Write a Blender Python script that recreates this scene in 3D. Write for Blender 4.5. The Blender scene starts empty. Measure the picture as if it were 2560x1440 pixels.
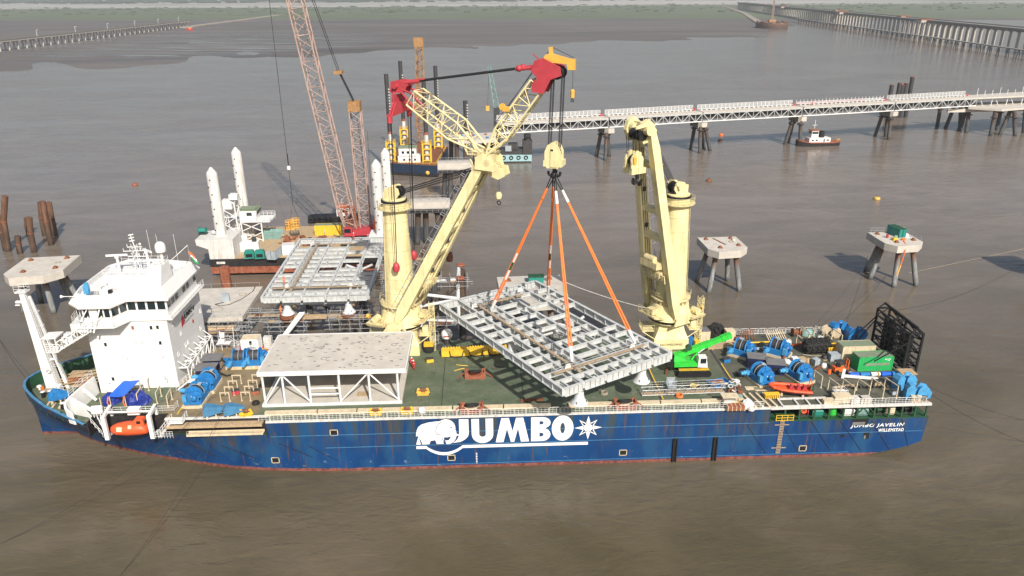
import bpy, math, random
from mathutils import Vector as V, Matrix
random.seed(7)
sc = bpy.context.scene
COL = sc.collection
PI = math.pi
# ---------------------------------------------------------------- camera
cd = bpy.data.cameras.new('camera'); camo = bpy.data.objects.new('camera', cd); COL.objects.link(camo)
cd.sensor_width = 36; cd.lens = 1869.6/2560*36; cd.clip_start = 1; cd.clip_end = 60000
_R = V((0.998983361, -0.044826442, -0.004778531)); _U = V((0.020985162, 0.368596933, 0.929352422)); _F = V((0.039898211, 0.928507884, -0.369162893))
mw = Matrix(((_R.x, _U.x, -_F.x, 2.409), (_R.y, _U.y, -_F.y, -98.405), (_R.z, _U.z, -_F.z, 69.126), (0, 0, 0, 1)))
camo.matrix_world = mw
sc.camera = camo
# ---------------------------------------------------------------- sky and sun
SUN_EL = math.radians(39.0); SUN_AZ = math.atan2(0.32, -0.95)      # azimuth measured from +Y towards +X
wd = bpy.data.worlds.new('World'); sc.world = wd; wd.use_nodes = True
nt = wd.node_tree; bg = nt.nodes['Background']
sky = nt.nodes.new('ShaderNodeTexSky'); sky.sky_type = 'NISHITA'; sky.sun_disc = False
sky.sun_elevation = SUN_EL; sky.sun_rotation = SUN_AZ; sky.dust_density = 3.2; sky.air_density = 1.0; sky.ozone_density = 1.0
nt.links.new(sky.outputs[0], bg.inputs[0]); bg.inputs[1].default_value = 0.092
sl = bpy.data.lights.new('sun', 'SUN'); sl.energy = 5.0; sl.angle = math.radians(0.6); sl.color = (1.0, 0.93, 0.83)
so = bpy.data.objects.new('sun', sl); COL.objects.link(so)
sdir = V((math.sin(SUN_AZ)*math.cos(SUN_EL), math.cos(SUN_AZ)*math.cos(SUN_EL), math.sin(SUN_EL)))
so.rotation_euler = sdir.to_track_quat('Z', 'Y').to_euler(); so.location = (60, -200, 300)
vs = sc.view_settings; vs.view_transform = 'Standard'; vs.look = 'None'; vs.gamma = 1; vs.exposure = 0.25
sc.cycles.max_bounces = 6; sc.cycles.volume_bounces = 0; sc.cycles.caustics_reflective = False; sc.cycles.caustics_refractive = False
# ---------------------------------------------------------------- mesh helpers
INV = {}
X, Y, Z = V((1, 0, 0)), V((0, 1, 0)), V((0, 0, 1))
def rotz(a): return Matrix.Rotation(a, 4, 'Z')
def frame(p, q, up=Z):
    d = (V(q)-V(p)); L = d.length; d = d/L if L > 1e-9 else Z
    s = d.cross(up)
    if s.length < 1e-4: s = d.cross(X)
    s.normalize(); u = s.cross(d)
    return d, s, u, L
class MB:
    def __init__(s, M=None): s.v = []; s.f = []; s.m = []; s.c = 0; s.M = M
    def add(s, vs_, fs):
        o = len(s.v)
        if s.M is not None: vs_ = [s.M @ V(a) for a in vs_]
        s.v.extend([tuple(a) for a in vs_]); s.f.extend([tuple(i+o for i in f) for f in fs]); s.m.extend([s.c]*len(fs)); return s
    def mat(s, i): s.c = i; return s
    def hexa(s, p): return s.add(p, [(0, 3, 2, 1), (4, 5, 6, 7), (0, 1, 5, 4), (1, 2, 6, 5), (2, 3, 7, 6), (3, 0, 4, 7)])
    def box(s, c, d, rz=0.0):
        x, y, z = d[0]/2, d[1]/2, d[2]/2; cs, sn = math.cos(rz), math.sin(rz)
        return s.hexa([(c[0]+a*cs-b*sn, c[1]+a*sn+b*cs, c[2]+e) for e in (-z, z) for a, b in ((-x, -y), (x, -y), (x, y), (-x, y))])
    def bb(s, a, b): return s.box([(a[i]+b[i])/2 for i in range(3)], [abs(b[i]-a[i]) for i in range(3)])
    def beam(s, p, q, w, h=None, w2=None, h2=None, up=Z):
        h = w if h is None else h; w2 = w if w2 is None else w2; h2 = h if h2 is None else h2
        d, sd, u, L = frame(p, q, up); p = V(p); q = V(q)
        return s.hexa([P+sd*(a*ww/2)+u*(b*hh/2) for P, ww, hh in ((p, w, h), (q, w2, h2)) for a, b in ((-1, -1), (1, -1), (1, 1), (-1, 1))])
    def ibeam(s, p, q, w, h, t=.06):
        d, sd, u, L = frame(p, q); p = V(p); q = V(q)
        s.beam(p-u*(t/2), q-u*(t/2), w, t); s.beam(p-u*(h-t/2), q-u*(h-t/2), w, t); s.beam(p-u*(h/2), q-u*(h/2), t*.8, h-2*t); return s
    def tube(s, p, q, r, r2=None, n=8, cap=True):
        r2 = r if r2 is None else r2; d, sd, u, L = frame(p, q); p = V(p); q = V(q)
        vs_ = [P+sd*(rr*math.cos(2*PI*i/n))+u*(rr*math.sin(2*PI*i/n)) for P, rr in ((p, r), (q, r2)) for i in range(n)]
        fs = [(i, (i+1) % n, n+(i+1) % n, n+i) for i in range(n)]
        if cap: fs += [tuple(range(n-1, -1, -1)), tuple(range(n, 2*n))]
        return s.add(vs_, fs)
    def path(s, pts, r, n=5):
        for a, b in zip(pts[:-1], pts[1:]): s.tube(a, b, r, n=n)
        return s
    def lathe(s, prof, n=20, c=(0, 0, 0), ax=None):
        # prof: list of (r, z)
        A = Matrix.Identity(3) if ax is None else V((0, 0, 1)).rotation_difference(V(ax)).to_matrix()
        vs_ = []; fs = []; k = len(prof); c = V(c)
        for r, z in prof:
            for i in range(n): vs_.append(c + A @ V((r*math.cos(2*PI*i/n), r*math.sin(2*PI*i/n), z)))
        for j in range(k-1):
            for i in range(n): fs.append((j*n+i, j*n+(i+1) % n, (j+1)*n+(i+1) % n, (j+1)*n+i))
        fs.append(tuple(range(n-1, -1, -1))); fs.append(tuple(range((k-1)*n, k*n)))
        return s.add(vs_, fs)
    def prism(s, poly, z0, z1, M=None):
        n = len(poly); vs_ = [V((a, b, z0)) for a, b in poly]+[V((a, b, z1)) for a, b in poly]
        if M is not None: vs_ = [M @ a for a in vs_]
        return s.add(vs_, [tuple(range(n-1, -1, -1)), tuple(range(n, 2*n))]+[(i, (i+1) % n, n+(i+1) % n, n+i) for i in range(n)])
    def plate(s, poly, o, ex, ey, t):
        # polygon (a,b) laid on plane o+a*ex+b*ey, extruded t along ex x ey
        ex = V(ex); ey = V(ey); o = V(o); nz = ex.cross(ey).normalized()
        n = len(poly); vs_ = [o+ex*a+ey*b for a, b in poly]; vs_ += [a+nz*t for a in vs_]
        return s.add(vs_, [tuple(range(n-1, -1, -1)), tuple(range(n, 2*n))]+[(i, (i+1) % n, n+(i+1) % n, n+i) for i in range(n)])
    def loft(s, rings, cap=True, closed=True):
        n = len(rings[0]); vs_ = [p for r in rings for p in r]; fs = []
        for j in range(len(rings)-1):
            for i in range(n if closed else n-1): fs.append((j*n+i, j*n+(i+1) % n, (j+1)*n+(i+1) % n, (j+1)*n+i))
        if cap and closed: fs.append(tuple(range(n-1, -1, -1))); fs.append(tuple(range((len(rings)-1)*n, len(rings)*n)))
        return s.add(vs_, fs)
    def sphere(s, c, r, n=10, sc_=(1, 1, 1)):
        prof = [(max(.001, r*math.sin(PI*j/(n//2+1))), -r*math.cos(PI*j/(n//2+1))) for j in range(n//2+2)]
        o = len(s.v); m0 = s.M; s.lathe([(a*sc_[0], b*sc_[2]) for a, b in prof], n, c); return s
    def face(s, pts): return s.add(pts, [tuple(range(len(pts)))])
    def ring(s, c, R, r, ax=Z, n=14, m=6):
        A = V((0, 0, 1)).rotation_difference(V(ax)).to_matrix(); c = V(c); vs_ = []; fs = []
        for i in range(n):
            a = 2*PI*i/n
            for j in range(m):
                b = 2*PI*j/m; vs_.append(c+A @ V(((R+r*math.cos(b))*math.cos(a), (R+r*math.cos(b))*math.sin(a), r*math.sin(b))))
        for i in range(n):
            for j in range(m): fs.append((i*m+j, ((i+1) % n)*m+j, ((i+1) % n)*m+(j+1) % m, i*m+(j+1) % m))
        return s.add(vs_, fs)
    def mesh(s, name, mats, inv=None, smooth=True):
        me = bpy.data.meshes.new(name); vs_ = s.v
        if inv is not None: vs_ = [tuple(inv @ V(a)) for a in vs_]
        me.from_pydata(vs_, [], s.f)
        if not isinstance(mats, (list, tuple)): mats = [mats]
        for m in mats: me.materials.append(MT[m] if isinstance(m, str) else m)
        if len(mats) > 1: me.polygons.foreach_set('material_index', s.m)
        if smooth:
            me.polygons.foreach_set('use_smooth', [True]*len(me.polygons)); me.set_sharp_from_angle(angle=math.radians(38))
        me.update(); return me
    def obj(s, name, mats, parent=None, world=False, loc=None, rz=0.0, smooth=True, kind=None, label=None):
        inv = INV.get(parent.name) if (world and parent is not None) else None
        o = bpy.data.objects.new(name, s.mesh(name, mats, inv, smooth)); COL.objects.link(o)
        if parent is not None:
            o.parent = parent
            if parent.name in INV: INV[o.name] = INV[parent.name]
        if loc is not None: o.location = loc; o.rotation_euler = (0, 0, rz)
        if kind: o['kind'] = kind
        if label: o['label'] = label
        return o
def put(o, label, cat, group=None):
    o['label'] = label; o['category'] = cat
    if group: o['group'] = group
    return o
def thing(name, label, cat, loc=(0, 0, 0), rz=0.0, group=None):
    o = bpy.data.objects.new(name, None); COL.objects.link(o); o.location = loc; o.rotation_euler = (0, 0, rz); o.empty_display_size = .5
    INV[o.name] = (Matrix.Translation(V(loc)) @ rotz(rz)).inverted()
    return put(o, label, cat, group)
def struct(name, mb, m, **k): o = mb.obj(name, m, **k); o['kind'] = 'structure'; return o
KIDS = {}
def kids(o):
    return [c for c in COL.objects if c.parent == o]
def dup(root, loc, rz=0.0, label=None, group=None):
    r = root.copy(); COL.objects.link(r); r.location = loc; r.rotation_euler = (0, 0, rz)
    if label: r['label'] = label
    if group: r['group'] = group
    if root.name not in KIDS: KIDS[root.name] = [(c, kids(c)) for c in kids(root)]
    for c, gs in KIDS[root.name]:
        d = c.copy(); COL.objects.link(d); d.parent = r
        for g in gs:
            e = g.copy(); COL.objects.link(e); e.parent = d
    return r
def inst(o, parent, loc=(0, 0, 0), rz=0.0, name=None):
    c = o.copy(); COL.objects.link(c); c.parent = parent; c.location = loc; c.rotation_euler = (0, 0, rz); return c
def textmesh(txt, size, shear=0.0, ext=0.0, bold=0.0, spacing=1.0):
    cu = bpy.data.curves.new('text', 'FONT'); cu.body = txt; cu.size = size; cu.shear = shear; cu.extrude = ext; cu.offset = bold; cu.space_character = spacing; cu.resolution_u = 3
    o = bpy.data.objects.new('text', cu); COL.objects.link(o); dg = bpy.context.evaluated_depsgraph_get(); dg.update()
    me = bpy.data.meshes.new_from_object(o.evaluated_get(dg)); bpy.data.objects.remove(o); bpy.data.curves.remove(cu); return me
def textpart(txt, m, parent, o, ex, ey, width, height, name='lettering', bold=0.0, shear=0.0, spacing=1.0):
    # lays text so that its bounding box starts at o and spans width along ex and height along ey (world coords)
    me = textmesh(txt, 1.0, shear, 0.0, bold, spacing); xs = [v.co.x for v in me.vertices]; ys = [v.co.y for v in me.vertices]
    x0, x1, y0, y1 = min(xs), max(xs), min(ys), max(ys); ex = V(ex); ey = V(ey); o = V(o); inv = INV.get(parent.name)
    for v in me.vertices:
        p = o+ex*((v.co.x-x0)/(x1-x0)*width)+ey*((v.co.y-y0)/(y1-y0)*height); v.co = inv @ p if inv else p
    me.materials.clear(); me.materials.append(MT[m]); ob = bpy.data.objects.new(name, me); COL.objects.link(ob); ob.parent = parent
    return ob
# ---------------------------------------------------------------- materials
MT = {}
def nod(m):
    m.use_nodes = True; n = m.node_tree; return n, n.nodes, n.links, n.nodes['Principled BSDF']
def ramp(N, a, b, ca=(0, 0, 0, 1), cb=(1, 1, 1, 1)):
    r = N.new('ShaderNodeValToRGB'); r.color_ramp.elements[0].position = a; r.color_ramp.elements[1].position = b
    r.color_ramp.elements[0].color = ca; r.color_ramp.elements[1].color = cb; return r
def noise(N, L, src, scale, detail=4, rough=.55, vec=None):
    t = N.new('ShaderNodeTexNoise'); t.inputs['Scale'].default_value = scale; t.inputs['Detail'].default_value = detail; t.inputs['Roughness'].default_value = rough
    if vec is not None:
        mp = N.new('ShaderNodeMapping'); mp.inputs['Scale'].default_value = vec; L.new(src, mp.inputs[0]); src = mp.outputs[0]
    L.new(src, t.inputs['Vector']); return t.outputs['Fac']
def mix(N, L, fac, a, b):
    m = N.new('ShaderNodeMix'); m.data_type = 'RGBA'
    for k, v in ((0, fac), (6, a), (7, b)):
        if isinstance(v, (int, float)): m.inputs[k].default_value = v
        elif isinstance(v, tuple): m.inputs[k].default_value = v
        else: L.new(v, m.inputs[k])
    return m.outputs[2]
def math_(N, L, op, a, b=None):
    m = N.new('ShaderNodeMath'); m.operation = op
    for k, v in ((0, a), (1, b)):
        if v is None: continue
        if isinstance(v, (int, float)): m.inputs[k].default_value = v
        else: L.new(v, m.inputs[k])
    return m.outputs[0]
def c4(c, k=1.0): return (min(1, c[0]*k), min(1, c[1]*k), min(1, c[2]*k), 1)
def pos(N): return N.new('ShaderNodeNewGeometry').outputs['Position']
def mat(name, col, rough=.55, metal=0.0, var=.18, scale=1.2, rust=0.0, streak=0.0, dirt=(.12, .085, .05), bump=0.0, bscale=6.0, rcol=(.16, .05, .02), spec=.4):
    m = bpy.data.materials.new(name); n, N, L, B = nod(m); P = pos(N)
    f = noise(N, L, P, scale); r = ramp(N, .3, .7, c4(col, 1-var), c4(col, 1+var*.6)); L.new(f, r.inputs[0]); c = r.outputs[0]
    if streak:
        s = noise(N, L, P, 1.0, 4, .6, (1.6, 1.6, .12)); q = ramp(N, .58-.18*streak, .74-.1*streak); L.new(s, q.inputs[0])
        c = mix(N, L, math_(N, L, 'MULTIPLY', q.outputs[0], min(.8, streak)), c, c4(dirt))
    if rust:
        s = noise(N, L, P, 2.3, 7, .68); q = ramp(N, .66-.22*rust, .72-.18*rust); L.new(s, q.inputs[0]); c = mix(N, L, q.outputs[0], c, c4(rcol))
    L.new(c, B.inputs['Base Color']); B.inputs['Roughness'].default_value = rough; B.inputs['Metallic'].default_value = metal
    B.inputs['Specular IOR Level'].default_value = spec
    if bump:
        b = N.new('ShaderNodeBump'); b.inputs['Strength'].default_value = bump; b.inputs['Distance'].default_value = .05
        L.new(noise(N, L, P, bscale, 5), b.inputs['Height']); L.new(b.outputs[0], B.inputs['Normal'])
    MT[name] = m; return m
mat('cream', (.74, .655, .36), .48, var=.16, scale=.45, streak=.46, dirt=(.34, .27, .13), rust=.12, rcol=(.28, .17, .07), bump=.25, bscale=.8)
mat('cream_old', (.66, .57, .32), .6, var=.2, streak=.5, rust=.25, dirt=(.22, .16, .08))
mat('red_steel', (.42, .045, .06), .5, var=.15, streak=.2)
mat('yellow', (.72, .46, .04), .5, var=.15, rust=.12, streak=.2)
mat('yellow_orange', (.72, .40, .07), .5, var=.12, rust=.05)
mat('white', (.70, .70, .69), .45, var=.04, streak=.10, dirt=(.55, .5, .42))
mat('white_wall', (.70, .70, .69), .5, var=.05, scale=.4, streak=.22, dirt=(.46, .40, .32), bump=.35, bscale=.7)
mat('white_old', (.60, .60, .58), .55, var=.1, streak=.5, rust=.1, dirt=(.3, .24, .18))
mat('white_grey', (.58, .61, .63), .5, var=.08, streak=.25, dirt=(.36, .34, .31))
mat('steel_grey', (.50, .52, .52), .5, var=.14, streak=.35, dirt=(.28, .26, .22), rust=.09, rcol=(.2, .15, .1))
mat('steel_white', (.66, .68, .68), .5, var=.1, streak=.3, dirt=(.4, .38, .34))
mat('dark_steel', (.045, .045, .048), .6, var=.3, rust=.2)
mat('black', (.012, .012, .013), .55, var=.3)
mat('black_rope', (.02, .02, .022), .8, var=.2)
mat('rubber', (.018, .018, .018), .85, var=.4, bump=.3)
mat('glass', (.012, .022, .026), .06, var=.2, spec=.8)
mat('blue_winch', (.02, .18, .46), .45, var=.25, scale=2.5, streak=.4, rust=.12, dirt=(.05, .08, .12), rcol=(.08, .06, .05))
mat('blue_light', (.07, .31, .58), .45, var=.2, scale=2, streak=.35, rust=.08, dirt=(.06, .14, .2))
mat('blue_old', (.06, .2, .36), .5, var=.2, streak=.3, rust=.08)
mat('navy', (.012, .02, .075), .5, var=.15)
mat('roof_grey', (.16, .16, .165), .75, var=.2)
mat('beige', (.60, .51, .36), .65, var=.15, streak=.35, rust=.1, dirt=(.28, .2, .12))
mat('tan_wood', (.42, .31, .19), .8, var=.3, scale=3)
mat('rust', (.20, .075, .035), .85, var=.4, scale=2, rust=.3, rcol=(.09, .03, .016))
mat('red_oxide', (.30, .10, .055), .7, var=.3, rust=.25)
mat('orange', (.80, .15, .03), .5, var=.1)
mat('lifeboat', (.72, .10, .03), .45, var=.15, scale=2, streak=.35, dirt=(.42, .12, .07))
mat('sling_orange', (.78, .20, .045), .7, var=.12)
mat('green_crane', (.03, .50, .05), .45, var=.15, scale=2, streak=.3, dirt=(.10, .22, .06), rust=.06)
mat('green_box', (.02, .36, .10), .5, var=.12, streak=.2, rust=.05)
mat('green_dark', (.02, .075, .035), .6, var=.25, rust=.1)
mat('green_roof', (.20, .25, .17), .75, var=.15)
mat('teal', (.02, .22, .18), .5, var=.15)
mat('concrete', (.50, .47, .42), .85, var=.14, scale=.6, streak=.15, dirt=(.33, .29, .24), bump=.25)
mat('concrete_pale', (.50, .47, .42), .85, var=.12, scale=.5, streak=.12, dirt=(.36, .32, .27), bump=.2)
mat('concrete_dark', (.22, .21, .19), .9, var=.25, streak=.3)
mat('pile', (.10, .10, .10), .75, var=.3, streak=.45, rust=.35, dirt=(.2, .13, .08), rcol=(.19, .085, .045))
mat('pile_grey', (.20, .21, .21), .7, var=.25, streak=.4, rust=.18, dirt=(.11, .1, .09), rcol=(.2, .09, .05))
mat('pile_brown', (.15, .085, .05), .85, var=.35, rust=.4, rcol=(.07, .035, .02))
mat('lattice_tan', (.40, .29, .25), .65, var=.25, scale=.4, rust=.16, rcol=(.22, .11, .08))
mat('lattice_rust', (.34, .19, .08), .7, var=.3, rust=.4)
mat('lattice_green', (.20, .34, .32), .6, var=.2)
mat('scaffold', (.40, .41, .42), .45, .3, var=.2, rust=.15)
mat('blue_tarp', (.02, .12, .62), .4, var=.15, bump=.6, bscale=3)
mat('tarp_dark', (.012, .03, .22), .45, var=.3, bump=.9, bscale=3)
mat('cyan_hull', (.30, .48, .52), .6, var=.15, rust=.15)
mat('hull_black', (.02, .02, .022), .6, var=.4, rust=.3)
mat('hull_rust', (.27, .085, .045), .75, var=.35, rust=.35, streak=.4, rcol=(.12, .04, .025), dirt=(.4, .25, .17))
mat('navy_hull', (.015, .032, .065), .5, var=.2, rust=.1)
mat('skin', (.35, .2, .13), .6, var=.05)
mat('red_cloth', (.55, .02, .03), .8, var=.1)
mat('orange_cloth', (.75, .18, .02), .8, var=.1)
mat('blue_cloth', (.03, .06, .2), .8, var=.1)
mat('flag_green', (.02, .3, .08), .8, var=.05)
mat('grey_box', (.33, .38, .42), .6, var=.15, rust=.05)
mat('ibc', (.66, .69, .70), .5, var=.08)
mat('rope', (.30, .26, .2), .9, var=.2)
mat('print_white', (.80, .80, .79), .5, var=.05, streak=.08, dirt=(.5, .47, .42))
mat('print_dark', (.16, .13, .05), .6, var=.05)
mat('print_black', (.02, .02, .02), .6, var=.05)
mat('print_red', (.5, .02, .03), .6, var=.05)
def pilemat(name, low, mid, top):
    m = bpy.data.materials.new(name); n, N, L, B = nod(m); P = pos(N); sp = N.new('ShaderNodeSeparateXYZ'); L.new(P, sp.inputs[0])
    e = math_(N, L, 'ADD', sp.outputs[2], math_(N, L, 'MULTIPLY', noise(N, L, P, .9, 5, .65), 3.0)); r = ramp(N, .10, .21, c4(low), c4(mid)); x = r.color_ramp.elements.new(.50); x.color = c4(mid); x = r.color_ramp.elements.new(.66); x.color = c4(top)
    L.new(math_(N, L, 'DIVIDE', e, 14.0), r.inputs[0]); q = ramp(N, .45, .65, (.6, .6, .6, 1), (1.15, 1.15, 1.15, 1)); L.new(noise(N, L, P, 1.0, 6, .65, (1.5, 1.5, .25)), q.inputs[0])
    mx = N.new('ShaderNodeMix'); mx.data_type = 'RGBA'; mx.blend_type = 'MULTIPLY'; mx.inputs[0].default_value = 1; L.new(r.outputs[0], mx.inputs[6]); L.new(q.outputs[0], mx.inputs[7]); L.new(mx.outputs[2], B.inputs['Base Color']); B.inputs['Roughness'].default_value = .75; MT[name] = m
pilemat('pile_grey', (.045, .045, .04), (.24, .25, .25), (.17, .085, .045)); pilemat('pile', (.025, .025, .022), (.085, .085, .085), (.10, .065, .045)); pilemat('pile_brown', (.04, .03, .022), (.10, .06, .04), (.17, .085, .05))
# surveyed positions: where the sight line of a photo point meets a known plane of the place
_C = V((2.409, -98.405, 69.126))
def _ray(u, v): return _F*1869.6+_R*(u-1280)-_U*(v-720)
def az(u, v, z): d = _ray(u, v); return _C+d*((z-_C.z)/d.z)
def ay(u, v, y): d = _ray(u, v); return _C+d*((y-_C.y)/d.y)
def ax(u, v, x): d = _ray(u, v); return _C+d*((x-_C.x)/d.x)
def railing(mb, pts, hgt=1.05, step=1.4, r=.03, rails=(.5, 1.0)):
    for a, b in zip(pts[:-1], pts[1:]):
        a = V(a); b = V(b); L = (b-a).length; n = max(1, int(L/step))
        for i in range(n+1): p = a+(b-a)*(i/n); mb.tube(p, p+Z*hgt, r, n=4)
        for q in rails: mb.tube(a+Z*hgt*q, b+Z*hgt*q, r, n=4)
    return mb
def lattice(mb, p, q, w0, h0, w1, h1, n, rc, rb, up=Z):
    # four chord lattice girder from p to q
    d, s, u, L = frame(p, q, up); p = V(p); q = V(q); C = []
    for i in range(n+1):
        t = i/n; c = p+(q-p)*t; w = w0+(w1-w0)*t; h = h0+(h1-h0)*t
        C.append([c+s*(a*w/2)+u*(b*h/2) for a, b in ((-1, -1), (1, -1), (1, 1), (-1, 1))])
    for k in range(4): mb.tube(C[0][k], C[n][k], rc, n=6)
    for i in range(n+1):
        for k in range(4):
            if i % 2 == 0: mb.tube(C[i][k], C[i][(k+1) % 4], rb, n=4, cap=False)
    for i in range(n):
        for k in range(4):
            a, b = (k, (k+1) % 4) if (i+k) % 2 else ((k+1) % 4, k)
            mb.tube(C[i][a], C[i+1][b], rb, n=4, cap=False)
    return C
def ladder(mb, p, q, w=.45, side=X, r=.03, step=.5):
    p = V(p); q = V(q); s = V(side)*(w/2); mb.tube(p-s, q-s, r, n=4); mb.tube(p+s, q+s, r, n=4); n = int((q-p).length/step)
    for i in range(n): c = p+(q-p)*((i+.5)/n); mb.tube(c-s, c+s, r*.7, n=4, cap=False)
# ================================================================ SETTING
def water_mat():
    m = bpy.data.materials.new('water'); n, N, L, B = nod(m); P = pos(N)
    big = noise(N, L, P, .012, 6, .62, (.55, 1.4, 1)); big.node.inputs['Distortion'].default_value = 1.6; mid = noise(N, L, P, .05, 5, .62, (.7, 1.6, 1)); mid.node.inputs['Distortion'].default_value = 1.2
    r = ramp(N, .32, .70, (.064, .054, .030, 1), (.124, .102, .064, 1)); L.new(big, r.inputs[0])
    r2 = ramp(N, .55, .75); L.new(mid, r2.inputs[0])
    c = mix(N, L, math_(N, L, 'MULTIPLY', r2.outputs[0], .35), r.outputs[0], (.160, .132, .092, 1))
    # lighting falloff put in the colour: darker olive near, paler silty beyond, ragged front
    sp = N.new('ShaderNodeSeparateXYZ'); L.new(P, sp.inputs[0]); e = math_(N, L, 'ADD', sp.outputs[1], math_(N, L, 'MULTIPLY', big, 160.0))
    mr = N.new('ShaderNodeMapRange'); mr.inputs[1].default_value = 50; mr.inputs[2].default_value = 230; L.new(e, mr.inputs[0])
    far_pale = ramp(N, .3, .7, (.146, .120, .098, 1), (.205, .170, .140, 1)); L.new(mid, far_pale.inputs[0]); c = mix(N, L, mr.outputs[0], c, far_pale.outputs[0])
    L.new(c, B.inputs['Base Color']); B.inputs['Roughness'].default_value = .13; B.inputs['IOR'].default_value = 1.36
    a = noise(N, L, P, .55, 3, .55, (.55, 1.25, 1)); b = noise(N, L, P, 1.7, 3, .6, (.6, 1.2, 1)); d = noise(N, L, P, .11, 3, .5, (.6, 1.3, 1))
    amp = ramp(N, .35, .68, (.35, .35, .35, 1), (1, 1, 1, 1)); L.new(noise(N, L, P, .016, 3, .5, (.6, 1.5, 1)), amp.inputs[0])
    h = math_(N, L, 'ADD', math_(N, L, 'MULTIPLY', a, .55), math_(N, L, 'ADD', math_(N, L, 'MULTIPLY', b, .22), math_(N, L, 'MULTIPLY', d, .7)))
    w4 = noise(N, L, P, .26, 3, .55, (.6, 1.5, 1)); w4.node.inputs['Distortion'].default_value = .6; h = math_(N, L, 'ADD', h, math_(N, L, 'MULTIPLY', w4, 1.15)); h = math_(N, L, 'MULTIPLY', h, amp.outputs[0])
    bp = N.new('ShaderNodeBump'); bp.inputs['Strength'].default_value = 1.0; bp.inputs['Distance'].default_value = .26
    L.new(h, bp.inputs['Height']); L.new(bp.outputs[0], B.inputs['Normal']); MT['water'] = m
water_mat()
def land_mat():
    m = bpy.data.materials.new('tidal_land'); n, N, L, B = nod(m); P = pos(N)
    sp = N.new('ShaderNodeSeparateXYZ'); L.new(P, sp.inputs[0]); x, y = sp.outputs[0], sp.outputs[1]
    # mud with drainage patterns
    mud = ramp(N, .3, .7, (.075, .064, .057, 1), (.165, .146, .130, 1)); L.new(noise(N, L, P, .006, 6, .65, (.35, 1.6, 1)), mud.inputs[0])
    nz = noise(N, L, P, .012, 4, .6); w = N.new('ShaderNodeTexWave'); w.bands_direction = 'Y'; w.inputs['Scale'].default_value = .009; w.inputs['Distortion'].default_value = 9; w.inputs['Detail'].default_value = 4; w.inputs['Detail Scale'].default_value = 1.6
    mp = N.new('ShaderNodeMapping'); mp.inputs['Scale'].default_value = (.45, 1.2, 1); L.new(P, mp.inputs[0]); L.new(mp.outputs[0], w.inputs[0])
    wr = ramp(N, .70, .86); L.new(w.outputs[1], wr.inputs[0])
    # region of rivulets: ellipse around (-330, 1080)
    dx = math_(N, L, 'DIVIDE', math_(N, L, 'ADD', x, 400.0), 290.0); dy = math_(N, L, 'DIVIDE', math_(N, L, 'SUBTRACT', y, 1080.0), 300.0)
    rr = math_(N, L, 'ADD', math_(N, L, 'ADD', math_(N, L, 'MULTIPLY', dx, dx), math_(N, L, 'MULTIPLY', dy, dy)), math_(N, L, 'MULTIPLY', nz, .9))
    er = ramp(N, 1.0, 1.0); er.color_ramp.elements[0].position = .72; er.color_ramp.elements[0].color = (1, 1, 1, 1); er.color_ramp.elements[1].position = 1.0; er.color_ramp.elements[1].color = (0, 0, 0, 1)
    L.new(math_(N, L, 'MULTIPLY', rr, .68), er.inputs[0]); wet = math_(N, L, 'MULTIPLY', er.outputs[0], wr.outputs[0])
    pud = ramp(N, .60, .68); L.new(noise(N, L, P, .004, 6, .7, (.25, 2.2, 1)), pud.inputs[0])
    wet = math_(N, L, 'MAXIMUM', wet, math_(N, L, 'MULTIPLY', pud.outputs[0], .55))
    # marsh grass
    g = ramp(N, .3, .72, (.075, .098, .045, 1), (.15, .175, .085, 1)); L.new(noise(N, L, P, .010, 6, .65, (.5, 1.5, 1)), g.inputs[0])
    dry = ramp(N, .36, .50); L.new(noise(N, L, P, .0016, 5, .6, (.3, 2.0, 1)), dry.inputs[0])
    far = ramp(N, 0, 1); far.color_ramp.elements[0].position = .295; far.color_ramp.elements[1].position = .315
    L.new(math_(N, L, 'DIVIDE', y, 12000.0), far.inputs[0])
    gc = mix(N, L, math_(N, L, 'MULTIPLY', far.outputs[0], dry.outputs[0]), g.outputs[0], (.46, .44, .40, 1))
    e = math_(N, L, 'ADD', math_(N, L, 'ADD', y, math_(N, L, 'MULTIPLY', x, .10)), math_(N, L, 'MULTIPLY', noise(N, L, P, .004, 5, .6), 160.0))
    ge = ramp(N, 0, 1); ge.color_ramp.elements[0].position = .2045; ge.color_ramp.elements[1].position = .2065; L.new(math_(N, L, 'DIVIDE', e, 10000.0), ge.inputs[0])
    c = mix(N, L, ge.outputs[0], mud.outputs[0], gc); L.new(c, B.inputs['Base Color'])
    wet = math_(N, L, 'MULTIPLY', wet, math_(N, L, 'SUBTRACT', 1.0, ge.outputs[0]))
    rg = N.new('ShaderNodeMapRange'); rg.inputs[3].default_value = .62; rg.inputs[4].default_value = .12; L.new(wet, rg.inputs[0]); L.new(rg.outputs[0], B.inputs['Roughness'])
    MT['land'] = m
land_mat()
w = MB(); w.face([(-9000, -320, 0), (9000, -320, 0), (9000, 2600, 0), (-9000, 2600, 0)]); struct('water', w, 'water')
SH = [(-9000, 600), (-1200, 560), (-604, 640), (-462, 690), (-382, 718), (-316, 812), (-259, 838), (-211, 872), (-100, 952), (6, 966), (66, 1050), (180, 1030), (297, 1036), (430, 1078), (520, 1250), (600, 1480), (700, 1640), (900, 1800), (1200, 1700), (9000, 1500)]
def lerp(tab, x):
    for (a, ya), (b, yb) in zip(tab[:-1], tab[1:]):
        if x <= b: return ya+(yb-ya)*(x-a)/(b-a)
    return tab[-1][1]
def nz(x, y):
    return math.sin(x*.031+1.3*math.sin(y*.017))*.5+math.sin(x*.011-y*.013+2)*.6+math.sin(x*.073+y*.05)*.25
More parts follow.
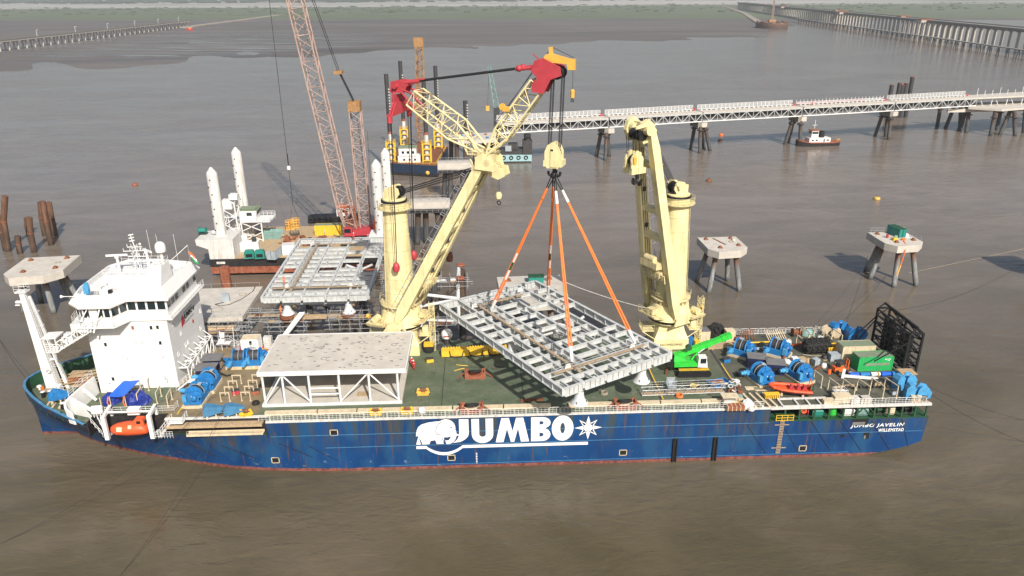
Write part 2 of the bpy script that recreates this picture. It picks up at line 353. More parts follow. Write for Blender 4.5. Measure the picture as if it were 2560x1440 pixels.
gx = sorted(set([-12000, -9000, -6500, -4500, -3200, -2400, -1800, -1500, -1300, -1100]+[-1000+12.5*i for i in range(160)]+[1000, 1150, 1350, 1700, 2300, 3200, 4500, 6500, 9000, 12000]))
gy = [520+14*i for i in range(90)]+[1790+60*i for i in range(20)]+[3100, 3500, 4000, 4800, 5800, 7000, 9000, 14000]
lv = []; lf = []
for yy in gy:
    for xx in gx:
        d = yy-lerp(SH, xx); h = max(-2.0, d*.004)+.45*nz(xx, yy)*max(0, 1-abs(d)/260)
        if d > 260: h = 1.04+min(1.5, (d-260)*.001)
        lv.append((xx, yy, h))
nx = len(gx)
for j in range(len(gy)-1):
    for i in range(nx-1): lf.append((j*nx+i, j*nx+i+1, (j+1)*nx+i+1, (j+1)*nx+i))
t = MB(); t.v = lv; t.f = lf; t.m = [0]*len(lf); struct('tidal_flat', t, 'land')
# far scrub woodland on the skyline
mat('far_wood', (.045, .075, .045), .9, var=.5, scale=.02)
mat('far_scrub', (.075, .10, .05), .9, var=.5, scale=.03)
t = MB(); rnd = random.Random(3)
for k in range(1500):
    yy = rnd.uniform(5300, 8200); xx = rnd.uniform(-5200, 4800); r = rnd.uniform(14, 45)
    t.lathe([(r*.9, 0), (r, r*.18), (r*.6, r*.4), (.1, r*.46)], 6, (xx, yy, 2))
t.obj('far_woodland', 'far_wood', kind='stuff', smooth=False)
t = MB()
for k in range(700):
    yy = rnd.uniform(2500, 3900); xx = rnd.uniform(-2800, 2600); r = rnd.uniform(5, 13)
    t.lathe([(r*.9, 0), (r, r*.2), (r*.6, r*.4), (.1, r*.46)], 6, (xx, yy, 1.5))
t.obj('marsh_scrub', 'far_scrub', kind='stuff', smooth=False)
# ================================================================ SHIP
CY = 13.35
BT = [(-72.2, 0.05), (-71.9, 1.6), (-71.2, 3.0), (-70.2, 4.3), (-68, 6.5), (-65, 8.9), (-61, 11.0), (-57, 12.3), (-52, 13.0), (-45, 13.33), (-40, 13.35), (80, 13.35)]
BW = [(-72.2, 0.02), (-66.5, 0.05), (-64.5, 1.6), (-61, 3.4), (-57.3, 5.1), (-52, 7.2), (-48.3, 8.4), (-43, 10.0), (-38.6, 11.3), (-33, 12.3), (-29, 12.75), (-22, 13.2), (-15, 13.35), (80, 13.35)]
ZD = 9.2
def half(x, z):
    b, w = lerp(BT, x), lerp(BW, x); t = max(0, min(1, z/9.2)); return w+(b-w)*(t**1.25)
def hull_mat():
    m = bpy.data.materials.new('hull_blue'); n, N, L, B = nod(m); P = pos(N)
    sp = N.new('ShaderNodeSeparateXYZ'); L.new(P, sp.inputs[0]); x, z = sp.outputs[0], sp.outputs[2]
    a = ramp(N, .3, .72, (.003, .029, .110, 1), (.009, .060, .190, 1)); L.new(noise(N, L, P, .12, 6, .6, (1, 1, .55)), a.inputs[0]); c = a.outputs[0]
    # chalky faded patches of repaint
    f = ramp(N, .50, .62); L.new(noise(N, L, P, .30, 3, .5, (1, 1, .5)), f.inputs[0]); c = mix(N, L, math_(N, L, 'MULTIPLY', f.outputs[0], .4), c, (.022, .095, .185, 1))
    # grime runs from scuppers
    s = noise(N, L, P, 1.0, 5, .62, (.85, .85, .07)); q = ramp(N, .44, .62); L.new(s, q.inputs[0]); up = ramp(N, .22, .60); L.new(math_(N, L, 'DIVIDE', z, 12.0), up.inputs[0])
    c = mix(N, L, math_(N, L, 'MULTIPLY', math_(N, L, 'MULTIPLY', q.outputs[0], up.outputs[0]), .85), c, (.050, .056, .048, 1))
    s = noise(N, L, P, 1.0, 5, .62, (1.9, 1.9, .10)); q = ramp(N, .60, .68); L.new(s, q.inputs[0]); c = mix(N, L, math_(N, L, 'MULTIPLY', q.outputs[0], .8), c, (.11, .055, .028, 1))
    # salt and scrapes near the water
    s = noise(N, L, P, .8, 7, .72, (.7, 1, 1.4)); q = ramp(N, .615, .665); L.new(s, q.inputs[0]); lo = ramp(N, .08, .30, (1, 1, 1, 1), (0, 0, 0, 1)); L.new(math_(N, L, 'DIVIDE', z, 12.0), lo.inputs[0])
    c = mix(N, L, math_(N, L, 'MULTIPLY', math_(N, L, 'MULTIPLY', q.outputs[0], lo.outputs[0]), .55), c, (.36, .40, .42, 1))
    # red boot topping
    e = math_(N, L, 'ADD', z, math_(N, L, 'MULTIPLY', noise(N, L, P, .5, 5, .7), .5)); bt = ramp(N, .062, .066, (1, 1, 1, 1), (0, 0, 0, 1)); L.new(math_(N, L, 'DIVIDE', e, 12.0), bt.inputs[0])
    rd = ramp(N, .35, .65, (.10, .03, .025, 1), (.25, .10, .085, 1)); L.new(noise(N, L, P, 1.3, 6, .7), rd.inputs[0]); c = mix(N, L, bt.outputs[0], c, rd.outputs[0])
    L.new(c, B.inputs['Base Color']); B.inputs['Roughness'].default_value = .45; B.inputs['Specular IOR Level'].default_value = .25
    b = N.new('ShaderNodeBump'); b.inputs['Strength'].default_value = .35; b.inputs['Distance'].default_value = .06; L.new(noise(N, L, P, .45, 3, .5), b.inputs['Height']); L.new(b.outputs[0], B.inputs['Normal'])
    MT['hull'] = m
hull_mat()
def deck_mat():
    m = bpy.data.materials.new('deck_paint'); n, N, L, B = nod(m); P = pos(N)
    sp = N.new('ShaderNodeSeparateXYZ'); L.new(P, sp.inputs[0]); x = sp.outputs[0]
    g = ramp(N, .3, .7, (.060, .088, .052, 1), (.125, .150, .098, 1)); L.new(noise(N, L, P, .35, 6, .65), g.inputs[0])
    k = ramp(N, .3, .7, (.16, .12, .065, 1), (.27, .21, .125, 1)); L.new(noise(N, L, P, .5, 6, .65), k.inputs[0])
    d = ramp(N, .3, .7, (.055, .062, .045, 1), (.12, .115, .085, 1)); L.new(noise(N, L, P, .4, 6, .7), d.inputs[0])
    e = math_(N, L, 'ADD', x, math_(N, L, 'MULTIPLY', noise(N, L, P, .4, 4, .6), 3.0))
    z1 = ramp(N, .3, .6); mr = N.new('ShaderNodeMapRange'); mr.inputs[1].default_value = -33; mr.inputs[2].default_value = -29; L.new(e, mr.inputs[0]); L.new(mr.outputs[0], z1.inputs[0])
    mr0 = N.new('ShaderNodeMapRange'); mr0.inputs[1].default_value = -47; mr0.inputs[2].default_value = -45; L.new(e, mr0.inputs[0])
    c = mix(N, L, mr0.outputs[0], g.outputs[0], k.outputs[0]); c = mix(N, L, z1.outputs[0], c, g.outputs[0])
    mr2 = N.new('ShaderNodeMapRange'); mr2.inputs[1].default_value = 41; mr2.inputs[2].default_value = 46; L.new(e, mr2.inputs[0]); c = mix(N, L, mr2.outputs[0], c, d.outputs[0])
    # scuffs: rust and bare patches
    q = ramp(N, .55, .66); L.new(noise(N, L, P, .55, 7, .72), q.inputs[0]); c = mix(N, L, math_(N, L, 'MULTIPLY', q.outputs[0], .6), c, (.20, .19, .155, 1)); q = ramp(N, .58, .66); L.new(noise(N, L, P, .28, 6, .7), q.inputs[0]); c = mix(N, L, math_(N, L, 'MULTIPLY', q.outputs[0], .6), c, (.035, .04, .03, 1))
    q = ramp(N, .63, .69); L.new(noise(N, L, P, .9, 7, .7, (1, 1.3, 1)), q.inputs[0]); c = mix(N, L, math_(N, L, 'MULTIPLY', q.outputs[0], .6), c, (.10, .06, .035, 1))
    L.new(c, B.inputs['Base Color']); B.inputs['Roughness'].default_value = .7; MT['deck'] = m
deck_mat()
ship = thing('heavy_lift_ship', 'long blue heavy lift ship with white accommodation block at its bow and two yellow cranes', 'ship', (0, CY, 0))
def strip(mb, xs, ztop, zbot, side, n=7, yfn=None):
    rows = []
    for x in xs:
        zt, zb = ztop(x), zbot(x); r = []
        for j in range(n+1):
            z = zb+(zt-zb)*j/n; h = half(x, z); r.append((x, CY+side*h, z))
        rows.append(r)
    o = len(mb.v); vs_ = [p for r in rows for p in r]; fs = []
    for i in range(len(xs)-1):
        for j in range(n):
            a, b, c, d = i*(n+1)+j, (i+1)*(n+1)+j, (i+1)*(n+1)+j+1, i*(n+1)+j+1
            fs.append((a, b, c, d) if side < 0 else (d, c, b, a))
    mb.add(vs_, fs)
BOWX = [-72.2, -72.1, -71.9, -71.6, -71.2, -70.7, -70.2, -69.2, -68, -66.5, -65, -63, -61, -59.5, -58, -57, -56, -55, -53, -51, -48.5, -46, -43, -40, -37, -34, -32, -30.5]
NT = [(-73, 10.7), (-68, 10.6), (-64, 10.2), (-60, 9.5), (-57.6, 8.6), (-55.4, 6.95), (-54, 6.7), (-30, 6.9)]
def zb_(x): return -2.0 if x < 57 else lerp([(57, -2), (60, -.6), (62.5, 0.0), (66, .7), (69.5, 1.5), (71.4, 2.4)], x)
MX = [-30.5, -26, -22, -18, -12, -4, 4, 12, 20, 28, 36, 42, 46.5]; AX = [46.5, 50, 54, 57, 60, 62.5, 65, 68, 70, 71.0, 71.5]
h = MB()
def stem(x, z): return 0
strip(h, BOWX, lambda x: lerp(NT, x), zb_, -1, 12)
strip(h, MX, lambda x: 9.0, zb_, -1); strip(h, AX, lambda x: 6.75, zb_, -1)
strip(h, BOWX, lambda x: lerp([(-73, 10.7), (-64, 10.6), (-57, 10.4), (-56, 9.2), (0, 9.0)], x), zb_, 1, 12); strip(h, MX+AX[1:], lambda x: 9.0, zb_, 1)
# transom and stern underside
h.face([(71.5, 0, 2.4), (71.5, 26.7, 2.4), (71.9, 26.7, 6.75), (71.9, 0, 6.75)])
h.face([(71.9, 4.2, 6.75), (71.9, 26.7, 6.75), (71.9, 26.7, 9.0), (71.9, 4.2, 9.0)])
h.face([(71.5, 0, 6.75), (71.5, 0, 2.4), (71.9, 0, 6.75)])
for a, b in zip(AX[2:-1], AX[3:]): h.face([(a, 0, zb_(a)), (a, 26.7, zb_(a)), (b, 26.7, zb_(b)), (b, 0, zb_(b))])
hull = h.obj('hull', 'hull', ship, world=True)
# interior of bulwark at the bow (green), cap rail
h = MB()
FX = [x for x in BOWX if x <= -58]
for sd in (-1, 1):
    rows = []
    for x in FX:
        zt = lerp(NT, x) if sd < 0 else 10.65
        rows.append([(x+.16, CY+sd*max(0, half(x, zz)-.22), zz) for zz in (8.5, zt)])
    h.loft([[r[0] for r in rows], [r[1] for r in rows]], cap=False, closed=False)
h.obj('bulwark_lining', 'green_dark', ship, world=True)
h = MB()
for sd in (-1, 1):
    pts = [(x+.05, CY+sd*(half(x, 10.5)-.12), (lerp(NT, x) if sd < 0 else 10.65)+.02) for x in FX]
    for a, b in zip(pts[:-1], pts[1:]): h.beam(a, b, .38, .12)
h.obj('bulwark_cap', 'blue_old', ship, world=True)
def stanchion(px, sd):
    m = MB(); y0 = CY+sd*(half(px, 9.5)-.3); m.beam((px, y0, 8.55), (px, y0+sd*.05, 10.3), .1, .12); m.beam((px, y0-sd*.75, 8.55), (px, y0, 10.1), .1, .1); return m.obj('bulwark_stay', 'green_dark', ship, world=True)
for px in (-70.3, -68.6, -66.8, -65, -63.4, -61.8, -60.2):
    stanchion(px, 1); stanchion(px, -1)
# decks
d = MB()
def dstrip(mb, xs, yn, yf, z):
    mb.loft([[(x, yn(x), z) for x in xs], [(x, yf(x), z) for x in xs]], cap=False, closed=False)
dstrip(d, FX+[-57.4], lambda x: CY-half(x, 8.5)+.05, lambda x: CY+half(x, 8.5)-.05, 8.5)
d.f = [tuple(reversed(f)) for f in d.f]
d.obj('foredeck', 'deck', ship, world=True)
d = MB(); inner = lambda x: 3.3 if x < -46 else (1.7 if x < -30.5 else .12)
dstrip(d, [-57.4, -56, -53, -50, -46], lambda x: max(3.3, CY-half(x, 9)+.05), lambda x: CY+half(x, 9)-.1, ZD)
dstrip(d, [-46, -42, -36, -30.5], lambda x: 1.7, lambda x: CY+half(x, 9)-.1, ZD)
dstrip(d, [-30.5, 0, 30, 46.5], lambda x: .1, lambda x: 26.6, ZD); dstrip(d, [46.5, 60, 71.9], lambda x: .1, lambda x: 26.6, ZD)
d.f = [tuple(reversed(f)) for f in d.f]
d.obj('main_deck', 'deck', ship, world=True)
# side recess forward: ledge, inner wall
d = MB()
d.c = 0; dstrip(d, [x for x in BOWX if -57 <= x], lambda x: CY-half(x, 6.7)+.02, lambda x: 3.4 if x < -46 else 1.8, 6.6)
d.f = [tuple(reversed(f)) for f in d.f]; d.m = [0]*len(d.f)
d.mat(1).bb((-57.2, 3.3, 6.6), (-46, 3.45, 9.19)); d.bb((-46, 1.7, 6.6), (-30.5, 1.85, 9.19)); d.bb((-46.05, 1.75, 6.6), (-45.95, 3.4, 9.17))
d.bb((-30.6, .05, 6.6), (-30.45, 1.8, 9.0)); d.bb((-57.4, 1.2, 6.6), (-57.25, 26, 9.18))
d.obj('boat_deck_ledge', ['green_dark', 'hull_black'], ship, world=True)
# deck edge white gutter
d = MB(); d.bb((-30.5, -.03, 8.98), (46.5, .35, 9.24)); d.bb((46.5, -.05, 8.88), (71.9, .4, 9.26)); d.bb((44, 26.4, 8.98), (71, 26.75, 9.24)); d.bb((-46, 1.6, 9.0), (-30.5, 2.0, 9.24))
d.obj('deck_edge_gutter', 'white_old', ship, world=True)
# open mooring deck aft
d = MB(); d.bb((46.5, .1, 6.6), (71.9, 5, 6.72)); d.mat(1).bb((46.5, 4.9, 6.7), (71.9, 5.05, 8.95)); d.bb((46.4, .06, 6.7), (46.55, 5, 8.95)); d.mat(0).bb((46.5, .1, 8.80), (71.9, 4.95, 8.94))
d.obj('mooring_deck', ['green_dark', 'hull_black'], ship, world=True)
for k, px in enumerate([48.9, 51.2, 53.6, 55.9, 58.2, 60.4, 63.1, 65.4, 67.5, 69.6, 71.4]):
    d = MB(); d.beam((px, .2, 6.7), (px, .2, 8.95), .2, .26)
    if k in (5, 6): d.beam((px, .2, 7.6), (px+(1.1 if k == 5 else -1.1), .2, 8.9), .14, .16)
    d.obj('deck_pillar', 'green_dark', ship, world=True)
d = MB(); d.bb((46.6, .08, 6.74), (71.5, .2, 6.86)); d.bb((46.6, .08, 7.5), (71.3, .13, 7.56)); d.obj('mooring_deck_rail', 'green_dark', ship, world=True)
# hull details: seams, belting strips, boot-top ridge, slots, ports, ladder
d = MB()
for z, x0, x1 in ((6.55, -30, 46.5), (4.3, -22, 71.3), (.75, -14, 60)): d.bb((x0, -.045, z), (x1, .02, z+.07))
d.obj('hull_seam', 'blue_old', ship, world=True)
for (xa, za, xb, zb) in [(-44, 5.2, -39, 2.0), (-38, 4.6, -33, 2.2), (-29, 5.2, -24.2, 2.6), (-24.6, 4.7, -20.4, 1.9), (48.5, 6.4, 51.8, 1.2), (53.2, 6.6, 57.0, 1.1), (57.8, 6.6, 62.0, 1.0), (62.8, 6.4, 66.6, 1.0), (67.6, 6.6, 69.6, 1.4), (43, 6.4, 46.6, 1.0)]:
    d = MB(); ya = CY-half(xa, za)-.03; yb = CY-half(xb, zb)-.03; d.beam((xa, ya, za), (xb, yb, zb), .07, .07); d.obj('fender_bar', 'hull_black', ship, world=True)
for xs in (32.0, 38.35):
    d = MB(); d.bb((xs-.35, -.32, -.4), (xs-.2, .05, 4.15)); d.bb((xs+.2, -.32, -.4), (xs+.35, .05, 4.15)); d.bb((xs-.3, -.12, -.4), (xs+.3, .02, 4.1)); d.bb((xs-.35, -.3, 4.15), (xs+.35, .02, 4.3)); d.obj('crane_guide_rail', 'black', ship, world=True)
for px, pz in ((-2.9, 1.9), (23.9, 1.9), (-30.0, 2.0), (52.5, 1.7), (7.9, 7.3), (-20.5, 7.0)):
    yy = CY-half(px, pz); d = MB()
    for a, b in (((px-.62, yy-.05, pz-.5), (px-.5, yy+.1, pz+.5)), ((px+.5, yy-.05, pz-.5), (px+.62, yy+.1, pz+.5)), ((px-.62, yy-.05, pz+.42), (px+.62, yy+.1, pz+.52)), ((px-.62, yy-.05, pz-.52), (px+.62, yy+.1, pz-.42))): d.bb(a, b)
    d.mat(1).bb((px-.5, yy-.02, pz-.42), (px+.5, yy+.06, pz+.42)); d.obj('hull_port', ['beige', 'black'], ship, world=True)
for px, pz, w_, h_ in ((61.0, 6.2, 2.6, 1.1), (62.4, 3.7, .9, 1.2), (58.6, 3.8, .6, .5)):
    d = MB(); d.bb((px-w_/2, -.03, pz-h_/2), (px+w_/2, .04, pz+h_/2)); d.mat(1).bb((px-w_/2+.1, -.05, pz-h_/2+.05), (px+w_/2-.5, -.02, pz+.05)); d.obj('mooring_opening', ['black', 'roof_grey'], ship, world=True)
d = MB()
for sx in (-.32, .32): d.path([(48.6+sx, -.10, 7.0), (48.5+sx, -.13, 1.0)], .035, 4)
lad = d.obj('pilot_ladder', 'rope', ship, world=True)
for k in range(20):
    d = MB(); z = 1.1+k*.3; wd_ = 1.15 if k in (3, 17) else .33; d.bb((48.55-wd_, -.17, z-.05), (48.55+wd_, -.06, z+.05)); d.obj('ladder_step', 'tan_wood', lad, world=True)
d = MB(); 
for k, (a, b) in enumerate([((47.5, 0), (50.2, 0))]):
    for z in (7.0, 7.45, 7.9): d.beam((47.5, -.12, z), (50.2, -.12, z), .08)
    for px in (47.5, 48.4, 49.3, 50.2): d.beam((px, -.12, 6.9), (px, -.12, 7.95), .09)
d.obj('pilot_gate', 'yellow', ship, world=True)
# draught marks and small print
for k in range(7):
    d = MB(); d.bb((1.0-.1, -.02, .7+k*.3), (1.0+.12, .01, .85+k*.3)); d.obj('draught_mark', 'print_white', ship, world=True)
# ---------------------------------------------------------------- side lettering
PR = -.035
def letter(poly, name='letter', holes=None, m='print_white'):
    d = MB(); d.plate(poly, (0, PR, 0), X, Z, .03); return d.obj(name, m, ship, world=True, smooth=False)
def arc(cx, cz, rx, rz, a0, a1, n): return [(cx+rx*math.cos(math.radians(a0+(a1-a0)*i/n)), cz+rz*math.sin(math.radians(a0+(a1-a0)*i/n))) for i in range(n+1)]
def bandpoly(outer, inner_, name='letter'):
    d = MB(); n = len(outer)
    for i in range(n-1): d.plate([outer[i], outer[i+1], inner_[i+1], inner_[i]], (0, PR, 0), X, Z, .03)
    return d.obj(name, 'print_white', ship, world=True, smooth=False)
zb0, zt0 = 4.5, 8.75
# J : stem with swept foot
Jo = [(-.1, zt0), (-.1, 6.3)]+arc(-3.0, 6.3, 2.9, 1.8, 0, -58, 8); Ji = [(-1.55, zt0), (-1.55, 6.4)]+arc(-3.2, 6.4, 1.65, 1.9, 0, -70, 8)
bandpoly(Jo, Ji)
# U
bandpoly([(.35, zt0), (.35, 6.0)]+arc(2.0, 6.0, 1.65, 1.55, 180, 360, 12)+[(3.65, zt0)], [(1.5, zt0), (1.5, 6.0)]+arc(2.0, 6.0, .5, .45, 180, 360, 12)+[(2.5, zt0)])
# M
d = MB(); d.plate([(4.0, zb0), (5.2, zb0), (5.75, 6.9), (6.35, zb0), (6.85, zb0), (7.45, 6.9), (7.9, zb0), (9.15, zb0), (8.25, zt0), (7.15, zt0), (6.6, 6.4), (6.05, zt0), (4.9, zt0)], (0, PR, 0), X, Z, .03)
d.obj('letter', 'print_white', ship, world=True, smooth=False)
# B
d = MB()
d.plate([(9.45, zb0), (10.75, zb0), (10.75, zt0), (9.45, zt0)], (0, PR, 0), X, Z, .03)
for cz, rz, ri in ((7.75, 1.0, .30), (5.65, 1.15, .36)):
    o_ = [(10.7, cz-rz)]+arc(11.2, cz, 1.25, rz, -90, 90, 8)+[(10.7, cz+rz)]; i_ = [(10.7, cz-ri)]+arc(10.95, cz, .42, ri, -90, 90, 8)+[(10.7, cz+ri)]
    for i in range(len(o_)-1): d.plate([o_[i], o_[i+1], i_[i+1], i_[i]], (0, PR, 0), X, Z, .03)
d.obj('letter', 'print_white', ship, world=True, smooth=False)
# O
bandpoly(arc(14.3, 6.7, 1.68, 2.25, 0, 360, 24), arc(14.3, 6.7, .36, .95, 0, 360, 24))
# eight pointed star
d = MB(); c0 = (18.25, 6.65)
def star(rot, R_, r_, o):
    pts = []
    for i in range(8):
        a = math.radians(rot+45*i); rr = R_ if i % 2 == 0 else r_; pts.append((c0[0]+rr*math.cos(a), c0[1]+rr*math.sin(a)))
    return pts
s1 = star(0, 2.1, .62, 0)
for i in range(8): d.plate([(c0[0], c0[1]), s1[i], s1[(i+1) % 8]], (0, PR, 0), X, Z, .03)
for i in range(4):
    a = math.radians(45+90*i); u = V((math.cos(a), math.sin(a))); p = V((-u.y, u.x)); c = V(c0)
    for sg in (-1, 1):
        A, B_ = c+u*.55+p*.42*sg, c+u*1.95; i1, i2 = c+u*.62+p*.24*sg, c+u*1.55
        d.plate([tuple(A), tuple(B_), tuple(i2), tuple(i1)] if sg < 0 else [tuple(i1), tuple(i2), tuple(B_), tuple(A)], (0, PR, 0), X, Z, .03)
d.obj('star_emblem', 'print_white', ship, world=True, smooth=False)
# underline with a dip under the elephant
d = MB(); ctr = [(-8.2, 3.95), (-6.7, 3.95)]+[(-6.7+(5.6)*i/14, 3.95-1.25*math.sin(PI*i/14)**.8) for i in range(1, 14)]+[(-1.1, 3.9), (18.3, 3.85)]
for (a, b), (c, e) in zip(ctr[:-1], ctr[1:]): d.plate([(a, b-.25), (c, e-.25), (c, e+.25), (a, b+.25)], (0, PR, 0), X, Z, .03)
d.obj('underline', 'print_white', ship, world=True, smooth=False)
# elephant emblem: body, head disc, trunk, legs, thin dark outlines
d = MB()
d.plate([(-7.9, 6.0), (-8.02, 6.9), (-7.75, 7.6), (-7.2, 8.05), (-6.2, 8.35), (-5.0, 8.5), (-4.0, 8.5), (-3.6, 6.6), (-3.9, 5.6), (-3.95, 4.5), (-5.05, 4.5), (-5.25, 5.2), (-5.95, 5.1), (-6.2, 4.5), (-7.35, 4.5), (-7.55, 5.3)], (0, PR, 0), X, Z, .03)
d.plate([(-8.2, 4.5), (-7.5, 4.5), (-7.62, 5.25), (-7.85, 5.75)], (0, PR-.006, 0), X, Z, .03)
d.plate([(-8.15, 5.9), (-7.92, 6.1), (-7.95, 6.9), (-8.1, 6.6)], (0, PR-.006, 0), X, Z, .03)
d.plate(arc(-3.55, 7.25, 1.45, 1.6, 0, 360, 22)[:-1], (0, PR-.012, 0), X, Z, .03)
o_ = arc(-3.35, 6.2, 1.38, 1.75, 25, -100, 12); i_ = arc(-3.45, 6.1, .62, 1.02, 25, -118, 12)
for k in range(12): d.plate([o_[k+1], o_[k], i_[k], i_[k+1]], (0, PR-.018, 0), X, Z, .03)
d.plate([(-2.05, 6.3), (-1.3, 5.95), (-2.05, 5.9)], (0, PR-.022, 0), X, Z, .03)
d.mat(1)
for seg in (arc(-3.75, 6.9, 1.35, 1.55, 105, 205, 10), [(-4.95, 6.25), (-4.2, 6.1)], [(-4.15, 5.6), (-3.95, 4.6)], [(-7.55, 5.4), (-7.3, 4.6)]):
    for a, b in zip(seg[:-1], seg[1:]): d.beam((a[0], PR-.05, a[1]), (b[0], PR-.05, b[1]), .01, .09)
d.plate(arc(-2.75, 7.4, .13, .13, 0, 360, 8)[:-1], (0, PR-.052, 0), X, Z, .008); d.plate([(-3.85, 5.15), (-3.5, 4.85), (-3.05, 5.3), (-2.95, 6.0), (-3.25, 6.35), (-3.6, 6.1)], (0, PR-.024, 0), X, Z, .002)
d.obj('elephant_emblem', ['print_white', 'hull'], ship, world=True, smooth=False)
textpart('JUMBO JAVELIN', 'print_white', ship, (59.6, -.02, 5.1), X, Z, 8.6, .78, 'ship_name', bold=.02, shear=.15, spacing=1.15)
textpart('WILLEMSTAD', 'print_white', ship, (64.2, -.02, 4.35), X, Z, 4.1, .58, 'home_port', bold=.03, shear=.12, spacing=1.15)
ln = textmesh('JUMBO JAVELIN', 1.0, .25, 0, .03, 1.05); xs = [v.co.x for v in ln.vertices]
for v in ln.vertices:
    px = -63.4+(v.co.x-min(xs))/(max(xs)-min(xs))*6.6; pz = 7.5-.21*(px+63.4)+v.co.y*.62; v.co = INV[ship.name] @ V((px, CY-half(px, pz)-.05, pz))
ln.materials.clear(); ln.materials.append(MT['print_white']); lo_ = bpy.data.objects.new('bow_name', ln); COL.objects.link(lo_); lo_.parent = ship
# ---------------------------------------------------------------- deck side rails
def rail_panel_mb(w=1.7, hgt=1.05):
    d = MB(); r = .2; a = w/2-.04
    pts = [(-a, 0, 0), (-a, 0, hgt-r), (-a+r*.3, 0, hgt-r*.3), (-a+r, 0, hgt), (a-r, 0, hgt), (a-r*.3, 0, hgt-r*.3), (a, 0, hgt-r), (a, 0, 0)]
    d.path(pts, .035, 5)
    for z in (.35, .68): d.tube((-a, 0, z), (a, 0, z), .022, n=4)
    for x in (-w/6, w/6): d.tube((x, 0, 0), (x, 0, hgt), .022, n=4)
    return d
rp = rail_panel_mb().obj('rail_panel', 'white', ship); rp.location = (-30.7, .17-CY, 9.24); first = [rp]
def place_rail(x, y, z, rz=0.0, m=None):
    c = rp.copy(); COL.objects.link(c); c.parent = ship; c.location = (x, y-CY, z); c.rotation_euler = (0, 0, rz)
    if m:
        c.data = m
    return c
yel = rail_panel_mb().mesh('rail_panel_yellow', 'yellow')
x = -28.95; k = 0
while x < 47.5:
    if not (46.2 < x < 47): place_rail(x, .17, 9.24, 0, yel if k == 40 else None)
    x += 1.75; k += 1
for i in range(9): place_rail(57.2+1.62*i, .17, 9.26)
for i in range(13): place_rail(44.2+1.75*i, 26.5, 9.24)
for i in range(3): place_rail(-8+1.75*i, 26.5, 9.24)
for i in range(7): place_rail(24-1.75*i, 26.5, 9.24)
# beige coaming beams along the near side, with lashing brackets
for i, (xa, xb) in enumerate([(-31, -23.2), (-23.0, -17.2), (-17, -10.4), (-10.2, -2.6), (-2.4, 5.2), (5.4, 12.6), (15.4, 22.4), (22.6, 29.6), (29.8, 36.0), (36.2, 42.8)]):
    d = MB(); d.bb((xa, 1.75, 9.2), (xb, 2.1, 9.75)); d.bb((xa, 1.6, 9.72), (xb, 2.3, 9.8))
    d.prism([(-.9, 0), (.9, 0), (0, .55)], 0, .05, Matrix.Translation((xa+.1, 1.6, 9.22)) @ Matrix.Rotation(0, 4, 'X')); d.obj('side_coaming', 'beige', ship, world=True)
# hatch seams on deck (rails and yellow lines)
for xa, wd_, zz, m in ((-4.3, .12, .03, 'dark_steel'), (8.6, .12, .03, 'dark_steel'), (30.2, .35, .012, 'dark_steel'), (43.0, .4, .016, 'dark_steel')):
    d = MB(); d.bb((xa-wd_/2, 2.5, 9.2), (xa+wd_/2, 20.8, 9.2+zz)); d.obj('deck_seam', m, ship, world=True)
for xa, y0, y1 in ((30.55, 3.5, 14), (43.35, 8, 15), (-44.6, 3, 7), (-44.6, 9.5, 12)):
    d = MB(); d.bb((xa-.09, y0, 9.205), (xa+.09, y1, 9.212)); d.obj('painted_line', 'yellow', ship, world=True)
d = MB(); d.bb((-41, 17.2, 9.205), (-32.5, 17.4, 9.211)); d.obj('painted_line', 'yellow', ship, world=True)
# ================================================================ ACCOMMODATION BLOCK AND BOW
NF, FF, AF, FWD = 11.6, 25.9, -47.4, -60.0
s = MB(); s.hexa([(FWD, NF, 8.4), (AF, NF, 9.1), (AF, FF, 9.1), (FWD, FF, 8.4), (FWD, NF, 21.3), (AF, NF, 21.3), (AF, FF, 21.3), (FWD, FF, 21.3)])
blk = s.obj('accommodation_block', 'white_wall', ship, world=True)
def window(c, nrm, w, h, par, m='glass'):
    c = V(c); nrm = V(nrm).normalized(); t = Z.cross(nrm).normalized(); d = MB()
    def bar(p, q, ww): d.beam(p, q, .07, ww, up=nrm)
    o = c+nrm*.03
    for a, b in (((-w/2, -h/2), (w/2, -h/2)), ((-w/2, h/2), (w/2, h/2)), ((-w/2, -h/2), (-w/2, h/2)), ((w/2, -h/2), (w/2, h/2))):
        d.beam(o+t*a[0]+Z*a[1], o+t*b[0]+Z*b[1], .08, .08)
    d.mat(1); d.hexa([o-nrm*zz+t*a+Z*b for zz in (.05, .02) for a, b in ((-w/2, -h/2), (w/2, -h/2), (w/2, h/2), (-w/2, h/2))])
    return d.obj('window', ['white', m], par, world=True)
for i, (u, v) in enumerate([(332, 819.6), (378, 819), (394, 818), (264, 861), (340, 858), (355.5, 858), (401, 857), (318, 897), (408, 894), (283, 947), (333, 946), (417, 943)]):
    p = ay(u, v, NF); window((p.x, NF, p.z), (0, -1, 0), .5, .72, blk, 'glass' if i in (1, 2, 3, 6, 9) else ('red_oxide' if i == 0 else 'steel_grey'))
for (a, b) in [(1408, 762), (1492, 672), (1660, 487), (1712, 620), (1715, 812), (1495, 870), (1575, 972), (1550, 1005), (1468, 1103)]:
    p = ax(120+a/4.5, 640+b/4.5, AF); window((AF, p.y, p.z), (1, 0, 0), .5, .75, blk, 'steel_white')
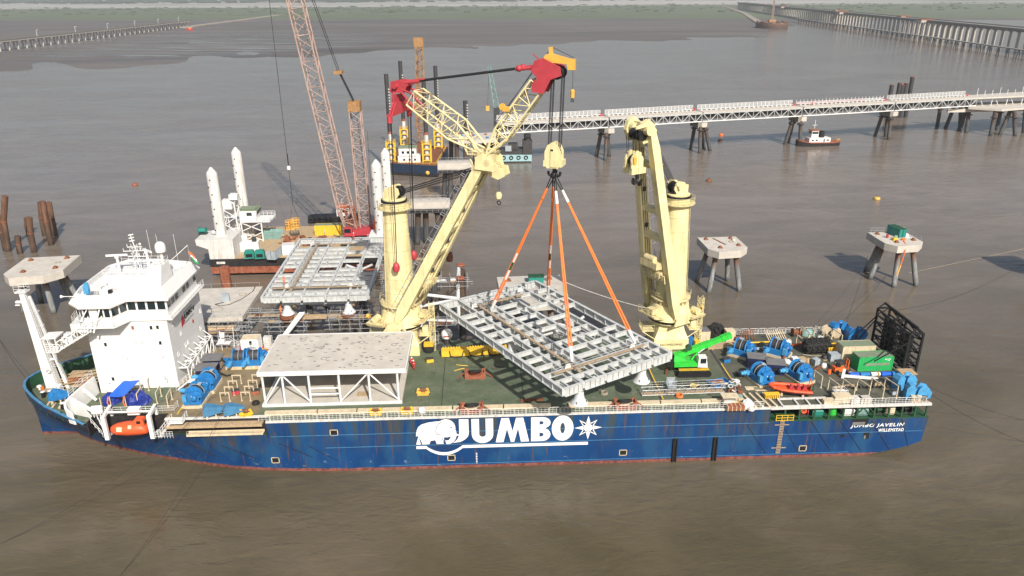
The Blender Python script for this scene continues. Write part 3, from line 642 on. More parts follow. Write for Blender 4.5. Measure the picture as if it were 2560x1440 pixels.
# company mark on the aft wall
p0, p1 = ax(459, 801, AF), ax(481, 782, AF)
textpart('JUMBO', 'print_black', blk, (AF+.03, p0.y+.15, 18.0), Y, Z, p1.y-p0.y, 1.25, 'block_lettering', bold=.05, shear=.1)
d = MB(); yb = p0.y+.15
d.plate([(yb-.1, 17.7), (p1.y+.2, 17.7), (p1.y+.2, 17.78), (yb-.1, 17.78)], (AF+.02, 0, 0), Y, Z, .02); d.plate([(yb+.3, 19.45), (p1.y+.2, 19.45), (p1.y+.2, 19.53), (yb+.3, 19.53)], (AF+.02, 0, 0), Y, Z, .02)
for i in range(4):
    a = math.radians(45*i); d.beam((AF+.03, p1.y+.65-.35*math.cos(a), 18.7-.35*math.sin(a)), (AF+.03, p1.y+.65+.35*math.cos(a), 18.7+.35*math.sin(a)), .04, .1)
d.obj('block_emblem_lines', 'print_black', blk, world=True, smooth=False)
d = MB(); d.plate(arc(yb-.5, 18.55, .55, .85, 0, 360, 14)[:-1], (AF+.02, 0, 0), Y, Z, .02); d.plate([(yb-1.3, 17.6), (yb-.9, 17.6), (yb-.6, 18.7), (yb-1.2, 18.6)], (AF+.02, 0, 0), Y, Z, .024)
d.plate(arc(p0.y+3.6, 16.6, .3, .35, 0, 360, 10)[:-1], (AF+.02, 0, 0), Y, Z, .02)
d.obj('block_emblem', 'print_red', blk, world=True, smooth=False)
# drain pipe / edges on the near wall
d = MB(); d.tube((AF-.5, NF-.06, 9.2), (AF-.5, NF-.06, 20.2), .05, n=5); d.tube((AF-.5, NF-.06, 20.2), (AF-2.4, NF-.06, 20.9), .05, n=5); d.tube((FWD+.9, NF-.06, 9), (FWD+.7, NF-.06, 16), .05, n=5); d.obj('drain_pipe', 'white_grey', blk, world=True)
for x, z in ((-58.6, 9.2), (-49.4, 9.25)):
    d = MB(); d.bb((x-.45, NF-.07, z), (x+.45, NF+.02, z+2.0)); d.bb((x-.55, NF-.1, z+2.0), (x+.55, NF, z+2.1)); dd = d.obj('door', 'white_grey', blk, world=True); d = MB(); d.bb((x+.25, NF-.12, z+.95), (x+.36, NF-.06, z+1.1)); d.obj('door_handle', 'dark_steel', dd, world=True)
for x, z in ((-52.4, 12.6), (-56.4, 15.4), (-50.2, 18.2), (-54.4, 10.6)): d = MB(); d.bb((x-.35, NF-.1, z-.25), (x+.35, NF, z+.25)); d.bb((x-.38, NF-.16, z+.25), (x+.38, NF, z+.3)); d.obj('vent_box', 'white_grey', blk, world=True)
for z in (12.3, 15.3, 18.3): d = MB(); d.bb((FWD+.05, NF-.02, z), (AF-.02, NF+.01, z+.05)); d.bb((AF-.01, NF+.05, z), (AF+.02, FF-.1, z+.05)); d.obj('deck_seam_strip', 'white_grey', blk, world=True)
# wheelhouse
PW = [(-47.3, 12.3), (-53.4, 12.3), (-54.7, 9.6), (-58.8, 9.6), (-60.6, 11.2), (-61.2, 14), (-61.2, 24), (-59, 27.2), (-54, 27.2), (-47.3, 25.4)]
def offs(poly, d):
    n = len(poly); out = []
    for i in range(n):
        a, b, c = V(poly[i-1]), V(poly[i]), V(poly[(i+1) % n]); e1 = (b-a).normalized(); e2 = (c-b).normalized()
        n1 = V((e1.y, -e1.x)); n2 = V((e2.y, -e2.x)); m = (n1+n2); k = d/max(.35, (1+n1.dot(n2))); out.append((b.x-m.x*k, b.y-m.y*k))
    return out   # outward for this ordering when d > 0
sgn = 1
cx_ = sum(a for a, b in PW)/len(PW)
if abs(offs(PW, 1)[5][0]) < abs(PW[5][0]): sgn = -1
def ringz(poly, z): return [(a, b, z) for a, b in poly]
s = MB(); s.loft([ringz(PW, 21.3), ringz(PW, 24.55)]); wh = s.obj('wheelhouse', 'white', ship, world=True)
s = MB(); s.loft([ringz(offs(PW, .75*sgn), 24.45), ringz(offs(PW, .8*sgn), 24.75), ringz(offs(PW, -.35*sgn), 26.2), ringz(offs(PW, -.6*sgn), 26.2), ringz(offs(PW, -.5*sgn), 25.3)]); s.obj('roof_fascia', 'white', wh, world=True, smooth=False)
s = MB(); s.loft([ringz(offs(PW, .95*sgn), 21.25), ringz(offs(PW, .95*sgn), 21.45)]); s.obj('bridge_gallery', 'white', wh, world=True)
s = MB(); G = offs(PW, .88*sgn); railing(s, [(a, b, 21.45) for a, b in G[0:6]], 1.05, 1.3, .035, (.33, .66, 1)); railing(s, [(a, b, 21.45) for a, b in (G[9], G[0])], 1.05, 1.3, .035, (.33, .66, 1)); s.obj('gallery_railing', 'white', wh, world=True)
def winrow(a, b, n, z0=22.75, z1=24.25, skip=()):
    a = V((a[0], a[1], 0)); b = V((b[0], b[1], 0)); t = (b-a).normalized(); nr = V((t.y, -t.x, 0)); nr = nr if nr.dot(V((a.x+54, a.y-18, 0))) > 0 else -nr; L = (b-a).length; w = L/n
    for i in range(n):
        if i in skip: continue
        c = a+t*((i+.5)*w); d = MB(); o = c+nr*.02
        ww = w*.80
        q = [o+t*(k*ww/2)+Z*zz+nr*off for off in (0, .035) for k, zz in ((-1, z0), (1, z0), (1.04, z1), (-1.04, z1))]; d.hexa(q)
        d.mat(1)
        for k in (-1, 1): d.beam(o+t*(k*(ww/2+.05))+Z*z0, o+t*(k*(ww/2+.05))+Z*z1, .1, .12)
        d.beam(o-t*(w/2)+Z*(z1+.06), o+t*(w/2)+Z*(z1+.06), .12, .1); d.beam(o-t*(w/2)+Z*(z0-.06), o+t*(w/2)+Z*(z0-.06), .12, .1)
        d.obj('bridge_window', ['glass', 'white'], wh, world=True)
winrow(PW[1], PW[0], 4); winrow(PW[1], PW[2], 2); winrow(PW[3], PW[2], 4, skip=(1,)); winrow(PW[4], PW[3], 2); winrow(PW[0], PW[9], 8, skip=(3, 6))
# items on the roof
R0 = 25.3
s = MB(); s.loft([ringz([(-50.2, 14.6), (-58, 15.2), (-58.5, 23), (-50, 22.5)], R0), ringz([(-50.6, 15.4), (-57.6, 15.8), (-58, 22.6), (-50.4, 22)], 27.3)]); th = s.obj('top_house', 'white', ship, world=True, smooth=False)
s = MB(); s.hexa([(-51.4, 14.4, R0), (-48.6, 14.4, R0), (-48.4, 19.4, R0), (-51.4, 19.4, R0), (-50.9, 16.4, 28.5), (-48.8, 16.4, 28.5), (-48.7, 19.2, 28.5), (-50.9, 19.2, 28.5)]); s.obj('funnel_casing', 'white', ship, world=True, smooth=False)
s = MB(); railing(s, [(-57.8, 15.7, 27.3), (-50.6, 15.6, 27.3), (-50.4, 22, 27.3), (-57.8, 22.5, 27.3)], 1.0, 1.2, .03, (.5, 1)); railing(s, [(-52, 16.6, 28.5), (-48.8, 16.5, 28.5), (-48.7, 19.1, 28.5)], 1, 1, .03, (.5, 1)); s.obj('top_railing', 'white', ship, world=True)
s = MB(); s.tube((-49, 17.8, 28.4), (-49, 17.8, 30.4), .2, n=8); ladder(s, (-49.35, 17.6, 28.4), (-49.35, 17.6, 30.4), .3); s.lathe([(.5, 0), (.78, .12), (.82, .5), (.82, 1.0), (.7, 1.4), (.42, 1.68), (.02, 1.78)], 16, (-49, 17.8, 30.4)); s.tube((-49.3, 17.8, 32), (-49.35, 17.8, 33.4), .025, n=4); s.obj('satellite_dome', 'white', ship, world=True)
s = MB(); s.lathe([(.4, 0), (.6, .1), (.62, .5), (.45, .9), (.02, 1.08)], 14, (-57.4, 14.3, 26.2)); s.tube((-57.4, 14.3, R0), (-57.4, 14.3, 26.2), .18, n=8); s.obj('small_dome', 'white', ship, world=True)
mm = MB(); lattice(mm, (-53.2, 18.2, 27.3), (-53.2, 18.2, 31.2), .7, .7, .45, .45, 6, .06, .035); mm.tube((-53.2, 18.2, 31.2), (-53.5, 18.2, 33.4), .09, .05, n=6)
for z, w_, dz in ((29.7, 1.6, 0), (30.6, 2.2, .1), (31.3, 1.3, 0), (28.8, 1.3, 0)):
    mm.beam((-53.2-w_*.8, 18, z), (-53.2+w_, 18, z+dz), .16, .1); mm.beam((-53.2, 18-w_*.6, z), (-53.2, 18+w_*.6, z), .12, .1)
    for k in (-1, -.4, .5, 1): mm.tube((-53.2+k*w_*.8, 18, z), (-53.2+k*w_*.8, 18, z+.5), .05, n=4)
mm.sphere((-52.0, 17.6, 31.9), .2); mm.tube((-52, 17.6, 30.7), (-52, 17.6, 31.8), .05, n=5)
for z in (32.2, 32.7, 33.2): mm.beam((-53.8, 18.2, z), (-53.0, 18.2, z+.15), .14, .16)
mm.obj('radar_mast', 'white', ship, world=True)
def radar(x, y, z, a, hgt):
    m = MB(); m.tube((x, y, z), (x, y, z+hgt), .26, .2, n=10); m.box((x, y, z+hgt+.18), (.5, .5, .36)); c, s_ = math.cos(a), math.sin(a); m.beam((x-1.6*c, y-1.6*s_, z+hgt+.5), (x+1.6*c, y+1.6*s_, z+hgt+.5), .22, .3); m.obj('radar_scanner', 'white', ship, world=True)
radar(-55.7, 17.0, 26.6, .1, 3.2); radar(-51.4, 18.0, 28.3, -.7, 1.9); 
s = MB()
for (x, y, z, hh) in ((-56.5, 14.6, 25.5, 2.3), (-57.8, 14.2, 25.5, 2.0), (-51.6, 20, 28.3, 5.2), (-47.9, 21, 26, 6.4), (-59.4, 12, 25.6, 1.2), (-55.6, 13.6, 25.6, 1.5)):
    s.tube((x, y, z), (x-.05, y, z+hh), .03, n=4)
s.tube((-60.1, 10.6, 25.9), (-61.5, 10.4, 26.0), .06, n=5); s.lathe([(.07, 0), (.12, .2), (.26, .5)], 8, (-61.5, 10.4, 26), (-1, 0, 0)); s.obj('whip_aerials', 'white', ship, world=True)
s = MB(); s.tube((-58.2, 10.9, 25.8), (-58.2, 10.9, 26.8), .2, n=8); s.loft([[( -58.2+a*.36, 10.9+b*.3, 26.3) for a, b in ((-1, -1), (1, -1), (1, 1), (-1, 1))], [(-58.2+a*.42, 10.9+b*.32, 27.3) for a, b in ((-1, -1), (1, -1), (1, 1), (-1, 1))], [(-58.1+a*.2, 10.9+b*.2, 28.0) for a, b in ((-1, -1), (1, -1), (1, 1), (-1, 1))]]); s.obj('covered_searchlight', 'blue_light', ship, world=True)
s = MB()
for k in range(4): s.beam((-57.1+.22*k, 10.6, 25.4), (-57.4+.22*k, 11.4, 26.4), .05, .16)
s.bb((-55.0, 10.7, R0), (-54.5, 11.3, 26.7)); s.obj('roof_locker', 'black', ship, world=True)
s = MB(); s.lathe([(.35, 0), (.5, .4), (.35, .9)], 10, (-53.4, 15.0, R0)); s.bb((-56.8, 12.2, R0), (-55.4, 14.0, 26.3)); s.bb((-52.6, 13.4, R0), (-51.8, 14.6, 26.0)); s.obj('roof_box', 'white', ship, world=True)
# flag on gaff
fl = thing('ensign', 'small orange white and green flag on a slanted gaff at the white wheelhouse', 'flag', (-47.4, 22.5, 27))
f = MB(); f.tube((-48.5, 19.5, 28.3), (-46.0, 21.2, 30.4), .05, n=5); f.tube((-46.0, 21.2, 30.4), (-46.1, 21.3, 27.2), .015, n=4); f.obj('gaff', 'white', fl, world=True)
for k, m in enumerate(('orange', 'white', 'flag_green')):
    f = MB(); pts = []
    for i in range(6):
        t_ = i/5; pts.append([(-46.05+t_*1.0+.12*k, 21.3+.15*math.sin(t_*5+k), 29.3-.5*k-t_*(.9)-.5*j) for j in (0, 1)])
    f.loft([[p[0] for p in pts], [p[1] for p in pts]], cap=False, closed=False); f.loft([[V(p[0])+V((0, .012, 0)) for p in pts], [V(p[1])+V((0, .012, 0)) for p in pts]], cap=False, closed=False); f.obj('flag_stripe', m, fl, world=True)
# truss wing below the forward near corner
s = MB(); E0, E1 = V((-58.2, 9.6, 20.6)), V((-63.4, 9.4, 17.6)); s.M = None
for dy in (-.8, .8):
    for dz in (0, 1.5): s.beam(E0+V((0, dy, dz)), E1+V((0, dy, dz)), .14, .14)
    for i in range(6):
        a, b = E0.lerp(E1, i/6)+V((0, dy, 0)), E0.lerp(E1, (i+1)/6)+V((0, dy, 1.5)); s.beam(a, b, .1, .1); s.beam(E0.lerp(E1, i/6)+V((0, dy, 0)), E0.lerp(E1, i/6)+V((0, dy, 1.5)), .08)
for i in range(8): a = E0.lerp(E1, i/7); s.beam(a+V((0, -.8, 0)), a+V((0, .8, 0)), .1); s.bb(a+V((-.35, -.75, -.03)), a+V((.35, .75, .03)))
s.bb(E1+V((-1.6, -1, -.1)), E1+V((.2, 1, 0))); railing(s, [E1+V((-1.6, -1, 0)), E1+V((.2, -1, 0))], 1.3, .5, .04, (.25, .5, .75, 1)); railing(s, [E1+V((-1.6, -1, 0)), E1+V((-1.6, 1, 0)), E1+V((.2, 1, 0))], 1.3, .5, .04, (.25, .5, .75, 1))
for a, b in ((-1.6, -1), (-1.6, 1), (.1, -1), (.1, 1)): s.beam(E1+V((a, b, 0)), E1+V((a, b, 2.3)), .12)
s.hexa([E1+V(p) for p in ((-1.9, -1.2, 2.3), (.4, -1.2, 2.3), (.4, 1.2, 2.3), (-1.9, 1.2, 2.3), (-1.9, -1.2, 2.42), (.4, -1.2, 2.5), (.4, 1.2, 2.5), (-1.9, 1.2, 2.42))])
for q in ((-58.0, 8.9), (-59.6, 9.4)): s.beam((q[0], q[1], 20.6), (-57.2, 9.8, 24.4), .2)
s.beam((-60.6, 8.8, 20.2), (-57.2, 9.5, 25.4), .16); s.beam((-57.4, 8.7, 20.6), (-55.6, 9.5, 25.6), .22); s.beam((-58.8, 8.7, 20.6), (-56.0, 9.5, 23), .16)
s.obj('wing_truss', 'white', ship, world=True, smooth=False)
s = MB(); s.bb((-60.8, 8.9, 20.6), (-58.6, 10.4, 22)); s.bb((-62.2, 9, 18.9), (-60.9, 10, 20.3)); s.obj('wing_machinery', 'white_grey', ship, world=True)
# pipe rack and stair beside the aft wall
s = MB(); ys = [12.6, 15, 17.4, 19.8, 22.2, 24.6]
for y in ys:
    s.beam((AF+.1, y, 12.2), (-45.9, y, 12.2), .16); s.beam((-45.9, y, 9.2), (-45.9, y, 12.3), .16); s.beam((AF+.1, y, 13.4), (-45.9, y, 12.2), .12)
s.beam((-45.9, ys[0], 12.25), (-45.9, ys[-1], 12.25), .18); s.beam((-46.8, ys[0], 12.25), (-46.8, ys[-1], 12.25), .14)
for a, b in zip(ys[:-1], ys[1:]): s.beam((-45.9, a, 9.6), (-45.9, b, 12.2), .12); s.beam((AF+.2, a, 12.2), (-45.9, b, 12.2), .1)
railing(s, [(-45.6, ys[0], 9.2), (-45.6, ys[-1], 9.2)], 1.05, 1.2, .035, (.5, 1)); s.obj('pipe_rack', 'white', ship, world=True)
s = MB()
for i in range(7): s.bb((-47.2+i*.28, 10.3, 9.3+.22*i), (-46.95+i*.28, 11.4, 9.38+.22*i))
railing(s, [(-47.3, 10.2, 9.3), (-45.3, 10.2, 10.8)], 1, .8); railing(s, [(-47.3, 11.4, 9.3), (-45.3, 11.4, 10.8)], 1, .8); s.bb((-45.4, 10.2, 10.7), (-44.4, 11.4, 10.8)); s.beam((-44.5, 10.3, 9.2), (-44.5, 10.3, 10.7), .1); s.obj('stair', 'white', ship, world=True)
s = MB(); railing(s, [(-45.2, 25.6, 9.2), (-41.5, 25.6, 9.2), (-41.5, 23, 9.2)], 1.05, 1); railing(s, [(-45.2, 25.6, 10.6), (-43.2, 25.6, 10.6), (-41.8, 25.6, 9.3)], 1.05, .8); s.bb((-45.4, 24.6, 10.5), (-43, 25.8, 10.6)); s.tube((-44.6, 25, 9.2), (-44.6, 25, 13), .07, n=6); s.box((-44.2, 25, 12.2), (.8, .6, .8)); s.box((-44.4, 25, 10.9), (1, .8, .9)); s.tube((-42.6, 25.7, 9.2), (-42.4, 25.6, 13.4), .06, n=5); s.obj('gangway_platform', 'white', ship, world=True)
# breakwater wall at the foredeck
s = MB(); WALL = [(-60.6, 11.7, 3.0), (-60.9, 8, 3.1), (-61.2, 5.4, 3.0), (-61.2, 3.6, 2.9), (-60.6, 2.5, 2.6), (-59.6, 2.0, 2.0)]
for a, b in zip(WALL[:-1], WALL[1:]): s.hexa([(a[0], a[1], 8.45), (b[0], b[1], 8.45), (b[0]+.28, b[1], 8.45), (a[0]+.28, a[1], 8.45), (a[0]-.25, a[1], 8.45+a[2]), (b[0]-.25, b[1], 8.45+b[2]), (b[0]+.1, b[1], 8.45+b[2]), (a[0]+.1, a[1], 8.45+a[2])])
s.hexa([(-60.9, 4.9, 8.5), (-57.6, 3.4, 8.6), (-57.6, 3.7, 8.6), (-60.9, 5.3, 8.5), (-61.1, 4.9, 11.3), (-60.4, 4.6, 11.3), (-60.4, 5.0, 11.3), (-61.1, 5.3, 11.3)]); s.beam((-60.6, 4.6, 11.2), (-56.4, 3.5, 9.2), .5, .3); s.beam((-60.8, 8.2, 11.2), (-59, 8.0, 9.2), .12, .5)
s.obj('breakwater', 'white', ship, world=True, smooth=False)
s = MB(); railing(s, [(-61.0, 12.0, 11.45), (-61.3, 8, 11.55), (-61.5, 5.4, 11.4)], 1.0, 1.3, .035, (.33, .66, 1)); s.obj('breakwater_railing', 'white', ship, world=True)
# foremast
s = MB(); s.hexa([(-69.1, 12.5, 8.5), (-67.2, 12.5, 8.5), (-67.2, 13.9, 8.5), (-69.1, 13.9, 8.5), (-69.75, 12.9, 25.9), (-68.95, 12.9, 25.9), (-68.95, 13.6, 25.9), (-69.75, 13.6, 25.9)])
s.mat(0); s.beam((-66.2, 13.6, 8.5), (-68.6, 13.5, 25), .5, .5, .3, .3); s.beam((-67.2, 13.3, 14), (-68.3, 13.3, 14), .3); s.bb((-70.2, 12.6, 25.8), (-68.5, 13.9, 26.0))
fm = s.obj('foremast', 'white', ship, world=True, smooth=False)
s = MB(); ladder(s, (-67.35, 12.6, 10), (-68.75, 12.75, 25.6), .45, Y); railing(s, [(-70.2, 12.6, 26), (-68.5, 12.6, 26), (-68.5, 13.9, 26), (-70.2, 13.9, 26)], .9, .8, .03); s.path([(-66.3, 13.0, 11.5), (-67.0, 12.9, 16), (-67.9, 12.9, 21.5), (-68.5, 12.9, 25)], .045, 4); s.bb((-70.7, 13, 24.0), (-69.8, 13.5, 24.3)); s.tube((-70.9, 13.2, 23.6), (-70.2, 13.2, 23.6), .12, n=6)
for i in range(5): z = 13+2.4*i; s.ring((-67.0-.083*(z-13)/1.0*1.0, 13.0, z), .42, .025, Z, 8, 4)
s.obj('mast_ladder', 'white', fm, world=True)
s = MB(); s.ring((-67.9, 12.12, 12.4), .33, .07, Y, 12, 5); s.obj('mast_vent', 'steel_grey', fm, world=True)
# ================================================================ MAST CRANES
def crane_base(t, az_, full=True):
    inv = rotz(-az_)
    p = MB(inv); n = 24
    def sup(hw, k, z): # superellipse ring: k=0 square .. 1 circle
        r = []
        for i in range(n):
            a = 2*PI*i/n+PI/4; c, s_ = math.cos(a), math.sin(a); q = max(abs(c), abs(s_)); rad = hw/q*(1-k)+hw*k; r.append((rad*c, rad*s_, z))
        return r
    p.loft([sup(3.15, 0, 0), sup(3.1, 0, 1.9), sup(2.75, .35, 3.2), sup(2.6, .85, 4.6)]); ped = p.obj('pedestal', 'cream', t, smooth=False)
    p = MB(inv); p.beam((-3.4, -2.6, 3.6), (-5.2, -2.6, 3.6), .12); p.bb((-5.4, -3, 3.55), (-3.2, 1.5, 3.65)); railing(p, [(-5.4, 1.5, 3.65), (-5.4, -3, 3.65), (-3.2, -3, 3.65)], 1.1, .8); p.beam((-3, -2.9, 2), (-5.2, -2.9, 3.5), .12)
    p.obj('service_platform', 'cream', t); p = MB(inv)
    p.bb((3.2, -2.6, 3.5), (5.2, 1, 3.6)); railing(p, [(3.2, -2.6, 3.6), (5.2, -2.6, 3.6), (5.2, 1, 3.6)], 1.1, .8); p.beam((3, -2.4, 2), (5, -2.4, 3.5), .14); p.box((4.2, -1, 4.2), (1, 1, 1.1))
    p.obj('service_platform', 'cream', t)
    p = MB(inv); lattice(p, (5.4, -.8, 0), (5.4, -.8, 9.2), .9, .9, .9, .9, 9, .05, .035); ladder(p, (5.4, -1.3, 0), (5.4, -1.3, 9.2), .45); p.obj('caged_ladder', 'cream', t)
    p = MB(); p.lathe([(2.6, 4.55), (3.3, 4.6), (3.55, 4.75), (3.55, 4.95), (3.2, 5.0)], 28); p.obj('slew_ring', 'cream_old', t)
    p = MB(); p.lathe([(3.2, 5.0), (3.75, 5.1), (3.75, 5.4), (3.2, 5.45)], 28); p.obj('slew_gear', 'black', t)
    p = MB(); p.lathe([(3.9, 5.5), (4.1, 5.6), (4.0, 6.1), (3.5, 7.0), (3.3, 8.2), (3.1, 8.3)], 28); p.obj('slewing_house', 'cream', t)
    p = MB()
    pts = [(4.35*math.cos(a), 4.35*math.sin(a), 5.75) for a in [math.radians(g) for g in range(60, 301, 20)]]; railing(p, pts, 1.1, 1.5, .035)
    pts = [(3.6*math.cos(a), 3.6*math.sin(a), 9.6) for a in [math.radians(g) for g in range(0, 361, 24)]]; railing(p, pts, .9, 1.5, .03); p.obj('house_railing', 'cream_old', t)
    p = MB(); p.lathe([(2.75, 9.1), (3.55, 9.15), (3.55, 9.35), (2.75, 9.4)], 28)
    for k in range(20):
        a = 2*PI*k/20; p.box((3.12*math.cos(a), 3.12*math.sin(a), 8.75), (.28, .28, .7), a)
    p.obj('bolted_collar', 'cream_old', t)
    for sg in (-1, 1):
        p = MB(); p.hexa([(-4.6, sg*3.3-.9, 5.6), (-1.5, sg*3.3-.9, 5.6), (-1.5, sg*3.3+.9, 5.6), (-4.6, sg*3.3+.9, 5.6), (-4.8, sg*3.5-.9, 6.1), (-1.5, sg*3.5-.9, 6.1), (-1.5, sg*3.5+.9, 6.1), (-4.8, sg*3.5+.9, 6.1)])
        p.tube((-3.2, sg*3.3-.7, 6.8), (-3.2, sg*3.3+.7, 6.8), .62, n=14); p.obj('winch_platform', 'cream_old', t)
        p = MB(); p.lathe([(.4, 0), (.42, .5), (.2, .7)], 10, (-4.6, sg*3.1, 6.9), (-1, 0, .2)); p.obj('hydraulic_motor', 'yellow_orange', t)
        # boom foot bracket
        p = MB(); p.plate([(-1.2, 5.2), (2.4, 5.2), (1.8, 6.6), (.9, 7.1), (0, 6.8)], (0, sg*2.9-.15, 0), X, Z, .3); p.plate([(-1.2, 5.2), (2.4, 5.2), (1.8, 6.6), (.9, 7.1), (0, 6.8)], (0, sg*4.45-.15, 0), X, Z, .3); p.obj('boom_bracket', 'cream', t)
    p = MB(); p.hexa([(2.8, -2.4, 5.8), (5.4, -2.2, 6.6), (5.4, 2.2, 6.6), (2.8, 2.4, 5.8), (2.8, -2.4, 6.2), (5.4, -2.2, 6.8), (5.4, 2.2, 6.8), (2.8, 2.4, 6.2)]); railing(p, [(5.3, -2.2, 6.8), (5.3, 2.2, 6.8)], 1.1, .8); p.box((4.3, .3, 7.3), (1.2, 1.6, 1.0)); p.obj('front_platform', 'cream_old', t)
    p = MB(); p.lathe([(2.72, 8.0), (2.68, 10), (2.35, 18), (1.98, 26.4)], 32); mast = p.obj('mast', 'cream', t)
    for k in range(6):
        z = 11.5+2.5*k; rr_ = 2.68-(z-10)*.0413+.0; p = MB(); p.lathe([(rr_-.05, z), (rr_+.035, z+.02), (rr_+.035, z+.1), (rr_-.05, z+.12)], 28); p.obj('weld_band', 'cream_old', mast)
    p = MB(); ladder(p, (2.0*math.cos(2.4)*1.42, 2.0*math.sin(2.4)*1.42, 9.6), (2.15*math.cos(2.4), 2.15*math.sin(2.4), 26), .5, (math.sin(2.4), -math.cos(2.4), 0), .035, .5); p.tube((2.78*math.cos(-2.2), 2.78*math.sin(-2.2), 9.6), (2.08*math.cos(-2.2), 2.08*math.sin(-2.2), 26), .07, n=5); p.obj('mast_ladder', 'cream_old', mast)
    p = MB(); p.lathe([(1.98, 25.9), (2.9, 26.25), (2.95, 26.4), (1.9, 26.45)], 28); p.lathe([(1.95, 26.4), (2.0, 27.9), (1.7, 28.0)], 24); p.obj('mast_top', 'cream', t)
    p = MB(); pts = [(2.85*math.cos(a), 2.85*math.sin(a), 26.4) for a in [math.radians(g) for g in range(0, 361, 24)]]; railing(p, pts, 1.1, 1.3, .035, (.33, .66, 1)); p.obj('mast_top_railing', 'cream_old', t)
    p = MB(); p.lathe([(2.15, 27.3), (2.2, 27.5), (2.15, 27.7)], 24); p.obj('bearing_ring', 'black', t)
    for sg in (-1, 1):
        p = MB(); p.plate([(-1.3, 28), (1.0, 28), (1.7, 28.9), (1.5, 29.8), (.7, 30.2), (-.5, 29.9), (-1.2, 29.0)], (0, sg*.95-.16, 0), X, Z, .32); p.tube((.8, sg*.95-.35, 29.2), (.8, sg*.95+.35, 29.2), .35, n=12); p.obj('head_plate', 'cream', t)
        p = MB(); p.lathe([(.5, -.16), (.95, -.2), (.85, 0), (.95, .2), (.5, .16)], 20, (1.0, sg*.45, 29.1), (0, 1, 0)); p.obj('luffing_sheave', 'black', t)
    p = MB(); p.box((-.7, 0, 28.7), (1.4, 1.6, 1.4)); p.obj('head_housing', 'cream', t)
    return mast
def boom(t, fr, fz, hr, hz, p0=3.6, p1=1.75):
    L = math.hypot(hr-fr, hz-fz); nup = V((-(hz-fz), 0, hr-fr)).normalized()
    for sg in (-1, 1):
        A, B_ = V((fr, sg*p0, fz)), V((hr, sg*p1, hz)); p = MB(); q = A.lerp(B_, .09); e = A.lerp(B_, .93)
        p.beam(A, q, .7, .7, 1.35, 1.75, up=nup); p.beam(q, e, 1.35, 1.75, 1.25, 1.5, up=nup); p.beam(e, B_, 1.25, 1.5, .8, 1.1, up=nup); b = p.obj('boom_beam', 'cream', t, smooth=False)
        for k in range(2, 9):
            c = A.lerp(B_, k/9.5); p = MB(); d_, s_, u_, _ = frame(A, B_, nup); p.beam(c-s_*.72+u_*.9, c+s_*.72+u_*.9, .06, .05, up=u_); p.obj('weld_band', 'cream_old', b)
    up = nup
    for sg in (-1, 1):
        A, B_ = V((fr, sg*p0, fz)), V((hr, sg*p1, hz)); d_, s_, u_, _ = frame(A, B_, nup); p = MB()
        for o in (-.45, .0, .4): p.tube(A.lerp(B_, .1)+s_*(sg*.72)+u_*o, A.lerp(B_, .92)+s_*(sg*.68)+u_*o, .05, n=4)
        for f0 in (.3, .5, .7): p.box(A.lerp(B_, f0)+s_*(sg*.8), (.5, .4, .7))
        p.obj('cable_run', 'dark_steel', t)
    for k, (f0, m) in enumerate(((.24, 'cream'), (.45, 'cream'), (.60, 'cream'), (.84, 'cream'))):
        a = V((fr, -p0, fz)).lerp(V((hr, -p1, hz)), f0); b = V((fr, p0, fz)).lerp(V((hr, p1, hz)), f0); p = MB(); p.beam(a, b, .9, 1.1, up=nup); p.obj('cross_girder', m, t)
    a = V((fr, -p0, fz)).lerp(V((hr, -p1, hz)), .24)-nup*1.3; b = V((fr, p0, fz)).lerp(V((hr, p1, hz)), .24)-nup*1.3
    p = MB(); p.beam(a, b, 1.5, .2, up=nup); railing(p, [a+V((.6, 0, 0)), b+V((.6, 0, 0))], 1.0, .9); p.tube(a.lerp(b, .25)+V((0, 0, .8)), a.lerp(b, .55)+V((0, 0, .8)), .55, n=12); p.box(a.lerp(b, .75)+V((0, 0, .6)), (1, 1.2, .9)); p.obj('boom_winch_deck', 'cream_old', t)
    # ladder with hoops along the near beam
    A, B_ = V((fr, -p0, fz)), V((hr, -p1, hz)); p = MB(); off = nup*1.25; ladder(p, A.lerp(B_, .05)+off, A.lerp(B_, .92)+off, .6, Y, .04, .6)
    for k in range(12): c = A.lerp(B_, .07+.075*k)+off; p.path([c+Y*.4, c+Y*.4+nup*.8, c-Y*.4+nup*.8, c-Y*.4], .03, 4)
    p.tube(A.lerp(B_, .07)+off+nup*.8, A.lerp(B_, .9)+off+nup*.8, .03, n=4); p.obj('boom_ladder', 'scaffold', t)
    return nup
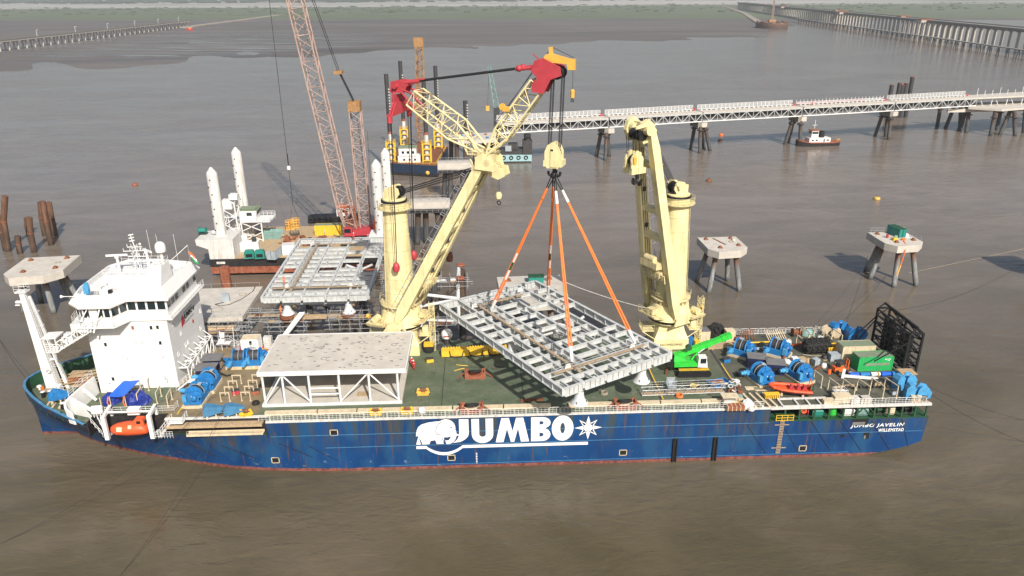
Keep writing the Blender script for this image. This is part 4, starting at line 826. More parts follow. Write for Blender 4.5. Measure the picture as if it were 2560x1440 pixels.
# ---------------- crane with raised fly jib
C1 = (-12.0, 24.0); AZ1 = math.radians(-21.72)
cr = thing('mast_crane', 'yellow mast crane with lattice fly jib holding up the slung grey frame', 'crane', (C1[0], C1[1], ZD), AZ1)
crane_base(cr, AZ1); HR, HZ = 16.7, 35.4
nup = boom(cr, .7, 6.3, HR, HZ)
p = MB(); p.box((HR+.2, 0, HZ+.2), (2.6, 4.6, 1.9)); p.plate([(-1, -1), (2.2, -1.2), (2.0, .4), (.4, 1.6), (-.8, .9)], (HR, -2.3, HZ), X, Z, .4); p.plate([(-1, -1), (2.2, -1.2), (2.0, .4), (.4, 1.6), (-.8, .9)], (HR, 1.9, HZ), X, Z, .4); p.tube((HR+.3, -2.5, HZ+.6), (HR+.3, 2.5, HZ+.6), .5, n=12); p.obj('boom_head', 'cream', cr, smooth=False)
for sg in (-1, 1):
    q = MB(); q.tube((HR+1.0, sg*2.3, HZ+.1), (HR+1.0, sg*2.75, HZ+.1), .55, n=14); q.obj('hinge_boss', 'cream_old', cr); q = MB(); q.bb((HR-1.6, sg*2.35-.1, HZ-1.6), (HR-.2, sg*2.35+.1, HZ-.5)); q.obj('stiffener_plate', 'cream_old', cr)
    q = MB(); q.plate([(0, 0), (2.6, -.4), (2.9, -1.6), (1.8, -2.2), (.2, -1.6)], (HR+.6, sg*1.2-.08, HZ-.5), X, Z, .16); q.obj('sheave_cheek', 'cream', cr, smooth=False)
q = MB(); q.bb((HR-2.2, -2.6, HZ+1.15), (HR+1.2, 2.6, HZ+1.22)); railing(q, [(HR-2.2, -2.6, HZ+1.2), (HR+1.2, -2.6, HZ+1.2)], 1.0, .8, .04); q.obj('head_walkway', 'cream_old', cr)
q = MB(); [q.bb((HR-1.0+.9*k, -2.42, HZ-.3), (HR-.6+.9*k, -2.3, HZ+.3)) for k in range(2)]; q.obj('access_hole', 'black', cr)
p = MB(); 
for sg in (-1, -.4, .4, 1): p.lathe([(.35, -.12), (.75, -.16), (.65, 0), (.75, .16), (.35, .12)], 16, (HR+1.6, sg*1.3, HZ-.9), (0, 1, 0))
p.obj('head_sheave', 'cream_old', cr)
def hook_small(t, x, y, z0, z1, m='cream'):
    p = MB(); p.tube((x-.12, y, z0), (x-.12, y, z1), .03, n=4); p.tube((x+.12, y, z0), (x+.12, y, z1), .03, n=4); p.obj('whip_rope', 'black_rope', t)
    p = MB(); p.lathe([(.05, 0), (.45, .3), (.55, .9), (.35, 1.3), (.05, 1.4)], 10, (x, y, z1-1.2)); hb = p.obj('whip_block', m, t)
    p = MB(); p.ring((x, y, z1-1.6), .3, .09, Y, 10, 5); p.obj('whip_hook', 'black', t)
hook_small(cr, HR+2.2, -.6, HZ-.9, HZ-5.0)
# fly jib lattice: pyramid base, parallel body, red head
FB, FK, FE = V((HR+.4, 0, HZ+.9)), V((19.7, 0, 39.9)), V((25.2, 0, 47.2))
p = MB(); d_, s_, u_, _ = frame(FB, FE, Y); u_ = V((-(FE-FB).z, 0, (FE-FB).x)).normalized(); cc = lattice(p, FK, FE, 3.0, 2.4, 2.6, 2.2, 6, .15, .075, up=u_)
for k in range(4): b = FB+Y*(1.7 if cc[0][k].y > 0 else -1.7); p.tube(b, cc[0][k], .16, n=6); p.tube(b.lerp(cc[0][k], .5), cc[0][(k+1) % 4], .08, n=4)
for k in range(4):
    b0 = FB+Y*(1.7 if cc[0][k].y > 0 else -1.7); b1 = FB+Y*(1.7 if cc[0][(k+1) % 4].y > 0 else -1.7)
    for f_ in (.35, .68): p.tube(b0.lerp(cc[0][k], f_), b1.lerp(cc[0][(k+1) % 4], f_), .07, n=4)
p.obj('fly_jib', 'cream', cr)
# back strut lattice
SK, SE = V((11.8, 0, 39.9)), V((4.8, 0, 44.6)); p = MB(); us = V((-(SE-SK).z, 0, (SE-SK).x)).normalized(); cc = lattice(p, SK, SE, 3.6, 3.0, 3.2, 2.6, 6, .15, .075, up=us)
for k in range(4): b = FB+Y*(1.7 if cc[0][k].y > 0 else -1.7)+V((-.3, 0, .2)); p.tube(b, cc[0][k], .16, n=6); p.tube(b.lerp(cc[0][k], .5), cc[0][(k+1) % 4], .08, n=4); p.tube(b.lerp(cc[0][k], .5), b.lerp(cc[0][(k+1) % 4], .5), .08, n=4)
p.obj('back_strut', 'cream', cr)
p = MB()
for sg in (-1, 1): p.tube((HR-3.6, sg*1.5, HZ+3.2), (HR-1.2, sg*1.9, HZ-1.2), .16, n=6); p.tube((HR-3.9, sg*1.5, HZ+3.9), (HR-3.3, sg*1.5, HZ+2.7), .24, n=8)
p.obj('strut_prop', 'cream', cr)
# red strut head with yoke and hanging tackles
p = MB()
for sg in (-1, 1):
    for q in ((4.9, 45.4), (5.0, 43.2)): p.tube((q[0]+.6, sg*1.5, q[1]-.3), (2.4, sg*1.0, 46.0), .17, n=6)
    p.plate([(1.2, 45.2), (3.6, 45.2), (4.2, 46.4), (3.0, 47.2), (1.4, 46.9)], (0, sg*.95-.1, 0), X, Z, .2)
p.tube((2.3, -1.9, 46.2), (2.3, 1.9, 46.2), .35, n=10); p.box((3.2, 0, 46.6), (2.2, 2.2, .6)); p.obj('strut_head', 'red_steel', cr)
p = MB()
p.tube((1.9, -1.2, 46), (1.8, -1.6, 43.8), .22, n=6); p.tube((1.9, 1.2, 46), (1.9, 1.3, 43.6), .22, n=6)
p.plate([(-3.6, -.7), (-3.2, -.2), (-1.9, 1.3), (-1.9, 2.4), (1.6, 2.2), (2.2, .7), (3.2, .3), (3.4, -.3), (2.2, -.5), (-1.0, -.6)], (1.85, 0, 42.6), Y, Z, .3); p.plate([(-3.6, -.7), (-3.2, -.2), (-1.9, 1.3), (1.9, 1.1), (3.4, -.3), (2.2, -.5), (-1.0, -.6)], (2.3, 0, 42.6), Y, Z, .25)
yk = p.obj('yoke', 'red_steel', cr, smooth=False)
for sg in (-1, 1):
    p = MB(); p.box((2.0, sg*3.4, 41.6), (.7, .5, 1.2)); p.tube((2.0, sg*3.4, 40.9), (2.0, sg*3.4, 41.9), .42, n=10); p.obj('yoke_block', 'red_steel', yk)
    p = MB()
    for k, dx in enumerate((-.28, .28)): p.tube((2.0+dx, sg*3.4, 41), (1.4+dx*.6, sg*3.3, 17.6), .055, n=4)
    p.tube((2.0, sg*3.4+.3, 41), (1.4, sg*3.3+.2, 17.6), .05, n=4); p.obj('tackle_rope', 'black_rope', cr)
    p = MB(); p.lathe([(.1, 0), (.5, .3), (.62, .9), (.5, 1.5), (.2, 1.8)], 10, (1.4, sg*3.3, 15.9)); p.obj('tackle_weight', 'red_steel', cr)
    p = MB(); p.tube((4.0, sg*.95, 46.8), (23.3, sg*.95, 49.5), .17, n=6); p.obj('pendant_bar', 'black', cr)
    p = MB(); p.tube((3.0, sg*.95, 46.7), (6.3, sg*.95, 47.1), .28, n=8); p.tube((21.9, sg*.95, 49.3), (25.0, sg*.8, 49.6), .3, n=8); p.sphere((22.4, sg*.95, 49.4), .5, 8); p.obj('pendant_link', 'red_steel', cr)
# red jib head, sheaves, yellow runner
p = MB()
for sg in (-1, 1):
    p.plate([(24.6, 46.2), (26.4, 46.0), (27.4, 48.0), (29.0, 48.6), (28.8, 49.8), (26.2, 51.0), (25.0, 50.6), (24.4, 49.2), (25.4, 48.2), (24.6, 47.4)], (0, sg*1.25-.15, 0), X, Z, .3)
p.box((26.0, 0, 49.8), (1.8, 2.2, 1.2)); p.beam((25.0, -1.1, 46.6), (26.5, 1.1, 48.4), .25); p.beam((25.0, 1.1, 46.6), (26.5, -1.1, 48.4), .25); p.beam((25.2, 0, 50.6), (24.2, 0, 51.4), .12); p.obj('jib_head', 'red_steel', cr, smooth=False)
for k in range(5):
    p = MB(); p.lathe([(.3, -.1), (.92, -.14), (.8, 0), (.92, .14), (.3, .1)], 20, (28.2, -1.0+.5*k, 48.9), (0, 1, 0)); p.obj('main_sheave', 'black', cr)
p = MB(); p.plate([(26.0, 50.6), (26.4, 51.4), (27.2, 51.6), (30.0, 50.9), (30.8, 50.9), (30.8, 49.4), (29.8, 49.4), (29.6, 50.2), (27.6, 50.3)], (0, -.35, 0), X, Z, .7); p.plate([(26.9, 51.4), (27.4, 51.5), (27.3, 52.5), (26.8, 52.4)], (0, -.25, 0), X, Z, .5); p.obj('whip_runner', 'yellow_orange', cr, smooth=False)
p = MB(); p.tube((26.0, 0, 51), (27.1, 0, 52.4), .04, n=4); p.tube((27.1, 0, 52.4), (30.4, 0, 51), .04, n=4); p.tube((25, -.3, 50), (20.3, -.3, 43.5), .04, n=4); p.tube((24.8, .3, 49.6), (18, .3, 41.0), .04, n=4); p.obj('whip_line', 'black_rope', cr)
p = MB(); p.box((20.6, -1.6, 43.6), (1.0, .5, .7)); p.lathe([(.2, -.15), (.5, -.15), (.5, .15), (.2, .15)], 10, (20.0, -1.6, 43.9), (0, 1, 0)); p.obj('whip_roller', 'yellow_orange', cr)
p = MB(); p.tube((30.3, 0, 49.5), (30.3, 0, 46.4), .03, n=4); p.obj('whip_rope', 'black_rope', cr)
p = MB(); p.lathe([(.1, 0), (.3, .1), (.34, 1.1), (.1, 1.3)], 10, (30.3, 0, 45.3)); p.obj('whip_ball', 'yellow_orange', cr)
p = MB(); p.ring((30.3, 0, 45.0), .2, .07, Y, 8, 5); p.obj('whip_hook', 'black', cr)
HB = V((27.75, 0, 36.6))
def main_block(t, B_, z_top, n_side=4):
    for k in range(n_side*2):
        y = (-1.0+.25*(k % n_side)) if k < n_side else (.25+.25*(k % n_side)); x = -.85 if k % 2 else .85
        p = MB(); p.tube((B_.x+.35+x*.95, y, z_top), (B_.x+x, y, B_.z+1.4), .055, n=4); p.obj('hoist_rope', 'black_rope', t)
    p = MB()
    for sg in (-1, 1):
        p.plate([(-.9, -1.6), (.9, -1.6), (1.25, -.8), (1.25, .9), (.8, 1.9), (0, 2.3), (-.8, 1.9), (-1.25, .9), (-1.25, -.8)], (B_.x, sg*.75-.14, B_.z), X, Z, .28)
    p.box((B_.x, 0, B_.z-.9), (2.9, 2.3, .9)); p.box((B_.x+.2, -1.05, B_.z-.2), (1.0, .5, 2.4)); hb = p.obj('hook_block', 'cream', t, smooth=False)
    for k in range(4):
        p = MB(); p.lathe([(.3, -.1), (1.0, -.13), (.9, 0), (1.0, .13), (.3, .1)], 18, (B_.x, -.45+.3*k, B_.z+.6), (0, 1, 0)); p.obj('block_sheave', 'black', hb)
    p = MB(); p.bb((B_.x-.35, -1.2, B_.z+.2), (B_.x+.1, -.9, B_.z+1.3)); p.obj('block_slot', 'black', hb)
    p = MB(); p.tube(B_+V((0, 0, -1.4)), B_+V((0, 0, -2.3)), .35, .25, n=10)
    for sg in (-1, 1): p.path([B_+V((0, sg*.05, -2.2)), B_+V((0, sg*.5, -3.1)), B_+V((0, sg*.95, -2.9)), B_+V((0, sg*1.0, -2.3))], .22, 8); p.path([B_+V((sg*.05, 0, -2.2)), B_+V((sg*.5, 0, -3.0)), B_+V((sg*.9, 0, -2.8)), B_+V((sg*.95, 0, -2.3))], .2, 8)
    p.obj('ramshorn_hook', 'black', t)
main_block(cr, HB, 48.8)
# luffing ropes from mast head to boom head
for k in range(6):
    y = -1.1+.44*k; p = MB(); p.tube((1.2, y*.7, 28.7+.25*(k % 3)), (HR-.3, y*1.2, HZ-1.5+.4*(k % 3)), .05, n=4); p.obj('luffing_rope', 'black_rope', cr)
# ---------------- second crane with its boom stowed upright
C2 = (36.0, 24.0); AZ2 = math.radians(-152)
c2 = thing('mast_crane', 'yellow mast crane with steep twin beam boom marked NO WELDING on its pedestal', 'crane', (C2[0], C2[1], ZD), AZ2)
crane_base(c2, AZ2); H2, Z2 = 8.2, 39.0
n2 = boom(c2, 1.7, 6.4, H2, Z2)
p = MB()
p.tube((H2, -2.2, Z2+.4), (H2, 2.2, Z2+.4), .55, n=12)
for sg in (-1, 1): p.plate([(-1.0, -1.2), (1.3, -1.6), (2.0, .2), (1.6, 1.6), (.4, 2.2), (-.9, 1.2)], (H2, sg*1.75-.4, Z2), X, Z, .8); p.tube((H2+.9, sg*1.8-.7, Z2+.6), (H2+.9, sg*1.8+.7, Z2+.6), .8, n=14)
p.beam((H2+.5, -1.8, Z2+1.3), (H2+.5, 1.8, Z2+1.3), .8, .6); p.obj('boom_head', 'cream', c2, smooth=False)
p = MB(); p.beam((H2+.6, 1.8, Z2+1.6), (H2+3.6, 2.0, Z2+1.2), .5, .6, .35, .4); p.obj('whip_arm', 'cream', c2)
p = MB(); p.tube((H2-.3, -1.8, Z2+1.2), (H2-3.2, -2.4, Z2+1.4), .05, n=4); p.obj('aerial_rod', 'cream', c2)
for k in range(5):
    p = MB(); p.lathe([(.3, -.12), (.9, -.16), (.8, 0), (.9, .16), (.3, .12)], 18, (H2+1.5, -.9+.55*k, Z2-.2), (0, 1, 0)); p.obj('main_sheave', 'black', c2)
p = MB(); p.tube((H2+3.4, 2.0, Z2+1.1), (H2+3.4, 2.0, Z2-3.1), .03, n=4); p.tube((H2+2.6, 1.9, Z2+1.1), (H2+2.2, 1.6, Z2-6), .03, n=4); p.obj('whip_rope', 'black_rope', c2)
p = MB(); p.lathe([(.1, 0), (.3, .1), (.34, 1.2), (.1, 1.5)], 10, (H2+3.4, 2.0, Z2-4.6)); p.obj('whip_ball', 'yellow_orange', c2)
main_block(c2, V((H2+1.7, .8, Z2-5.0)), Z2-.4, 3)
p = MB(); p.tube((H2+1.2, -1.1, Z2-.3), (H2+1.2, -1.1, Z2-3.4), .05, n=4); p.obj('auxiliary_rope', 'black_rope', c2)
p = MB(); p.lathe([(.08, 0), (.5, .7), (.72, 1.4), (.5, 1.9), (.1, 2.1)], 12, (H2+1.2, -1.1, Z2-5.4)); p.obj('auxiliary_block', 'cream', c2)
p = MB(); p.ring((H2+1.2, -1.1, Z2-6.0), .45, .16, Y, 12, 6); p.obj('auxiliary_hook', 'black', c2)
for k in range(8):
    y = -1.2+.34*k; p = MB(); p.tube((.9, y*.8, 28.6+.3*(k % 3)), (H2-.4, y*1.2, Z2-.6+.3*(k % 3)), .05, n=4); p.obj('luffing_rope', 'black_rope', c2)
p = MB(); p.box((H2*.3+2.4, 0, 16.2), (1.6, 4.2, 1.1)); p.tube((H2*.3+2.6, -1.4, 17.1), (H2*.3+2.6, 1.0, 17.1), .6, n=12); p.obj('hoist_winch', 'cream_old', c2)
textpart('NO WELDING', 'print_dark', c2, (C2[0]-2.0, C2[1]-3.17, ZD+.75), X, Z, 4.0, .42, 'pedestal_lettering', bold=.02)
# ================================================================ MODULE FRAMES
def module(t):
    Wd, Ln, dp = 20.4, 36.6, 1.15
    gx_ = [-10.2, -6.6, -2.6, 2.0, 6.4, 10.2]; gy_ = [-18.3, -15.9, -13.5, -11.0, -8.3, -5.6, -2.8, 0, 2.8, 5.7, 8.6, 11.4, 14.2, 16.4, 18.3]
    mm = {}
    def shared(key, fn):
        if key not in mm: mm[key] = fn()
        return mm[key]
    def girder(w, h):
        p = MB(); p.ibeam((0, -Ln/2, 0), (0, Ln/2, 0), w, h, .09)
        for y in gy_: p.bb((-w/2+.02, y-.03, -h+.09), (w/2-.02, y+.03, -.09))
        return p.mesh('girder', 'steel_grey')
    for i, x in enumerate(gx_):
        o = bpy.data.objects.new('girder', shared('g%d' % (i in (0, 5)), lambda: girder(.5 if i in (0, 5) else .42, 1.2 if i in (0, 5) else 1.0))); COL.objects.link(o); o.parent = t; o.location = (x, 0, 0 if i in (0, 5) else -.03)
    rr = random.Random(11)
    for i in range(5):
        a, b = gx_[i]+.24, gx_[i+1]-.24
        for j, y in enumerate(gy_):
            edge = j in (0, len(gy_)-1)
            if not edge and rr.random() < .13: continue
            L = b-a; key = ('c', i, edge)
            def fn():
                p = MB(); p.ibeam((-L/2, 0, 0), (L/2, 0, 0), .5 if edge else .34, 1.3 if edge else .75, .07)
                if edge:
                    for k in range(1, 4): p.bb((-L/2+L*k/4-.04, -.22, -1.2), (-L/2+L*k/4+.04, .22, -.08))
                return p.mesh('cross_beam', 'steel_grey')
            o = bpy.data.objects.new('cross_beam', shared(key, fn)); COL.objects.link(o); o.parent = t; o.location = ((a+b)/2, y, -.06 if not edge else 0)
            if not edge and rr.random() < .45 and j < len(gy_)-2 and j > 0:
                def fn2():
                    p = MB(); p.ibeam((0, .05, 0), (0, 2.4, 0), .26, .5, .05); return p.mesh('stringer', 'steel_grey')
                s_ = bpy.data.objects.new('stringer', shared('s', fn2)); COL.objects.link(s_); s_.parent = t; s_.location = (a+L*rr.choice((.33, .5, .66)), y+.15, -.09)
    # dense stringers at the near end
    for k in range(9):
        s_ = bpy.data.objects.new('stringer', mm['s']); COL.objects.link(s_); s_.parent = t; s_.location = (-9+k*2.2, -18.2, -.1)
    # legs with cone feet
    for x in (-6, 6):
        for y in (-16.6, 1.5):
            p = MB(); p.tube((x, y, -1.0), (x, y, -2.3), .62, n=14)
            for dx, dy in ((2.8, 0), (-2.8, 0), (0, 2.8)): p.tube((x, y, -2.2), (x+dx, y+dy, -1.0), .26, n=8)
            lg = p.obj('leg', 'steel_grey', t)
            p = MB(); p.lathe([(.64, -2.2), (.66, -3.0), (.82, -3.7), (1.3, -4.25), (1.35, -4.4)], 18, (x, y, 0)); p.obj('cone_foot', 'white_grey', lg)
            p = MB()
            for k in range(4): a = PI/2*k+.6; p.box((x+1.12*math.cos(a), y+1.12*math.sin(a), -3.95), (.1, .06, .5), a)
            p.obj('foot_lug', 'dark_steel', lg)
    for y in (-16.6, 1.5):
        p = MB(); p.tube((-6, y, -2.3), (6, y, -2.3), .3, n=10)
        for k in (-2.6, 0, 2.6): p.tube((k, y, -2.3), (k+(1.2 if k <= 0 else -1.2), y, -1.1), .16, n=6)
        p.obj('tie_pipe', 'steel_grey', t)
    for x in (-6, 6): p = MB(); p.tube((x, -16.6, -2.3), (x, 1.5, -2.3), .26, n=8); p.obj('tie_pipe', 'steel_grey', t)
    # scaffold walkways on top
    for a, b in (((-5.2, -15.8), (-5.2, 14.6)), ((-9, -14.2), (8.6, -14.2)), ((-6.4, 13.4), (4, 13.4))):
        p = MB(); p.beam((a[0], a[1], .12), (b[0], b[1], .12), .62, .06); w_ = p.obj('walkway_board', 'tan_wood', t)
        p = MB(); dx = .4 if a[0] == b[0] else 0; dy = 0 if dx else .4
        for sg in (-1, 1): railing(p, [(a[0]+sg*dx, a[1]+sg*dy, .05), (b[0]+sg*dx, b[1]+sg*dy, .05)], 1.0, 2.4, .03)
        p.obj('walkway_rail', 'scaffold', w_)
    for x, y in ((-6.2, -13.9), (6.2, -13.9), (-6.2, 13.3), (4.6, 15.2)):
        p = MB(); p.plate([(-.6, 0), (.6, 0), (.35, .8), (-.35, .8)], (x, y, 0), X, Z, .12); p.obj('lifting_lug', 'white', t)
    return t
RZ = math.radians(30.2)
mod = module(thing('steel_module', 'grey steel deck frame hanging in the air from four orange slings', 'steel frame', (13.0, 13.5, 17.75), RZ, 'steel deck frames'))
mod2 = dup(mod, (-30.4, 56.2, 14.25), math.radians(.8), 'pale grey steel deck frame set on piles behind the ship between barge and crane mast')
for c in COL.objects:
    if c.parent == mod2 and c.name.startswith(('girder', 'cross_beam', 'stringer')): pass
# slings
ring_ = V((13.75, 13.75, 43.3))
for i, (u, v, lab) in enumerate([(1228, 775, 'orange round sling on the left, running to the far left of the hanging frame'), (1370, 735, 'thin orange sling second from left, running straight down to the frame'), (1430, 905, 'orange sling third from left, running to the near corner of the hanging frame'), (1588, 858, 'orange double sling on the right, running to the right corner of the hanging frame')]):
    e = az(u, v, 18.3); t = thing('lifting_sling', lab, 'sling', tuple(e), 0, 'slings holding the hanging frame'); d = ring_-e; L = d.length; dn = d.normalized(); sd = dn.cross(Y).normalized()
    k0, k1, k2 = .08, .86, .90
    for sg in (-1, 1):
        p = MB(); p.tube(e+dn*L*k0+sd*sg*.2, e+dn*L*k1+sd*sg*.06, .15, .13, n=6); p.obj('sling_leg', 'sling_orange', t, world=True)
    p = MB(); p.tube(e, e+dn*L*k0, .22, .3, n=8); p.obj('sling_sleeve', 'white', t, world=True)
    p = MB(); p.tube(e+dn*L*(k1-.03), e+dn*L*k2, .26, .2, n=8); p.obj('upper_sleeve', 'white' if i >= 2 else 'sling_orange', t, world=True)
    for sg in (-1, 1): p = MB(); p.tube(e+dn*L*k2+sd*sg*.12, ring_-V((0, 0, .2))+sd*sg*.25, .09, n=5); p.obj('rope_grommet', 'black_rope', t, world=True)
    if i < 2:
        p = MB(); c = e+dn*L*.32; p.tube(c, c+dn*1.6, .24, n=8); p.obj('shackle', 'green_dark', t, world=True)
        p = MB(); p.tube(c+dn*1.5, c+dn*3.4, .2, n=8); p.tube(c-dn*2.0, c, .22, n=8); p.obj('shackle_sleeve', 'white', t, world=True)
# ================================================================ DECK CARGO AND GEAR
DK = ZD
def gp(u, v, z=DK): p = az(u, v, z); return (p.x, p.y, z)
ORD = ['nearest', 'second', 'third', 'fourth', 'fifth', 'sixth', 'seventh', 'eighth', 'ninth', 'tenth']
# ---- concrete roofed module on the foredeck side
X0, X1, Y0, Y1 = -31.9, -9.7, 4.6, 17.6
md = thing('pump_house_module', 'open white steel module with pale concrete roof standing on the deck by the near rail', 'module', ((X0+X1)/2, (Y0+Y1)/2, DK))
p = MB(); p.bb((X0, Y0, 9.22), (X1-.8, Y1, 9.6)); p.obj('floor_slab', 'concrete_pale', md, world=True)
p = MB(); p.bb((X0-.1, Y0-.2, 14.95), (X1, Y1+.2, 15.25)); rf = p.obj('roof_slab', 'concrete_pale', md, world=True)
p = MB(); rr = random.Random(5)
for k in range(120):
    a, b = rr.uniform(X0+1, X1-.8), rr.uniform(Y0+.7, Y1-.5); w_ = rr.choice((.35, .45, .6, .5)); p.box((a, b, 15.256), (w_, rr.choice((.12, .16, .2)), .03))
for a, b in ((-27.5, 15.6), (-24, 12.6), (-20.6, 15.8), (-17.6, 14.2), (-14.2, 15.9), (-22.8, 8.6), (-12.2, 13)): p.ring((a, b, 15.26), .45, .05, Z, 12, 4)
p.obj('roof_insert', 'roof_grey', rf, world=True, kind='stuff')
p = MB(); p.bb((X0-.12, Y0-.3, 14.6), (X1+.05, Y0-.05, 15.3)); p.bb((X0-.3, Y0-.3, 14.6), (X0-.1, Y1+.2, 15.3)); p.bb((X1+.02, Y0-.3, 14.6), (X1+.2, Y1+.2, 15.36)); p.bb((X0-.1, Y1+.2, 14.6), (X1, Y1+.4, 15.3)); p.obj('roof_edge_beam', 'steel_white', rf, world=True)
p = MB(); p.bb((X0-.05, Y0-.25, 9.2), (X1-.75, Y0+.02, 9.62)); p.bb((X0-.2, Y0-.2, 9.2), (X0, Y1, 9.6)); p.obj('base_beam', 'steel_white', md, world=True)
px_ = [-31.6, -28.6, -24.6, -20.0, -15.4, -11.0]
for yy in (Y0+.1, Y1-.6):
    for x in px_: p = MB(); p.tube((x, yy, 9.4), (x, yy, 15), .19, n=10); p.obj('post', 'steel_white', md, world=True)
    for a, b, up_ in ((0, 1, 1), (1, 2, 0), (3, 4, 1), (4, 5, 0)):
        p = MB(); p.tube((px_[a], yy, 9.7 if up_ else 14.6), (px_[b], yy, 14.6 if up_ else 9.7), .13, n=8); p.obj('brace', 'steel_white', md, world=True)
    for z in (11.1, 12.1): p = MB(); p.tube((px_[2], yy, z), (px_[3], yy, z), .13, n=8); p.obj('brace', 'steel_white', md, world=True)
    p = MB(); p.beam((X0, yy, 14.75), (X1, yy, 14.75), .25, .35); p.obj('top_beam', 'steel_white', md, world=True)
for x in (px_[0], px_[5]):
    for a, b in (((Y0+.1), 9.6), (Y1-.6, 14.6)), ((Y1-.6, 9.6), (Y0+.1, 14.6)): p = MB(); p.tube((x, a[0] if isinstance(a, tuple) else a, b if not isinstance(b, tuple) else b[1]), (x, (Y0+Y1)/2, 14.6), .11, n=6); p.obj('brace', 'steel_white', md, world=True)
for i, (x, m) in enumerate(((-25.6, 'blue_winch'), (-24.4, 'teal'), (-21.8, 'teal'), (-20.4, 'teal'), (-17.6, 'white'), (-13.0, 'white'), (-12.4, 'blue_light'), (-27.8, 'blue_light'))):
    p = MB(); y = 14.3+.4*(i % 3); p.tube((x, y, 9.6), (x, y, 11.2), .25, n=8); p.sphere((x, y, 11.3), .42, 10); p.tube((x, y-.6, 10.4), (x, y+.6, 10.4), .32, n=10); p.lathe([(.42, -.06), (.42, .06)], 12, (x, y-.6, 10.4), (0, 1, 0)); p.obj('valve', m, md, world=True)
p = MB(); p.bb((-27.5, 16.2, 9.6), (-11, 16.9, 13.2)); p.bb((-29.5, 15.9, 9.6), (-28.2, 16.8, 13.6)); p.obj('rear_cabinet', 'dark_steel', md, world=True)
p = MB(); p.box((-16.9, 7.0, 9.62), (1.9, 1.5, .05)); p.obj('floor_hatch', 'tan_wood', md, world=True)
# ---- mooring winches
def winch(label, loc, rz_, plinth=True):
    t = thing('mooring_winch', label, 'winch', loc, rz_, 'blue mooring winches')
    p = MB(); p.bb((-2.0, -1.35, .5), (2.0, 1.35, .95)); p.bb((-1.9, 1.0, .9), (1.7, 1.3, 1.5)); p.bb((-2.1, -1.5, .5), (1.2, -1.2, 1.55)); p.obj('bed_frame', 'blue_winch', t)
    p = MB(); p.bb((-2.2, -1.6, 0), (2.2, -1.2, .5)); p.bb((-2.2, 1.1, 0), (2.2, 1.5, .5)); [p.bb((-2.1+k*.6, -1.2, 0), (-1.9+k*.6, 1.1, .45)) for k in range(8)]; p.obj('plinth', 'beige', t)
    p = MB(); p.lathe([(.95, -.95), (1.02, -.5), (1.0, 0), (1.04, .5), (.95, .85)], 24, (0, 0, 1.75), (1, 0, 0)); p.obj('rope_drum', 'dark_steel', t)
    for x in (-1.0, .9):
        p = MB(); p.lathe([(.5, -.1), (1.38, -.1), (1.42, 0), (1.38, .1), (.5, .1)], 28, (x, 0, 1.75), (1, 0, 0))
        for k in range(8): a = 2*PI*k/8; p.beam((x+(-.14 if x < 0 else .14), .35*math.cos(a), 1.75+.35*math.sin(a)), (x+(-.14 if x < 0 else .14), 1.3*math.cos(a), 1.75+1.3*math.sin(a)), .1, .1)
        p.obj('drum_flange', 'blue_winch', t)
    p = MB(); p.ring((.0, 0, 1.75), 1.3, .05, X, 24, 4); p.bb((-.8, .3, 2.85), (-.1, .9, 2.95)); p.obj('spooling_guard', 'grey_box', t)
    p = MB(); p.bb((1.15, -.8, .9), (1.75, .9, 2.3)); p.lathe([(.75, -.25), (.85, 0), (.75, .25)], 18, (1.45, .6, 1.7), (1, 0, 0)); p.lathe([(.42, 0), (.42, .5), (.3, .6)], 12, (1.75, .4, 1.7), (1, 0, 0)); p.obj('gear_case', 'blue_winch', t)
    p = MB(); p.bb((-1.5, -1.95, .95), (-.9, -1.4, 1.6)); p.tube((-1.2, -1.6, 1.3), (-1.2, -3.0, 1.3), .3, n=10); p.tube((-1.2, -2.2, 1.3), (-1.2, -2.6, 1.3), .4, n=10); p.obj('hydraulic_motor', 'blue_light', t)
    p = MB(); p.bb((1.3, -1.5, .9), (1.9, -.9, 2.0)); p.obj('control_box', 'blue_light', t)
    p = MB(); p.bb((1.76, -.12, 1.65), (1.8, .12, 1.9)); p.obj('name_plate', 'white', t)
    return t
R90 = math.radians(90)
w0 = winch('blue mooring winch nearest the rail, left of the concrete roofed module', gp(494, 1003), -R90)
dup(w0, gp(524, 968), -R90, 'blue mooring winch behind the nearest one, below the dark grey huts')
dup(w0, gp(604, 913), 0.0, 'blue winch in front of the white container, left of the pair')
dup(w0, gp(640, 911), 0.0, 'blue winch in front of the white container, half hidden by the module')
dup(w0, gp(1900, 953), -R90+.25, 'blue aft winch closest to the near rail, beside the orange boat')
dup(w0, gp(1996, 946), -R90+.3, 'blue aft winch on the near side, closer to the stern and the forklift')
dup(w0, gp(1853, 888), math.radians(-40), 'blue aft winch on the far side, right of the green crane')
dup(w0, gp(1942, 886), math.radians(-40), 'blue aft winch on the far side, closer to the big black fender')
